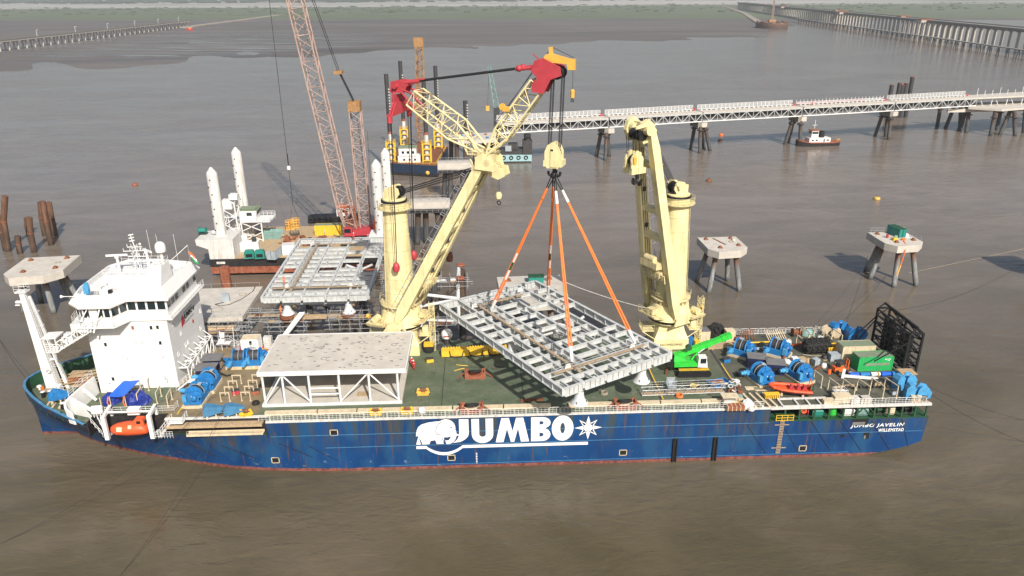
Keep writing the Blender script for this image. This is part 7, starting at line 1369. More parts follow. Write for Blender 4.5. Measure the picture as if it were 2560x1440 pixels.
# ---- small loose gear on deck
def loose(kind, label, u, v, m, rz_=0.0, m2='dark_steel'):
    l = gp(u, v)
    if kind == 'drum': return simple('oil_drum', label, 'drum', l, [('barrel', MB().lathe([(.29, 0), (.3, .3), (.285, .32), (.3, .34), (.3, .6), (.285, .62), (.3, .64), (.29, .9)], 14), m), ('lid', MB().lathe([(.26, .9), (.26, .92)], 12), m2)], rz_)
    if kind == 'pallet': return simple('loaded_pallet', label, 'pallet', l, [('pallet', MB().bb((-.6, -.5, 0), (.6, .5, .14)), 'tan_wood'), ('load', heap(12, .58, .48, .75, int(u)), m)], rz_)
    if kind == 'coil': return simple('hose_coil', label, 'hose', l, [('turn', MB().ring((0, 0, .1+.14*k), .55-.04*k, .08, Z, 16, 5), m) for k in range(3)], rz_)
    if kind == 'bottle': return simple('gas_rack', label, 'gas rack', l, [('bottle', MB().lathe([(.12, 0), (.13, 1.1), (.05, 1.3), (.05, 1.42)], 8, (-.5+.28*k, 0, .1)), m) for k in range(4)]+[('rack_frame', railing(MB(), [(-.7, -.25, 0), (.5, -.25, 0), (.5, .25, 0), (-.7, .25, 0)], 1.2, .6, .03), m2)], rz_)
    if kind == 'beam': return simple('loose_girder', label, 'beam', l, [('flange', MB().bb((-1.8, -.15, .3), (1.8, .15, .34)), m), ('web', MB().bb((-1.8, -.03, .04), (1.8, .03, .3)), m), ('foot_flange', MB().bb((-1.8, -.15, 0), (1.8, .15, .04)), m)], rz_)
    return simple('tool_box', label, 'box', l, [('case', MB().bb((-.6, -.4, .06), (.6, .4, .7)), m), ('lid', MB().bb((-.63, -.43, .7), (.63, .43, .8)), m2), ('skid', MB().bb((-.6, -.3, 0), (-.4, .3, .06)), m2)], rz_)
for row in (('drum', 'blue drum left of the far aft winches', 1832, 884, 'blue_old'), ('drum', 'rusty drum beside the far aft winch and the tank cubes', 1958, 900, 'rust'), ('drum', 'orange drum at the forklift', 2072, 934, 'orange'),
  ('pallet', 'pallet with a white wrapped load by the forklift', 2060, 918, 'white_grey', .3), ('pallet', 'pallet with brown sacks right of the tank cubes', 2020, 905, 'tan_wood', .5), ('pallet', 'pallet with a dark load in front of the yellow skip', 2062, 898, 'dark_steel', .2), ('pallet', 'pallet with pale bags near the far stern rail', 2050, 848, 'ibc', .1), ('pallet', 'pallet with rusty shackles right of the blue tray', 1850, 985, 'rust', .6), ('pallet', 'pallet with green nets left of the skid beams', 1848, 996, 'lattice_green', .2),
  ('coil', 'black hose coil between the two near aft winches', 1948, 962, 'rubber'), ('coil', 'tan rope coil at the foot of the green container', 2128, 938, 'rope'), ('coil', 'black hose coil beside the tall tan crate', 1776, 862, 'rubber'), ('coil', 'orange hose coil near the grey mesh cage', 1698, 992, 'sling_orange'), ('coil', 'tan rope coil on the green deck under the hanging frame', 1510, 985, 'rope'), ('coil', 'black cable coil left of the module base', 640, 1010, 'rubber'),
  ('bottle', 'gas bottle rack by the far aft rail, left of the yellow jib', 1846, 858, 'red_oxide', .1), ('bottle', 'gas bottle rack beside the dull green container', 2098, 898, 'grey_box', 1.4),
  ('beam', 'loose rusty beam behind the forklift', 2040, 925, 'rust', .7), ('beam', 'loose grey beam on the far aft deck', 1915, 872, 'steel_grey', .1), ('beam', 'loose tan beam near the stern frames', 2110, 968, 'tan_wood', .15), ('beam', 'loose rusty beam left of the green crane tracks', 1668, 925, 'rust', 1.2), ('beam', 'loose rusty beam by the near coaming left of the star', 1330, 1002, 'rust', .05), ('beam', 'loose yellow beam in front of the second crane pedestal', 1690, 884, 'yellow', .1), ('beam', 'loose grey beam in front of the second crane pedestal', 1655, 880, 'concrete', .05),
  ('box', 'blue tool box right of the green crane', 1815, 905, 'blue_winch', .2), ('box', 'red tool box beside the forward winches', 590, 985, 'red_steel', .4), ('box', 'dark tool box left of the near aft winch', 1850, 940, 'dark_steel', .3), ('box', 'tan box between the stern frames', 2190, 962, 'tan_wood', .2), ('box', 'grey box beside the hose loops at the stern', 2235, 985, 'grey_box', .1), ('box', 'red steel cage box left of the module on brown deck', 640, 985, 'red_oxide', .2), ('box', 'dark chest near the first crane pedestal', 1100, 872, 'dark_steel', .1), ('box', 'yellow chest beside the red people on deck', 1075, 905, 'yellow', .2)):
    loose(*row)
# ================================================================ CONCRETE DOLPHINS AND PILES
def battered(mb, top, base, r=.62, n=12): d = (V(base)-V(top)).normalized(); mb.tube(V(top)+V((0, 0, .3)), V(base)+d*2.2, r, n=n)
CAPP = [(-5.0, 5.6), (5.0, 5.9), (5.2, -2.6), (2.8, -5.3), (-2.8, -6.0), (-4.8, -3.4)]
def dolphin(label, c, rz_, bases, top=10.7, th=1.75, scale=1.0, blocks=True, m='concrete'):
    t = thing('concrete_dolphin', label, 'dolphin', (c[0], c[1], 0), rz_, 'concrete mooring dolphins')
    p = MB(); pl = [(a*scale, b*scale) for a, b in CAPP]; p.prism(pl, top-th, top-.06); p.prism([(a*.992, b*.992) for a, b in pl], top-.06, top); p.obj('cap', m, t, smooth=False)
    for bx, by in bases:
        b = INV[t.name] @ V((bx, by, 0)); tp_ = V((b.x*.62, b.y*.62, top-th)); p = MB(); battered(p, tp_, b); p.obj('pile', 'pile_grey', t); p = MB(); d = (b-tp_).normalized(); p.lathe([(.7, 0), (1.35, .1), (1.3, .3), (.8, .9)], 10, tp_+V((0, 0, .05)), d); p.obj('pile_collar', 'rust', t)
    if blocks:
        for a, b in ((-3.2, 3.8), (3.2, 4.2), (-1.6, -2.9), (3.4, -1.4)): p = MB(); p.loft([[(a*scale+x*.55, b*scale+y*.55, top) for x, y in ((-1, -1), (1, -1), (1, 1), (-1, 1))], [(a*scale+x*.2, b*scale+y*.2, top+.55) for x, y in ((-1, -1), (1, -1), (1, 1), (-1, 1))]]); p.obj('anchor_block', 'rust', t)
        p = MB(); p.ring((2.6*scale, 1.8*scale, top+.06), .6, .09, Z, 14, 5); p.obj('rope_ring', 'rope', t)
    return t
dA = dolphin('concrete dolphin right of the second crane with a rusty strip across its bare top', (62.2, 75.0), 0, [(58.1, 70), (65.8, 70.1), (57.3, 77.5), (65, 77.3)])
p = MB(); p.beam((-1.2, 4.6, 10.73), (.4, -.6, 10.73), .5, .05); p.obj('rusty_strip', 'rust', dA); p = MB(); p.lathe([(.5, 10.7), (.4, 11.2)], 10, (3.4, 2.6, 0)); p.obj('post_base', 'concrete', dA)
dB = dolphin('concrete dolphin at the right carrying a green container and railings', (107, 76.6), -.02, [(105, 70.6), (110.9, 71.1), (101.8, 76.5), (103.6, 82)])
p = MB(); railing(p, [(-4.6, 2, 10.7), (-4.6, 5.3, 10.7), (4.8, 5.6, 10.7), (5.0, -2, 10.7)], 1.2, 1.8, .04); p.obj('railing', 'scaffold', dB)
dH = dolphin('concrete dolphin mostly hidden behind the hanging steel frame', (12.8, 47.6), .02, [(8, 43), (18, 43), (8, 53), (18, 53)], 10.7, 1.6, 1.4)
dL = dolphin('concrete dolphin at the left beside the white foremast', (-99.3, 68.2), .08, [(-104.2, 66), (-97.2, 65.7), (-97.0, 73.6), (-104, 73), (-93.5, 71)], 10.7, 1.9, 1.22, m='concrete')
dR = dolphin('concrete dolphin beyond the right picture edge, only its shadow showing', (149.5, 73.5), 0, [(146, 70), (153, 70), (146, 78), (153, 78)])
gct = container('shipping_container', 'small green container on the right hand dolphin', (108.3, 79.6, 10.72), math.radians(100), 4.6, 2.0, 2.2, 'teal', 'green_dark')
simple('tool_heap', 'red and yellow tools and drums in front of the green container on the dolphin', 'tools', (105.8, 75.3, 10.72), [('drum', MB().lathe([(.32, 0), (.32, .9)], 12, (-.9, 2.2, 0)), 'red_steel'), ('pump', MB().bb((-.6, -.4, 0), (.4, .4, .7)), 'yellow'), ('board', MB().bb((.2, .8, 0), (1.0, 1.3, .9)), 'lattice_green'), ('bag', heap(10, .6, .5, .5, 44, 2.2, .2), 'orange'), ('white_sack', heap(10, .8, .7, .8, 45, 4.2, 2.8), 'white')])
put(MB().path([(107.6, 74.6, 10.8), (106.6, 71.6, 10.6), (105.8, 70.2, 9.0), (105.0, 69.6, 6.2)], .12, 6).obj('orange_hose', 'orange'), 'orange hose hanging over the edge of the right hand dolphin', 'hose')
put(MB().path([(105.0, 69.6, 6.2), (104.3, 69.2, 3.8)], .2, 6).obj('yellow_float', 'yellow_orange'), 'yellow rope end below the right hand dolphin', 'rope')
simple('green_cabin', 'green covered unit on the hidden dolphin behind the frame', 'unit', (14, 51.5, 10.72), [('case', MB().bb((-1.6, -.9, 0), (1.6, .9, 1.5)), 'teal'), ('lid', MB().bb((-1.7, -1, 1.5), (1.7, 1, 1.6)), 'green_dark')])
for i, (ub, vb, ut, vt) in enumerate([(20, 628, 13, 490), (50, 633, 44, 590), (85, 630, 73, 543), (20, 628, 2, 540), (112, 588, 101, 505), (128, 612, 106, 503), (138, 588, 122, 505), (72, 585, 67, 545)]):
    b = az(ub if i != 3 else 14, vb if i != 3 else 625, 0); hgt = ay(ut, vt, b.y).z; lab = ('rusty tall steel pile standing furthest left in the water', 'short rusty pile stub in front of the left pile group', 'rusty pile with a welded band in the left pile group', 'rusty pile half cut by the left picture edge', 'rusty pile behind the tall one, left pile group back', 'tallest near rusty pile on the right of the left group', 'rusty pile at the right end of the left group', 'slim rusty pile in the middle back of the left group')[i]
    t = thing('steel_pile', lab, 'pile', (b.x, b.y, 0), 0, 'rusty piles at the left'); p = MB(); top = V(((ay(ut, vt, b.y).x-b.x), 0, hgt)); p.tube((0, 0, -2), (top.x*.3, 0, hgt*.55), .82, n=14); p.obj('lower_tube', 'pile_brown', t); p = MB(); p.tube((top.x*.3, 0, hgt*.55), top, .80, n=14); p.obj('upper_tube', 'pile_brown', t); p = MB(); p.tube((top.x*.3, 0, hgt*.53), (top.x*.3, 0, hgt*.57), .87, n=14); p.obj('weld_band', 'rust', t)
# ---- slab deck and jacket behind the ship
sl_ = thing('concrete_deck', 'flat concrete deck behind the white block with cables and a grey cabinet', 'deck', (-51.5, 44, 0))
p = MB(); p.prism([(-60.5, 36), (-44.2, 36.6), (-44.5, 52.8), (-60.5, 52)], 9.7, 10.6); p.obj('slab', 'concrete', sl_, world=True, smooth=False)
for x, y in ((-57, 40), (-48, 39), (-48, 49), (-57, 49)): p = MB(); battered(p, (x, y, 9.6), (x+.2, y, 0), .7); p.obj('pile', 'pile_grey', sl_, world=True)
p = MB(); p.bb((-59, 38, 8.4), (-46, 40, 9.7)); p.bb((-59, 48, 8.4), (-46, 50, 9.7)); p.obj('pile_cap', 'concrete_dark', sl_, world=True); p = MB(); p.bb((-50.5, 44.5, 10.6), (-49.0, 45.0, 12.3)); p.obj('cabinet', 'grey_box', sl_, world=True)
p = MB(); p.path([(-50, 44, 10.7), (-51.5, 43.2, 10.65), (-50.2, 42.2, 10.66), (-48.5, 43, 10.65), (-46.8, 46, 10.65), (-45.8, 50, 10.65), (-46, 52.6, 10.8)], .07, 5); p.obj('cable', 'black_rope', sl_, world=True); p = MB(); railing(p, [(-60, 51.6, 10.6), (-45, 52.4, 10.6)], 1.1, 4, .03, (1,)); railing(p, [(-52, 36.4, 10.6), (-44.6, 36.9, 10.6)], 1.1, 2.4, .03, (.5, 1)); p.obj('edge_rail', 'scaffold', sl_, world=True)
p = MB(); p.ring((-50.2, 40.4, 10.64), 1.1, .05, Z, 20, 4); p.ring((-47.5, 48.4, 10.66), .7, .08, Z, 16, 4); p.obj('hose_ring', 'rope', sl_, world=True)
def scaffold(label, x0, x1, y0, y1, z0, z1, seed):
    t = thing('scaffold', label, 'scaffold', ((x0+x1)/2, (y0+y1)/2, z0), 0, 'scaffolds under the installed frame'); r_ = random.Random(seed); p = MB(); xs = [x0+(x1-x0)*k/max(1, int((x1-x0)/1.8)) for k in range(max(1, int((x1-x0)/1.8))+1)]; ys = [y0, (y0+y1)/2, y1]
    for x in xs:
        for y in ys: p.tube((x, y, z0+r_.uniform(-.8, .3)), (x, y, z1+r_.uniform(-.3, 1.2)), .05, n=4)
    zz = z0+.3
    while zz < z1:
        for y in ys: p.tube((x0-r_.uniform(.2, 1.2), y, zz), (x1+r_.uniform(.2, 1.2), y, zz), .05, n=4)
        for x in xs: p.tube((x, y0-r_.uniform(.2, .9), zz), (x, y1+r_.uniform(.2, .9), zz), .05, n=4)
        zz += 1.0
    p.obj('tube_frame', 'scaffold', t, world=True)
    for k in range(int((x1-x0)/1.4)): q = MB(); q.bb((x0+k*1.4, y0, z1-1.05), (x0+k*1.4+1.3, y0+.9+r_.uniform(0, .8), z1-1.0)); q.obj('board', r_.choice(('tan_wood', 'scaffold', 'rust')), t, world=True)
    return t
jk = thing('pile_jacket', 'dark braced pile jacket carrying the pale installed frame', 'jacket', (-28, 48, 0))
for x, y in ((-36.4, 39.6), (-24.4, 39.7), (-36.4, 57.8), (-24.4, 57.8)):
    p = MB(); battered(p, (x, y, 9.4), (x*1.0, y, 0), .8); p.obj('pile', 'pile', jk, world=True); p = MB(); p.lathe([(.8, 8.6), (1.5, 9.0), (1.5, 9.5), (1.38, 9.8)], 14, (x, y, 0)); p.obj('pile_head', 'rust', jk, world=True)
for a, b in (((-36.4, 39.6, 9.0), (-24.4, 39.7, 9.0)), ((-36.4, 57.8, 9.0), (-24.4, 57.8, 9.0)), ((-36.4, 39.6, 9), (-36.4, 57.8, 9)), ((-24.4, 39.7, 9), (-24.4, 57.8, 9))): p = MB(); p.beam(a, b, .9, .7); p.obj('deck_beam', 'tan_wood', jk, world=True)
for a, b in (((-36.4, 39.6, 8), (-30.4, 39.7, .4)), ((-24.4, 39.7, 8), (-30.4, 39.7, .4)), ((-36.4, 57.8, 8), (-30, 57.8, 0)), ((-24.4, 57.8, 8), (-30, 57.8, 0)), ((-24.4, 39.7, 7.6), (-24.4, 48.7, .3)), ((-36.4, 39.7, 7.6), (-36.4, 48.7, .3))): p = MB(); p.tube(a, b, .42, n=10); p.obj('brace', 'pile', jk, world=True)
scaffold('scaffold around the left foot of the installed frame', -40, -33, 38, 42, 6.4, 9.6, 1); scaffold('scaffold around the right foot of the installed frame', -28, -18, 38, 42.5, 6.6, 10.2, 2); scaffold('scaffold under the concrete deck beside the white block', -54, -43, 34, 37.5, 5.6, 10.0, 3); scaffold('low scaffold walkway joining the concrete deck and the frame', -44, -37, 39, 41, 8.2, 10.6, 4)
put(MB().hexa([(-36.4, 33.8, 7.2), (-35.6, 33.8, 7.2), (-32.6, 38.3, 10.3), (-33.6, 38.3, 10.3), (-36.4, 33.8, 7.6), (-35.6, 33.8, 7.6), (-32.6, 38.3, 10.6), (-33.6, 38.3, 10.6)]).obj('white_ramp', 'white'), 'white plate ramp sticking up behind the concrete roof', 'ramp')
put(MB().lathe([(.9, -3.2), (.95, -1), (.8, 1), (.9, 3)], 12, (0, 0, 0), (1, .05, 0)).obj('wrapped_pipe', 'tan_wood', loc=(-48.5, 35.2, 8.6)), 'tan wrapped pipe hanging in the scaffold behind the white container', 'pipe')
j2 = thing('jacket_frame', 'grey white braced jacket frame to the right of the first crane mast', 'jacket', (-6, 45, 0))
for x, y in ((-2.6, 46), (-10.6, 46), (-2.6, 54)): p = MB(); p.tube((x, y, 3.5), (x, y, 14.0), .42, n=12); p.obj('leg', 'steel_white', j2, world=True); p = MB(); battered(p, (x+.7, y+.4, 12.6), (x+.7, y+.4, 0), .72); p.obj('pile', 'pile', j2, world=True); p = MB(); p.lathe([(.8, 13.9), (1.0, 14.2), (.8, 14.4)], 12, (x+.5, y, 0)); p.obj('pile_head', 'red_oxide', j2, world=True)
for a, b in (((-10.6, 46, 13.4), (-2.6, 46, 13.8)), ((-10.6, 46, 10.8), (-2.6, 46, 9.6)), ((-10.6, 46, 8.0), (-2.6, 46, 9.4)), ((-10.6, 46, 5.0), (-2.6, 46, 4.4)), ((-2.6, 46, 13.6), (-2.6, 54, 13.6)), ((-18, 46, 5.2), (-10.6, 46, 5.0))): p = MB(); p.tube(a, b, .34, n=10); p.obj('tie', 'steel_white', j2, world=True)
for a, b in (((-10.6, 47, 5), (-2.4, 47, 12.6)), ((-10, 47, .5), (-2.4, 47, 5.4))): p = MB(); p.tube(a, b, .4, n=10); p.obj('diagonal', 'pile', j2, world=True)
scaffold('scaffold platform on top of the grey white jacket frame', -6, -.6, 44.6, 47, 12.6, 14.8, 5); scaffold('scaffold platform low on the grey white jacket frame', -7, -1.4, 44.4, 46.4, 4.0, 5.6, 6)
scaffold('scaffold tower on dark piles behind the first crane mast', -20, -13, 60, 64, 4.0, 10.0, 8); scaffold('scaffold under the far right corner of the installed frame', -22, -15, 72, 77, 3.0, 9.0, 9)
bm = thing('pile_cluster', 'cluster of dark raking piles with planks behind the first crane mast', 'piles', (-13, 70, 0))
for k, (x, y, h_) in enumerate(((-17, 66, 9), (-13, 66, 10), (-9, 67, 8.5), (-17, 76, 9), (-12, 77, 10.5), (-8.5, 75, 8))): p = MB(); p.tube((x-.4, y, -2), (x+.4, y+.3, h_), .7, n=12); p.obj('pile', 'pile', bm, world=True)
for a, b in (((-17.5, 66, 8.2), (-8.5, 67, 8.2)), ((-17.5, 76, 8.2), (-8, 75, 8.2)), ((-17, 65, 8.8), (-17, 77, 8.8)), ((-9, 66, 8.6), (-8.6, 76, 8.6))): p = MB(); p.beam(a, b, .7, .5); p.obj('walkway_beam', 'tan_wood', bm, world=True)
for k in range(3): p = MB(); p.lathe([(.7, 9+.2*k), (.85, 10.2), (.7, 11.6)], 10, (-10+2.4*k, 70, 0)); p.obj('casing_stub', 'rust', bm, world=True)
# ================================================================ JACK-UP BARGE WITH CRAWLER CRANE
jb = thing('jack_up_barge', 'rust red and black jack-up barge with four white legs behind the ship', 'barge', (-45, 102, 0))
p = MB(); p.bb((-68, 88, .8), (-20, 116, 2.7)); p.obj('lower_hull', 'hull_rust', jb, world=True); p = MB(); p.bb((-68.2, 87.9, 2.7), (-20, 116.1, 4.8)); p.obj('upper_hull', 'hull_black', jb, world=True); p = MB(); p.bb((-68, 88.1, 4.8), (-20, 116, 4.9)); p.obj('deck_plate', 'tan_wood', jb, world=True)
p = MB(); p.bb((-66.4, 87.85, 3.5), (-64.2, 87.92, 4.1)); p.obj('name_board', 'white_old', jb, world=True)
p = MB(); p.hexa([(-70.8, 88, 8.6), (-61.5, 88, 4.9), (-61.5, 96, 4.9), (-70.8, 96, 8.6), (-71, 88, 10.1), (-61.5, 88, 10.1), (-61.5, 96, 10.1), (-71, 96, 10.1)]); p.bb((-68, 88.02, 4.8), (-61.52, 95.9, 8.5)); p.obj('jack_house', 'white_old', jb, world=True, smooth=False)
p = MB(); p.bb((-27, 88, 4.9), (-21, 96, 9.6)); railing(p, [(-27, 88, 9.6), (-21, 88, 9.6)], 1.1, 1.2); p.obj('jack_house', 'white', jb, world=True); p = MB(); p.bb((-27, 108, 4.9), (-21, 116, 9.4)); p.obj('jack_house', 'white_old', jb, world=True)
p = MB(); p.bb((-69, 108, 4.9), (-62, 116, 9.4)); p.obj('jack_house', 'white_old', jb, world=True)
for i, (x, y, zt) in enumerate(((-65.6, 92, 28.0), (-65.2, 112, 29.2), (-24.0, 92, 29.4), (-24.0, 112, 28.4))):
    p = MB(); p.lathe([(1.35, 3), (1.35, zt-1.6), (1.2, zt-1.2), (.25, zt), (.1, zt)], 20, (x, y, 0)); lg = p.obj('leg', 'white_old', jb, world=True, smooth=True)
    for k in range(9): p = MB(); z = zt-3-k*1.9; p.lathe([(.19, 0), (.19, .12)], 8, (x-.7*(k % 2)-.2, y-1.28+.25*(k % 2), z), (0, -1, 0)); p.obj('pin_hole', 'black', lg, world=True)
    p = MB(); p.tube((x, y, -2), (x, y, 3.2), 1.42, n=16); p.obj('lower_leg', 'hull_rust', jb, world=True)
p = MB(); p.tube((-60.5, 76.2, -1), (-60.5, 76.2, 6.8), 1.2, n=16); bt_ = p.obj('casing', 'hull_rust', None); put(bt_, 'short rusty steel casing standing in the water in front of the barge', 'pile')
wh_ = thing('barge_wheelhouse', 'white wheelhouse tower on the jack-up barge deck', 'wheelhouse', (-60, 106, 4.9))
p = MB(); [p.beam((a, b, 4.9), (a, b, 10.5), .3) for a in (-63.5, -58) for b in (102.5, 107.5)]; [p.beam((-63.5, 102.5, z), (-58, 102.5, z+2.4), .2) for z in (5, 7.8)]; [p.beam((-58, 102.5, z), (-63.5, 102.5, z+2.4), .2) for z in (5, 7.8)]; p.obj('support_tower', 'white', wh_, world=True)
p = MB(); p.bb((-64, 102, 10.4), (-55.5, 108.5, 10.6)); railing(p, [(-59, 102, 10.6), (-55.5, 102.5, 10.6), (-54.8, 105, 10.6), (-55.5, 108.5, 10.6), (-60, 108.5, 10.6)], 1.2, 1, .05, (.33, .66, 1)); p.obj('gallery', 'white', wh_, world=True)
p = MB(); p.hexa([(-63.8, 102.4, 10.6), (-59.4, 102.4, 10.6), (-59.4, 107, 10.6), (-63.8, 107, 10.6), (-63.8, 102.4, 13.6), (-58.8, 102.4, 13.6), (-58.8, 107, 13.6), (-63.8, 107, 13.6)]); p.obj('cabin', 'white', wh_, world=True, smooth=False); p = MB(); p.bb((-61.6, 102.33, 12.2), (-60.2, 102.4, 13.1)); p.obj('window', 'glass', wh_, world=True)
for k in range(4): p = MB(); p.hexa([(-59.02, 102.8+1.05*k, 12.3), (-58.98, 102.8+1.05*k, 12.3), (-58.98, 103.6+1.05*k, 12.3), (-59.02, 103.6+1.05*k, 12.3), (-58.86, 102.8+1.05*k, 13.3), (-58.78, 102.8+1.05*k, 13.3), (-58.78, 103.6+1.05*k, 13.3), (-58.86, 103.6+1.05*k, 13.3)]); p.obj('window', 'glass', wh_, world=True)
p = MB(); p.bb((-63.9, 102.3, 13.6), (-58.7, 107.1, 13.75)); railing(p, [(-63.8, 102.4, 13.75), (-59, 102.4, 13.75), (-59, 107, 13.75)], 1, 1.2, .05); p.tube((-63, 105, 13.7), (-63, 105, 17), .06, n=5); p.obj('roof', 'green_roof', wh_, world=True)
lt2 = thing('white_lattice_tower', 'white lattice tower with boxes on top between the two left barge legs', 'tower', (-64.5, 100, 4.9)); p = MB(); lattice(p, (-64.8, 100, 4.9), (-64.8, 100, 17), 3.4, 3.4, 3.0, 3.0, 6, .18, .12); p.obj('lattice', 'white', lt2, world=True); p = MB(); p.bb((-66.8, 98.4, 15.2), (-64, 101, 17.2)); [p.tube((-66.4+.8*k, 98.5, 17.2), (-66.4+.8*k, 101, 17.2), .4, n=8) for k in range(3)]; p.bb((-64.6, 99, 17.6), (-62.4, 101.2, 19)); p.obj('top_tank', 'white', lt2, world=True)
def on(label, name, cat, u, v, z, parts, rz_=0): q = az(u, v, z); return simple(name, label, cat, (q.x, q.y, z), parts, rz_)
BD = 4.9
container('shipping_container', 'blue grey open topped container on the barge deck', tuple(az(690, 640, BD))[:2]+(BD,), R90-.15, 6, 2.4, 2.4, 'grey_box', 'tan_wood'); container('shipping_container', 'white box container on the barge deck right of the blue grey one', tuple(az(723, 633, BD))[:2]+(BD,), .2, 3.2, 2.6, 2.6, 'white', 'white_old'); container('shipping_container', 'long yellow container behind the crawler crane on the barge', tuple(az(822, 585, BD))[:2]+(BD,), .02, 7.4, 2.4, 2.9, 'yellow', 'green_roof')
for k, (u, v, m, lab) in enumerate(((625, 645, 'teal', 'dark teal generator at the near edge of the barge, left'), (651, 645, 'teal', 'green generator at the near edge of the barge, right'))): on(lab, 'generator', 'generator', u, v, BD, [('case', MB().bb((-1.2, -.9, .1), (1.2, .9, 1.9)), m), ('lid', MB().bb((-1.0, -.7, 1.9), (1.0, .7, 2.2)), m), ('grille', MB().bb((-.8, -.95, .5), (.8, -.9, 1.4)), 'black'), ('skid', MB().bb((-1.3, -.9, 0), (1.3, .9, .1)), 'dark_steel')], .15)
on('white box and round tank on the barge deck beneath the wheelhouse', 'white_plant', 'tank', 625, 625, BD, [('box', MB().bb((-2.6, -1.4, 0), (2.6, 1.4, 2.4)), 'white'), ('tank', MB().lathe([(.8, 2.4), (.85, 4.0), (.5, 4.3)], 14, (-1, 0, 0)), 'white'), ('dark_drum', MB().lathe([(.6, 2.4), (.6, 3.6)], 12, (1.4, 0, 0)), 'dark_steel')], .1)
on('pale green skip on the barge deck behind the containers', 'skip', 'skip', 682, 595, BD, [('side', MB().hexa([(-2.4, -1.2, 0), (2.4, -1.2, 0), (2.4, -1.0, 0), (-2.4, -1.0, 0), (-2.8, -1.6, 2.2), (2.8, -1.6, 2.2), (2.8, -1.4, 2.2), (-2.8, -1.4, 2.2)]), 'lattice_green'), ('far_side', MB().hexa([(-2.4, 1.0, 0), (2.4, 1.0, 0), (2.4, 1.2, 0), (-2.4, 1.2, 0), (-2.8, 1.4, 2.2), (2.8, 1.4, 2.2), (2.8, 1.6, 2.2), (-2.8, 1.6, 2.2)]), 'lattice_green'), ('bed', MB().bb((-2.4, -1.1, .05), (2.4, 1.1, .2)), 'tan_wood')])
on('teal winch on the jack house of the barge', 'deck_winch', 'winch', 508, 585, 10.1, [('drum', MB().lathe([(.9, -.9), (.6, -.8), (.6, .8), (.9, .9)], 14, (0, 0, 1.0), (1, 0, 0)), 'teal'), ('bed', MB().bb((-1.1, -.8, 0), (1.1, .8, .3)), 'dark_steel')]); on('white drum and pump on the jack house beside the white leg', 'pump', 'pump', 540, 585, 10.1, [('drum', MB().tube((-.8, 0, .5), (.8, 0, .5), .5, n=12), 'white'), ('base', MB().bb((-1, -.5, 0), (1, .5, .1)), 'dark_steel')])
rr = random.Random(77); jc = thing('barge_scrap', 'brown heap of pipes and fittings in the middle of the barge deck', 'scrap', tuple(az(770, 605, BD))[:2]+(BD,))
for k in range(26):
    a, b = rr.uniform(-7, 8), rr.uniform(-4, 4); p = MB()
    if k % 3: p.tube((a, b, .3), (a+rr.uniform(-2, 2), b+rr.uniform(-1.5, 1.5), rr.uniform(.3, .9)), rr.uniform(.12, .45), n=8)
    else: p.box((a, b, .4), (rr.uniform(.5, 1.5), rr.uniform(.4, 1.2), .8), rr.uniform(0, 3))
    p.obj('scrap_piece', rr.choice(('rust', 'tan_wood', 'dark_steel', 'rust', 'red_oxide')), jc)
put(MB().lathe([(.75, -1.1), (.95, -1.0), (.95, 1.0), (.75, 1.1)], 18, (0, 0, 1.0), (.5, 1, 0)).obj('pipe_ring', 'dark_steel', loc=tuple(az(772, 612, BD))[:2]+(BD,)), 'dark hollow pipe section lying on the barge deck', 'pipe')
def basket(label, loc): t = thing('man_basket', label, 'basket', loc, .2, 'yellow baskets'); p = MB(); railing(p, [(-1.2, -1, 0), (1.2, -1, 0), (1.2, 1, 0), (-1.2, 1, 0), (-1.2, -1, 0)], 2.4, .7, .09, (.02, .35, .7, 1)); p.obj('frame', 'yellow_orange', t); p = MB(); p.bb((-1.2, -1, 0), (1.2, 1, .1)); p.obj('floor', 'yellow_orange', t); return t
basket('yellow cage basket standing on the barge deck', tuple(az(726, 572, BD))[:2]+(BD,))
bk = basket('yellow cage basket hanging from the crawler crane hook', (-49.2, 104, 8.2)); p = MB(); [p.tube((a, b, 2.4), (0, 0, 7), .04, n=4) for a in (-1.1, 1.1) for b in (-.9, .9)]; p.obj('bridle', 'black_rope', bk)
# crawler crane
kc = thing('lattice_crawler_crane', 'red crawler crane with tall tan lattice boom on the jack-up barge', 'crane', (-31.0, 101, BD))
for y in (-2.9, 2.9): p = MB(); pts = [(-4+.7*math.cos(math.radians(a)), .7+.7*math.sin(math.radians(a))) for a in range(90, 271, 22)]+[(4+.7*math.cos(math.radians(a)), .7+.7*math.sin(math.radians(a))) for a in range(-90, 91, 22)]; p.plate(pts, (0, y-.6, 0), X, Z, 1.2); p.obj('track', 'black', kc)
p = MB(); p.bb((-2, -2.2, .6), (2, 2.2, 1.6)); p.tube((0, 0, 1.5), (0, 0, 2.1), 1.5, n=18); p.obj('undercarriage', 'dark_steel', kc); p = MB(); p.hexa([(-3, -1.9, 2.1), (5.5, -1.9, 2.1), (5.5, 1.9, 2.1), (-3, 1.9, 2.1), (-3, -1.9, 3.4), (5.5, -1.9, 4.6), (5.5, 1.9, 4.6), (-3, 1.9, 3.4)]); p.obj('upper_body', 'red_steel', kc, smooth=False); p = MB(); p.bb((4.2, -2.4, 2.4), (7.6, 2.4, 6.8)); [p.bb((4.6+.7*k, -2.5, 2.4), (4.8+.7*k, -2.4, 6.6)) for k in range(4)]; p.obj('counterweight', 'orange', kc); p = MB(); p.bb((-3.8, -2.8, 2.2), (-1.6, -1.6, 4.6)); cb = p.obj('cab', 'red_steel', kc); p = MB(); p.bb((-3.7, -2.86, 3.2), (-2.0, -2.8, 4.3)); p.obj('cab_window', 'glass', cb)
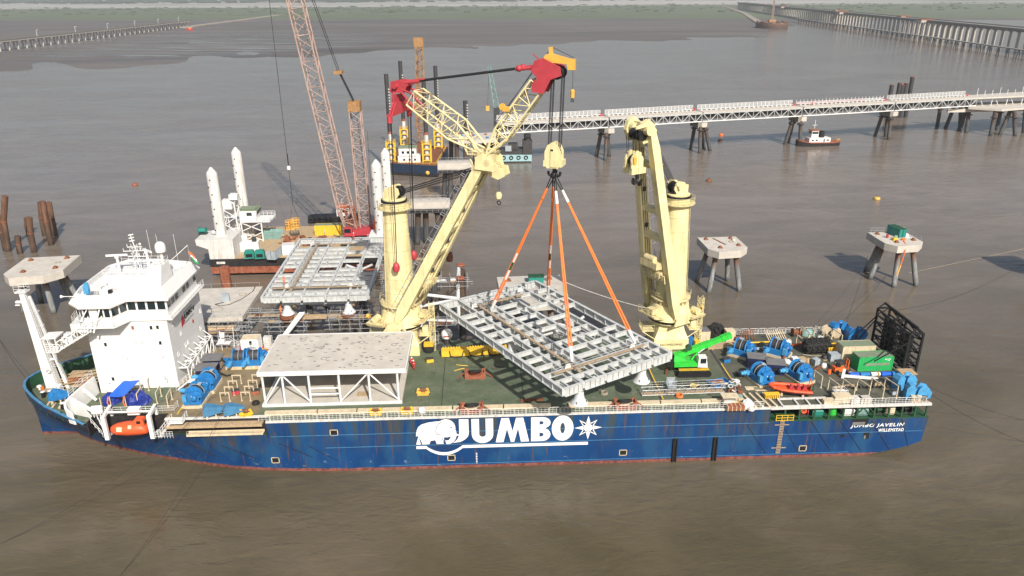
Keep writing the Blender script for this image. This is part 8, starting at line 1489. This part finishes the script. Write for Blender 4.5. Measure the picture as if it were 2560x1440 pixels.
p = MB(); B0, B1, B2, B3 = V((-2.0, 0, 2.2)), V((-3.6, 0, 10.5)), V((-16.0, -.6, 98)), V((-17.2, -.6, 106)); u_ = Y; lattice(p, B1, B2, 3.7, 3.6, 3.5, 3.4, 28, .19, .10, up=u_); lattice(p, B0, B1, 2.8, .8, 3.7, 3.6, 4, .19, .11, up=u_); lattice(p, B2, B3, 3.5, 3.4, 1.8, 1.0, 3, .17, .09, up=u_); p.obj('boom', 'lattice_tan', kc)
p = MB(); lattice(p, (-1.6, 0, 3), (-2.4, 0, 10), 2.2, 1.2, 2.6, 1.6, 5, .13, .09, up=Y); p.obj('boom_foot', 'red_oxide', kc)
p = MB(); lattice(p, (1.6, 0, 3), (1.6, 0, 9), 2.6, .8, 2.8, 2.4, 3, .15, .08, up=Y); lattice(p, (1.6, 0, 9), (1.4, 0, 35.5), 3.0, 2.9, 2.8, 2.6, 12, .17, .09, up=Y); p.obj('back_mast', 'lattice_tan', kc); p = MB(); p.bb((-.1, -1.5, 35.4), (2.9, 1.5, 38)); [p.bb((-.2+.6*k, -1.6, 35.4), (-.1+.6*k, -1.5, 38.1)) for k in range(6)]; p.obj('mast_head', 'lattice_rust', kc)
SP = V((-2.0, 0, 45.2)); p = MB(); p.bb(SP+V((-1.0, -1.4, -.4)), SP+V((1.0, 1.4, .4))); p.obj('spreader_bar', 'lattice_rust', kc)
for k in range(6): y = -1.1+.44*k; p = MB(); p.tube((1.2, y, 38), SP+V((.3, y, -.3)), .07, n=4); p.obj('luffing_line', 'black_rope', kc)
for sg in (-1, 1): p = MB(); p.tube(SP+V((0, sg*1.1, .3)), B2+V((0, sg*1.2, -2)), .08, n=4); p.obj('boom_pendant', 'black_rope', kc)
p = MB(); p.tube((3.4, 0, 5), (1.7, 0, 34), .06, n=4); p.tube((4.0, .8, 30), (3.8, .8, 12), .04, n=4); p.obj('gantry_line', 'black_rope', kc)
p = MB(); p.tube(B3, (-18.2, 3, 10.2), .06, n=4); p.obj('hoist_line', 'black_rope', kc); p = MB(); p.lathe([(.2, 0), (.5, .2), (.5, 1.0), (.2, 1.2)], 10, (-18.05, 2.6, 19.5)); p.obj('hook_ball', 'white', kc); p = MB(); p.tube((-18.05, 2.6, 20.8), (-18.0, 2.5, 24), .14, n=6); p.obj('hook_swivel', 'black', kc)
# launch moored behind the barge
lm = thing('work_launch', 'black launch with red and white wheelhouse moored behind the barge', 'boat', tuple(az(835, 552, 0))[:2]+(0,), .1)
p = MB(); p.loft([[(x, w_*a, z) for a, z in ((-1, 1.9), (-.9, -.3), (0, -.5), (.9, -.3), (1, 1.9))] for x, w_ in ((-8, 1.6), (-6.5, 2.4), (4, 2.5), (8, 1.2), (9, .2))]); p.obj('hull', 'hull_black', lm); p = MB(); [p.ring((-7+1.6*k, -2.55, 1.2), .6, .25, Y, 10, 5) for k in range(9)]; p.obj('tyre_fenders', 'rubber', lm); p = MB(); p.bb((1.2, -1.6, 1.8), (5.2, 1.6, 4.6)); p.obj('wheelhouse', 'white', lm); p = MB(); p.bb((1.0, -1.8, 4.6), (5.4, 1.8, 4.85)); p.bb((1.5, -1.64, 2.4), (2.3, -1.6, 3.4)); p.obj('red_trim', 'orange', lm); p = MB(); p.bb((2.6, -1.66, 3.2), (4.9, -1.6, 4.2)); p.obj('window', 'glass', lm); p = MB(); p.tube((3, 0, 4.8), (3, 0, 8), .08, n=5); p.obj('mast', 'white', lm)
# ---- people on the structures
person('person in orange on the installed frame, left side', tuple(az(711, 712, 14.35)), 1.0, 'orange_cloth', 'orange'); person('person in red at the far edge of the installed frame', tuple(az(885, 600, 14.35)), 0, 'red_cloth'); person('person in white standing on the barge deck', tuple(az(813, 590, BD)), 2, 'white', 'white'); person('person in orange vest crouching by the left foot of the installed frame', tuple(az(703, 786, 9.6)), 1, 'orange_cloth', 'orange')
# ================================================================ TRESTLE BENTS, FAR BARGE, BRIDGE, DISTANCE
def bent(label, c, w_, dpt, top, th, bases, sides='dark'):
    t = thing('trestle_bent', label, 'pier', (c[0], c[1], 0), .03, 'unfinished trestle bents'); p = MB(); p.bb((-w_/2, -dpt/2, top-th), (w_/2, dpt/2, top)); p.obj('cap_beam', 'concrete', t); p = MB(); p.bb((-w_/2-.3, -dpt/2-.6, top-th-1.0), (w_/2+.3, dpt/2+.6, top-th-.8)); p.obj('falsework', 'dark_steel', t); p = MB(); railing(p, [(-w_/2, -dpt/2-.5, top-th-.8), (w_/2, -dpt/2-.5, top-th-.8)], 1.2, 1.6, .05); railing(p, [(-w_/2+1, 0, top), (w_/2-1, 0, top)], 1.4, 2, .05); p.obj('rail', 'scaffold', t)
    for a, b in bases: p = MB(); battered(p, (a*.8, b*.6, top-th-.6), (a, b, 0), .85); p.obj('pile', 'pile', t); p = MB(); p.lathe([(.9, -.8), (1.5, -.2), (1.5, .2)], 10, (a*.82, b*.62, top-th-1.2)); p.obj('pile_collar', 'dark_steel', t)
    return t
bent('nearer unfinished concrete trestle bent left of the first boom', (-12.2, 112, 0), 11.6, 4.4, 13.2, 2.0, [(-4.2, 0), (-1.6, 1.2), (2.6, -1), (4.4, 1)]); bent('farther unfinished concrete trestle bent left of the first boom', (-6.4, 165, 0), 12, 5, 13.0, 2.4, [(-4.2, 1), (-2.0, -1.5), (3, 0), (4.8, 1.5)])
dc = thing('work_platform', 'concrete work platform on dark piles at the left end of the trestle', 'platform', (0, 210, 0)); p = MB(); p.prism([(-11.2, 212.5), (-6, 200), (9, 201.5), (9.4, 218)], 12.7, 14.0); p.obj('slab', 'concrete_pale', dc, world=True, smooth=False)
for x, y in ((-9, 211), (-6.5, 203), (-3, 203), (1, 204), (4.5, 206), (8, 205)): p = MB(); battered(p, (x, y, 12.6), (x-.5, y, 0), .9); p.obj('pile', 'pile', dc, world=True)
rr = random.Random(4)
for k in range(14): p = MB(); p.box((rr.uniform(-6, 8), rr.uniform(204, 214), 14.3), (rr.uniform(.5, 1.8), rr.uniform(.5, 1.2), rr.uniform(.4, 1.2)), rr.uniform(0, 3)); p.obj('stored_item', rr.choice(('red_oxide', 'blue_old', 'white_old', 'tan_wood', 'concrete')), dc, world=True)
# far jack-up
fj = thing('far_jack_up_barge', 'smaller dark jack-up barge with yellow jacking towers behind the first crane', 'barge', (-23, 220, 0))
p = MB(); p.prism([(-33.5, 203), (-14.5, 196.5), (-11.5, 236), (-34, 246)], 1.2, 4.6); p.obj('hull', 'navy_hull', fj, world=True, smooth=False); p = MB(); p.prism([(-33.2, 203.3), (-14.8, 197), (-11.8, 235.6), (-33.8, 245.5)], 4.6, 4.7); p.obj('deck_plate', 'rust', fj, world=True, smooth=False)
p = MB(); p.prism([(-33.6, 203.1), (-14.4, 196.4), (-11.4, 236), (-34.1, 246.1)], .2, 1.25); p.obj('hull_bottom', 'hull_black', fj, world=True, smooth=False)
p = MB(); railing(p, [(-33, 203.5, 4.7), (-15, 197.3, 4.7), (-12.2, 235, 4.7)], 1.1, 2.5, .06); p.obj('railing', 'yellow', fj, world=True)
for i, (x, y, zt) in enumerate(((-33.6, 208, 39.0), (-31, 240, 41.2), (-15.6, 234, 39.6), (-18.8, 205, 36.6))):
    p = MB(); p.tube((x, y, 16), (x, y, zt), .85, n=12); lg = p.obj('leg', 'dark_steel', fj, world=True); p = MB(); p.tube((x, y, -2), (x, y, 16.2), .86, n=12); p.obj('lower_leg', 'white_old', fj, world=True); p = MB(); p.tube((x, y, 15.6), (x, y, 16.6), .9, n=12); p.obj('red_band', 'red_oxide', fj, world=True)
    for k in range(9): p = MB(); p.bb((x+.55, y-.9, zt-6-k*1.1), (x+.95, y-.5, zt-5.6-k*1.1)); p.obj('leg_rung', 'white', lg, world=True)
    p = MB()
    for a in (-1.6, 1.6):
        for b in (-1.6, 1.6): p.beam((x+a, y+b, 4.7), (x+a, y+b, 12.4), .5)
    for z in (5.5, 7.8, 10.1, 12.2):
        for a in (-1.6, 1.6): p.beam((x-1.6, y+a, z), (x+1.6, y+a, z), .4); p.beam((x+a, y-1.6, z), (x+a, y+1.6, z), .4)
    railing(p, [(x-1.8, y-1.8, 12.5), (x+1.8, y-1.8, 12.5), (x+1.8, y+1.8, 12.5)], 1, 1, .06); p.obj('jacking_tower', 'yellow', fj, world=True)
p = MB(); p.bb((-30.5, 203.5, 4.7), (-21.5, 208.5, 7.4)); p.bb((-30, 203.2, 7.4), (-23, 209, 10.6)); dh = p.obj('deckhouse', 'white', fj, world=True); p = MB(); p.bb((-30.2, 203.0, 10.6), (-22.8, 209.2, 10.8)); p.obj('roof', 'green_roof', fj, world=True)
for k in range(3): p = MB(); p.bb((-28.8+2.0*k, 203.12, 8.4), (-27.8+2.0*k, 203.2, 9.4)); p.obj('window', 'glass', dh, world=True); p = MB(); p.bb((-28.4+2.2*k, 203.42, 5.5), (-27.6+2.2*k, 203.5, 6.3)); p.obj('window', 'glass', dh, world=True)
put(MB().sphere((-18.4, 198, 1.6), .9, 12).obj('orange_float', 'yellow_orange'), 'orange float hanging below the far jack-up barge', 'float')
bc = thing('rusty_lattice_crane', 'tan rusty lattice crane boom rising from the far jack-up barge', 'crane', (-22.6, 230, 4.7)); p = MB(); lattice(p, (0, 0, 2), (0, 2, 10), 1, 1, 4, 3.4, 3, .22, .14, up=Y); lattice(p, (0, 2, 10), (.6, 5, 46), 4, 3.4, 3.0, 2.6, 18, .22, .16, up=Y); p.obj('boom', 'lattice_rust', bc); p = MB(); p.bb((-2, -2, 0), (2.2, 3, 3)); p.obj('cab', 'rust', bc); p = MB(); p.bb((-1.6, 3.4, 42.6), (2.2, 6.2, 46.4)); p.obj('boom_tip', 'lattice_rust', bc); p = MB(); [p.tube((-3+.8*k, -1, 2), (0, 4.4, 42), .06, n=4) for k in range(4)]; p.obj('boom_stay', 'rust', bc)
t = thing('steel_pile', 'dark pile with white rungs standing behind the work platform', 'pile', (-3.4, 244, 0)); p = MB(); p.tube((0, 0, -2), (0, 0, 23.6), 1.0, n=12); p.obj('tube', 'dark_steel', t); [MB().bb((.6, -1.06, 12+1.2*k), (1.1, -.6, 12.4+1.2*k)).obj('rung', 'white', t) for k in range(9)]
gb = thing('green_derrick', 'pale green lattice derrick boom far behind the left trestle end', 'crane', (11, 262, 0)); p = MB(); lattice(p, (0, 0, 18), (-3.2, 2, 36.5), 2.4, 2.0, 1.2, 1.0, 12, .16, .1, up=Y); p.obj('boom', 'lattice_green', gb); p = MB(); p.tube((-3.2, 2, 36.5), (-4.2, 2, 17.5), .06, n=4); p.obj('hoist_line', 'black_rope', gb); p = MB(); p.bb((-5, 1.4, 16.2), (-3.4, 2.8, 18.4)); p.obj('hook_basket', 'yellow_orange', gb); p = MB(); p.bb((-1.4, -1.4, 0), (1.4, 1.4, 18)); p.obj('tower', 'dark_steel', gb)
# cyan barge under the trestle end
cbg = thing('cyan_barge', 'pale cyan pontoon with tyres and dark spuds below the left trestle end', 'pontoon', (16, 226, 0)); p = MB(); p.bb((-12, -4, .6), (9, 4, 3.4)); p.obj('hull', 'cyan_hull', cbg); p = MB(); p.bb((-11, -3.4, 3.4), (7, 3.4, 5.6)); p.bb((-1, -3.8, 5.6), (3, 0, 8.2)); p.obj('machinery', 'dark_steel', cbg); p = MB(); p.bb((-2.4, -4.02, 5.0), (.2, -3.6, 7.4)); p.obj('grey_cabinet', 'grey_box', cbg)
for k in range(6): p = MB(); p.ring((-9.5+3.2*k, -4.1, 2.2), .7, .25, Y, 12, 5); p.obj('tyre', 'rubber', cbg)
for x in (7.2,): p = MB(); p.tube((x, -2, -2), (x, -2, 12), 1.5, n=12); p.obj('spud', 'dark_steel', cbg); p = MB(); p.bb((x-2, -4, 3.4), (x+2, 0, 9.5)); p.obj('spud_housing', 'dark_steel', cbg)
# ---- trestle bridge
BL = [(10, 218.6), (58, 230.5), (102.5, 242.8), (153.5, 255), (204.5, 268), (254, 281)]
def span(i, a, b, top=18.0, dp=4.1, hw=3.8):
    a = V((a[0], a[1], 0)); b = V((b[0], b[1], 0)); L = (b-a).length-.4; ang = math.atan2(b.y-a.y, b.x-a.x)
    t = thing('trestle_span', 'white railed truss span of the long trestle, %s from the left' % ('first', 'second', 'third', 'fourth', 'fifth')[i], 'bridge span', (a.x, a.y, 0), ang, 'trestle spans')
    p = MB(); p.bb((.2, -hw, top-.35), (L, hw, top)); p.obj('deck', 'concrete_pale', t); n = 14
    for sy in (-1, 1):
        y = sy*(hw-.3); p = MB(); p.beam((.2, y, top-dp), (L, y, top-dp), .45, .4); p.obj('bottom_chord', 'white', t); p = MB(); p.beam((.2, y, top-.6), (L, y, top-.6), .4, .5); p.obj('top_chord', 'steel_grey', t)
        for k in range(n):
            x0, x1 = .2+(L-.2)*k/n, .2+(L-.2)*(k+1)/n; p = MB(); p.beam((x0, y, top-dp if k % 2 else top-.7), (x1, y, top-.7 if k % 2 else top-dp), .26); p.obj('diagonal', 'steel_grey', t); p = MB(); p.beam((x1, y, top-dp), (x1, y, top-.7), .2); p.obj('upright', 'steel_grey', t)
    p = MB(); p.bb((.3, -1.6, top-2.6), (L, 1.8, top-1.9)); [p.tube((.3, -1.4+.9*k, top-3.0), (L, -1.4+.9*k, top-3.0), .3, n=6) for k in range(4)]; p.obj('service_pipes', 'dark_steel', t)
    # tall pipe-rack rail on the far side, low kerb blocks on the near side
    gap = .5 if i != 3 else .5; m = 24
    for k in range(m+1): x = 1+(L-2)*k/m; p = MB(); p.beam((x, hw-.4, top), (x, hw-.4, top+2.3), .16); p.obj('rail_post', 'white', t)
    p = MB()
    for z in ((.5, .95, 1.4, 1.85, 2.3) if i not in (3,) else (.9, 1.3)): p.beam((1, hw-.4, top+z), (L-1, hw-.4, top+z), .13, .15)
    p.obj('rail_bar', 'white', t)
    if i == 3: p = MB(); p.beam((1, hw-.8, top+.5), (L*.78, hw-.8, top+.5), .2, .7); p.obj('red_pipe', 'red_steel', t)
    for k in range(20): x = 1.5+(L-3)*k/20; p = MB(); p.bb((x, 1.0, top), (x+.9, 1.3, top+.55)); p.obj('pipe_support', 'concrete_pale', t)
    p = MB(); p.bb((L-1.6, hw-2.2, top), (L-.4, hw-.8, top+1.0)); p.obj('red_joint', 'red_steel', t)
    p = MB(); p.bb((.3, 1.6, top+.55), (L-.3, 2.0, top+.8)); p.bb((.3, 2.3, top+.55), (L-.3, 2.6, top+.75)); p.obj('deck_pipe', 'white_grey', t)
    return t
for i in range(5): span(i, BL[i], BL[i+1])
def pier(label, c, legs, top=13.6):
    t = thing('trestle_pier', label, 'pier', (c[0], c[1], 0), .25, 'trestle piers'); p = MB(); p.bb((-2.0, -3.6, top-2.6), (2.2, 3.6, top)); p.obj('cap', 'concrete_dark', t); p = MB(); p.bb((-.2, -3.72, top-2.3), (2.6, -3.58, top-.3)); p.obj('bearing_face', 'concrete_pale', t)
    for a, b, r_ in legs: p = MB(); q = INV[t.name] @ V((a, b, 0)); battered(p, (q.x*.45, q.y*.6, top-2.4), q, r_); p.obj('pile', 'pile', t); p = MB(); p.lathe([(r_*1.1, 0), (r_*1.9, .2), (r_*1.9, .6)], 10, (q.x*.5, q.y*.65, top-4)); p.obj('pile_collar', 'dark_steel', t)
    return t
for i, (c, px) in enumerate((((58, 230.5), [(1491, 391), (1513, 401), (1523, 391)]), ((102.5, 242.8), [(1727, 373), (1749, 383), (1775, 377), (1760, 372)]), ((153.5, 255), [(1962, 361), (1971, 356), (2000, 365)]), ((204.5, 268), [(2187, 341), (2221, 349), (2213, 342)]))): pier('braced pile pier under the long trestle, %s from the left' % ('first', 'second', 'third', 'fourth')[i], c, [(az(u, v, 0).x, az(u, v, 0).y, .85) for u, v in px])
pe = thing('jetty_platform', 'wide concrete platform with white frames at the right end of the trestle', 'platform', (268, 282, 0)); p = MB(); p.prism([(250, 276), (262, 268), (312, 283), (306, 298), (258, 291)], 12.4, 13.4); p.obj('lower_slab', 'concrete_pale', pe, world=True, smooth=False); p = MB(); p.prism([(252, 276.5), (300, 286), (330, 300), (320, 306), (252, 286)], 17.2, 17.9); p.obj('upper_slab', 'concrete_pale', pe, world=True, smooth=False)
p = MB(); p.beam((240, 277, 11.6), (300, 283, 11.2), 1.0, 1.6); p.obj('edge_girder', 'concrete', pe, world=True)
for k in range(9): x = 259+4.6*k; p = MB(); p.beam((x, 277.5+.19*(x-254), 13.4), (x+(1.4 if k % 2 else -1.4), 279+.19*(x-254), 17.3), .3); p.obj('white_strut', 'white', pe, world=True); p = MB(); p.beam((x, 284+.19*(x-254), 17.9), (x, 284+.19*(x-254), 20.4 if k % 3 else 21.6), .2); p.obj('white_post', 'white', pe, world=True)
for i, (u, v, ut, vt) in enumerate([(2343, 316, 2353, 258), (2362, 320, 2388, 262), (2398, 328, 2418, 265), (2416, 332, 2425, 265), (2402, 316, 2401, 262), (2476, 340, 2490, 272), (2492, 326, 2502, 275), (2497, 338, 2527, 275), (2540, 340, 2536, 275), (2560, 332, 2562, 280)]):
    b = az(u, v, 0); zt = 12.3; tp_ = ay(ut, vt, b.y+1.5); p = MB(); p.tube((b.x, b.y, -2), (tp_.x, b.y+1.5, 12.4), .95, n=12); p.obj('pile', 'pile', pe, world=True); p = MB(); p.lathe([(1.0, -.2), (1.7, 0), (1.7, .3), (1.0, .4)], 10, V((b.x, b.y, 0)).lerp(V((tp_.x, b.y+1.5, 12.4)), .72)); p.obj('pile_collar', 'dark_steel', pe, world=True)
for i, (u, v) in enumerate([(2230, 212), (2250, 207), (2257, 212), (2266, 208), (2282, 192)]): q = ay(u, v, 330); t = thing('steel_pile', 'dark pile behind the trestle near its right end, %s of the row' % ('leftmost', 'second', 'middle', 'fourth', 'tallest right')[i], 'pile', (q.x, 330, 0), 0, 'piles behind the trestle'); p = MB(); p.tube((0, 0, -2), (0, 0, q.z), 1.15, n=12); p.obj('tube', 'dark_steel', t); p = MB(); p.lathe([(1.2, q.z-.3), (1.2, q.z+.05), (.9, q.z+.05)], 12); p.obj('rim', 'rust', t)
person('tiny person in red walking on the trestle deck', (160.5, 256.5, 18.0), 0, 'red_cloth', 'orange')
# ---- tug
tg = thing('tugboat', 'black and white harbour tug with red trim lying by the trestle pier', 'tugboat', (163.6, 251.5, 0), math.radians(4))
p = MB(); p.loft([[(x, w_*a, z) for a, z in ((-1, zt), (-.9, -.3), (0, -.6), (.9, -.3), (1, zt))] for x, w_, zt in ((-10.5, 1.2, 2.9), (-9, 2.6, 2.6), (-5, 3.2, 1.9), (6, 3.2, 1.7), (9.5, 2.6, 1.9), (10.5, 1.4, 2.0))]); p.obj('hull', 'hull_black', tg); p = MB(); p.loft([[(x, w_*a, z) for a, z in ((-1.03, zt-.15), (-1.03, zt-.45), (1.03, zt-.45), (1.03, zt-.15))] for x, w_, zt in ((-10.6, 1.2, 3.2), (-9, 2.6, 2.8), (-5, 3.2, 2.1), (6, 3.2, 1.9), (9.5, 2.6, 2.1), (10.6, 1.4, 2.2))]); p.obj('red_fender', 'red_oxide', tg)
p = MB(); p.bb((-5.5, -2.3, 1.8), (5, 2.3, 3.8)); p.obj('deckhouse', 'white', tg); p = MB(); p.bb((-4.4, -1.6, 3.8), (-1.0, 1.6, 7.2)); w2 = p.obj('wheelhouse', 'white', tg); p = MB(); p.bb((-4.7, -1.9, 7.2), (-.7, 1.9, 7.45)); p.obj('wheelhouse_roof', 'red_oxide', tg); p = MB(); p.bb((-4.2, -1.66, 5.7), (-1.2, -1.6, 6.7)); p.bb((-4.46, -1.3, 5.7), (-4.4, 1.3, 6.7)); p.obj('window', 'glass', w2); p = MB(); p.tube((-2.6, 0, 7.9), (-2.6, 0, 12), .12, n=6); p.beam((-3.8, 0, 9.6), (-1.4, 0, 9.6), .15); p.obj('mast', 'white', tg); p = MB(); p.bb((.6, -1.2, 4.0), (2.2, 1.2, 6.8)); p.obj('funnel', 'black', tg); p = MB(); p.bb((1.5, -2.36, 2.0), (2.1, -2.3, 3.4)); p.bb((3.0, -2.36, 2.5), (4.2, -2.3, 3.1)); p.bb((-4.4, -2.36, 2.5), (-3.4, -2.3, 3.1)); p.bb((-2.4, -2.36, 2.5), (-1.4, -2.3, 3.1)); p.obj('doorway', 'black', tg); p = MB(); railing(p, [(8, -2.6, 2), (10, -1.8, 2.2), (10, 1.8, 2.2)], 1, 1, .06); p.obj('railing', 'yellow', tg)
# ---- buoys
for i, (u, v, m, lab) in enumerate(((338, 463, 'red_oxide', 'rusty red buoy floating in open water left of the barge'), (2192, 498, 'yellow_orange', 'yellow buoy floating at the right'), (1803, 338, 'orange', 'orange buoy floating near the trestle shadow'), (1800, 353, 'rust', 'dark rusty buoy just in front of the orange buoy'), (1772, 453, 'rust', 'dark brown buoy floating right of the second crane'))):
    q = az(u, v, 0); t = thing('mooring_buoy', lab, 'buoy', (q.x, q.y, 0), .4, 'mooring buoys'); p = MB(); p.lathe([(.3, -.5), (1.0, -.3), (1.15, .2), (.9, .75), (.3, .9)], 14); p.obj('float', m, t); p = MB(); p.ring((0, 0, 1.05), .25, .07, X, 10, 5); p.obj('ring', 'dark_steel', t)
# ---- mooring lines
def line(label, a, b, sag=1.0, r=.035, m='black_rope'):
    a = V(a); b = V(b); n = 10; pts = [a.lerp(b, i/n)-Z*(sag*4*(i/n)*(1-i/n)) for i in range(n+1)]; put(MB().path(pts, r, 4).obj('mooring_line', m), label, 'rope', 'mooring lines')
line('dark mooring line from the left near fairlead down to the water', (-40.2, 1.2, 10.4), tuple(az(0, 1360, 0)), 1.5); line('dark mooring line from the second near fairlead down to the water', (-37.2, 1.0, 10.4), tuple(az(300, 1440, 0)), 1.5)
line('mooring line from the stern sheave to the right', (71.8, 1.6, 10.4), tuple(az(2560, 1105, 0)), .6); line('second mooring line from the stern sheave to the right', (71.8, 4.6, 10.6), tuple(az(2560, 1050, 0)), .6)
line('mooring line from the far stern to the right hand dolphin', (69.6, 25.4, 10.4), tuple(az(2170, 640, 0)), 1.2); line('mooring line running from the stern tower far to the right', (73, 20, 16), tuple(az(2560, 660, 0)), 2.5); line('thin line from the far stern post over the water', (68, 25.6, 10.5), tuple(az(2215, 690, 0)), .8); line('pale rope from the second crane to the hanging frame', (32.5, 23, 16.2), (18, 33, 17.9), .4, .06, 'white_old'); line('thin line from the bow out to the left', (-71, 12, 10), tuple(az(0, 850, 0)), .8)
line('pale float rope right of the right hand dolphin', (114, 80, .05), tuple(az(2560, 622, .05)), 0, .05, 'rope')
# ---- distant viaducts
def viaduct(name, label, A, B_, n, top, dw, rp_, twin=False, m='concrete'):
    A = V(A); B_ = V(B_); A.z = B_.z = 0; d = (B_-A).normalized(); s = V((-d.y, d.x, 0)); t = thing(name, label, 'viaduct', tuple(A)); p = MB(); p.beam(A+Z*(top-.9), B_+Z*(top-.9), dw, 1.8); p.obj('deck', m, t, world=True); p = MB(); [p.beam(A+s*(sg*dw/2)+Z*(top+.6), B_+s*(sg*dw/2)+Z*(top+.6), .4, 1.1) for sg in (-1, 1)]; p.obj('parapet', 'concrete_dark', t, world=True)
    for k in range(n):
        c = A.lerp(B_, (k+.5)/n)
        for sg in ((-1, 1) if twin else (-.6, .6)): p = MB(); p.tube(c+s*(sg*dw*.36)-Z*2, c+s*(sg*dw*.36)+Z*(top-1.6), rp_, n=8); p.obj('pier', 'concrete', t, world=True)
        p = MB(); p.beam(c-s*(dw*.5)+Z*(top-2.4), c+s*(dw*.5)+Z*(top-2.4), 2.2, 1.5); p.obj('crosshead', m, t, world=True)
    return t, A, d, s
vl, A, d, s = viaduct('left_viaduct', 'long low concrete viaduct crossing the mud at the upper left', az(-120, 146, 0), az(470, 69, 0), 38, 13.5, 11, 1.1)
for k in range(7): c = A+d*(90+110*k)+s*5; p = MB(); p.tube(c+Z*13, c+Z*22, .22, n=5); p.beam(c+Z*22, c+Z*22-s*3, .3); p.obj('lamp_post', 'white', vl, world=True)
P0, P1 = az(2640, 142, 0), az(1850, 24, 0)
vr, A, d, s = viaduct('right_viaduct', 'tall dark grey viaduct on close piers crossing the upper right', P0, P1, 110, 25, 26, 1.5, True, 'concrete_dark')
for k, f_ in enumerate((.16, .235, .36, .42, .62, .8)): c = A.lerp(P1, f_)+s*(13 if k % 2 == 0 else -13); p = MB(); p.box(c+Z*26.4, (22, 17, 1.4), math.atan2(d.y, d.x)); p.obj('red_formwork', 'red_oxide', vr, world=True); p = MB(); p.box(c+Z*24, (22, 17, 3), math.atan2(d.y, d.x)); p.obj('form_truss', 'concrete', vr, world=True)
P0, P1 = az(2600, 155, 0), az(1990, 57, 0); tr = thing('service_trestle', 'thin pile trestle running in front of the right viaduct', 'trestle', tuple(P0)); p = MB(); p.beam(P0+Z*9, P1+Z*9, 6, 1.0); p.obj('deck', 'concrete_dark', tr, world=True)
for k in range(46): c = P0.lerp(P1, k/46); p = MB(); p.tube(c+V((0, -2, -2)), c+V((-.6, -1, 9)), .5, n=6); p.tube(c+V((0, 3, -2)), c+V((.4, 2, 9)), .5, n=6); p.obj('pile_pair', 'pile_brown', tr, world=True)
q = az(1938, 72, 0); cf = thing('sheet_pile_island', 'brown sheet pile cofferdam with a tan track beside the right viaduct', 'cofferdam', tuple(q)); p = MB()
for k in range(40): a = 2*PI*k/40; c = q+V((27*math.cos(a), 36*math.sin(a)+20, 0)); r_ = random.Random(k).uniform(10, 13); p = MB(); p.box(c+Z*(r_/2-1), (4.6, 2.0, r_+2), a+PI/2); p.obj('sheet_pile', 'pile_brown', cf, world=True)
p = MB(); p.lathe([(26, 0), (26, 9.5)], 20, q+V((0, 20, 0))); p.obj('fill', 'tan_wood', cf, world=True)
tc = thing('yellow_pile_rig', 'thin yellow lattice rig standing on the cofferdam', 'rig', (q.x, q.y+20, 11.5)); p = MB(); lattice(p, (0, 0, 0), (-1, 0, 62), 3.0, 3.0, 2.2, 2.2, 14, .3, .2, up=Y); p.obj('mast', 'lattice_tan', tc); p = MB(); p.bb((-7, -4, 0), (6, 5, 4.5)); p.obj('base_machine', 'lattice_rust', tc)
rb2 = az(475, 77, 1.2); t = thing('red_boat_hull', 'small red boat lying on the mud by the left viaduct', 'boat', (rb2.x, rb2.y, 1.3), .2); p = MB(); p.loft([[(x, w_*a, z) for a, z in ((-1, 3), (-.6, 0), (.6, 0), (1, 3))] for x, w_ in ((-7, 1), (-4, 2.6), (4, 2.6), (7.5, .3))]); p.obj('hull', 'red_steel', t); p = MB(); p.bb((-2, -1.6, 3), (3, 1.6, 5.5)); p.obj('cabin', 'orange', t)
# causeway and track
mat('causeway', (.30, .26, .21), .9, var=.25, scale=.05)
c = MB(); pts = [az(465, 70, 1.5), az(520, 62, 1.8), az(600, 52, 2.2), az(700, 38, 2.6)]; 
for a, b in zip(pts[:-1], pts[1:]): c.beam(a+Z*.6, b+Z*.6, 26, 2.4)
struct('causeway', c, 'causeway'); c = MB(); pts = [az(1900, 58, 1.6), az(1862, 34, 1.8), az(1825, 20, 2.2), az(1800, 15, 2.4)]
for a, b in zip(pts[:-1], pts[1:]): c.beam(a+Z*.4, b+Z*.4, 16, 1.6)
struct('access_track', c, 'causeway')
# ================================================================ AIR
hz = MB(); hz.bb((-16000, -330, -4), (16000, 15000, 126)); ho = hz.obj('haze', 'white', smooth=False); ho['kind'] = 'stuff'
m = bpy.data.materials.new('haze_air'); m.use_nodes = True; N = m.node_tree.nodes; N.clear(); out = N.new('ShaderNodeOutputMaterial'); pv = N.new('ShaderNodeVolumePrincipled')
pv.inputs['Color'].default_value = (.84, .87, .91, 1); pv.inputs['Density'].default_value = .00013; pv.inputs['Anisotropy'].default_value = 0.2
m.node_tree.links.new(pv.outputs[0], out.inputs['Volume']); ho.data.materials.clear(); ho.data.materials.append(m)
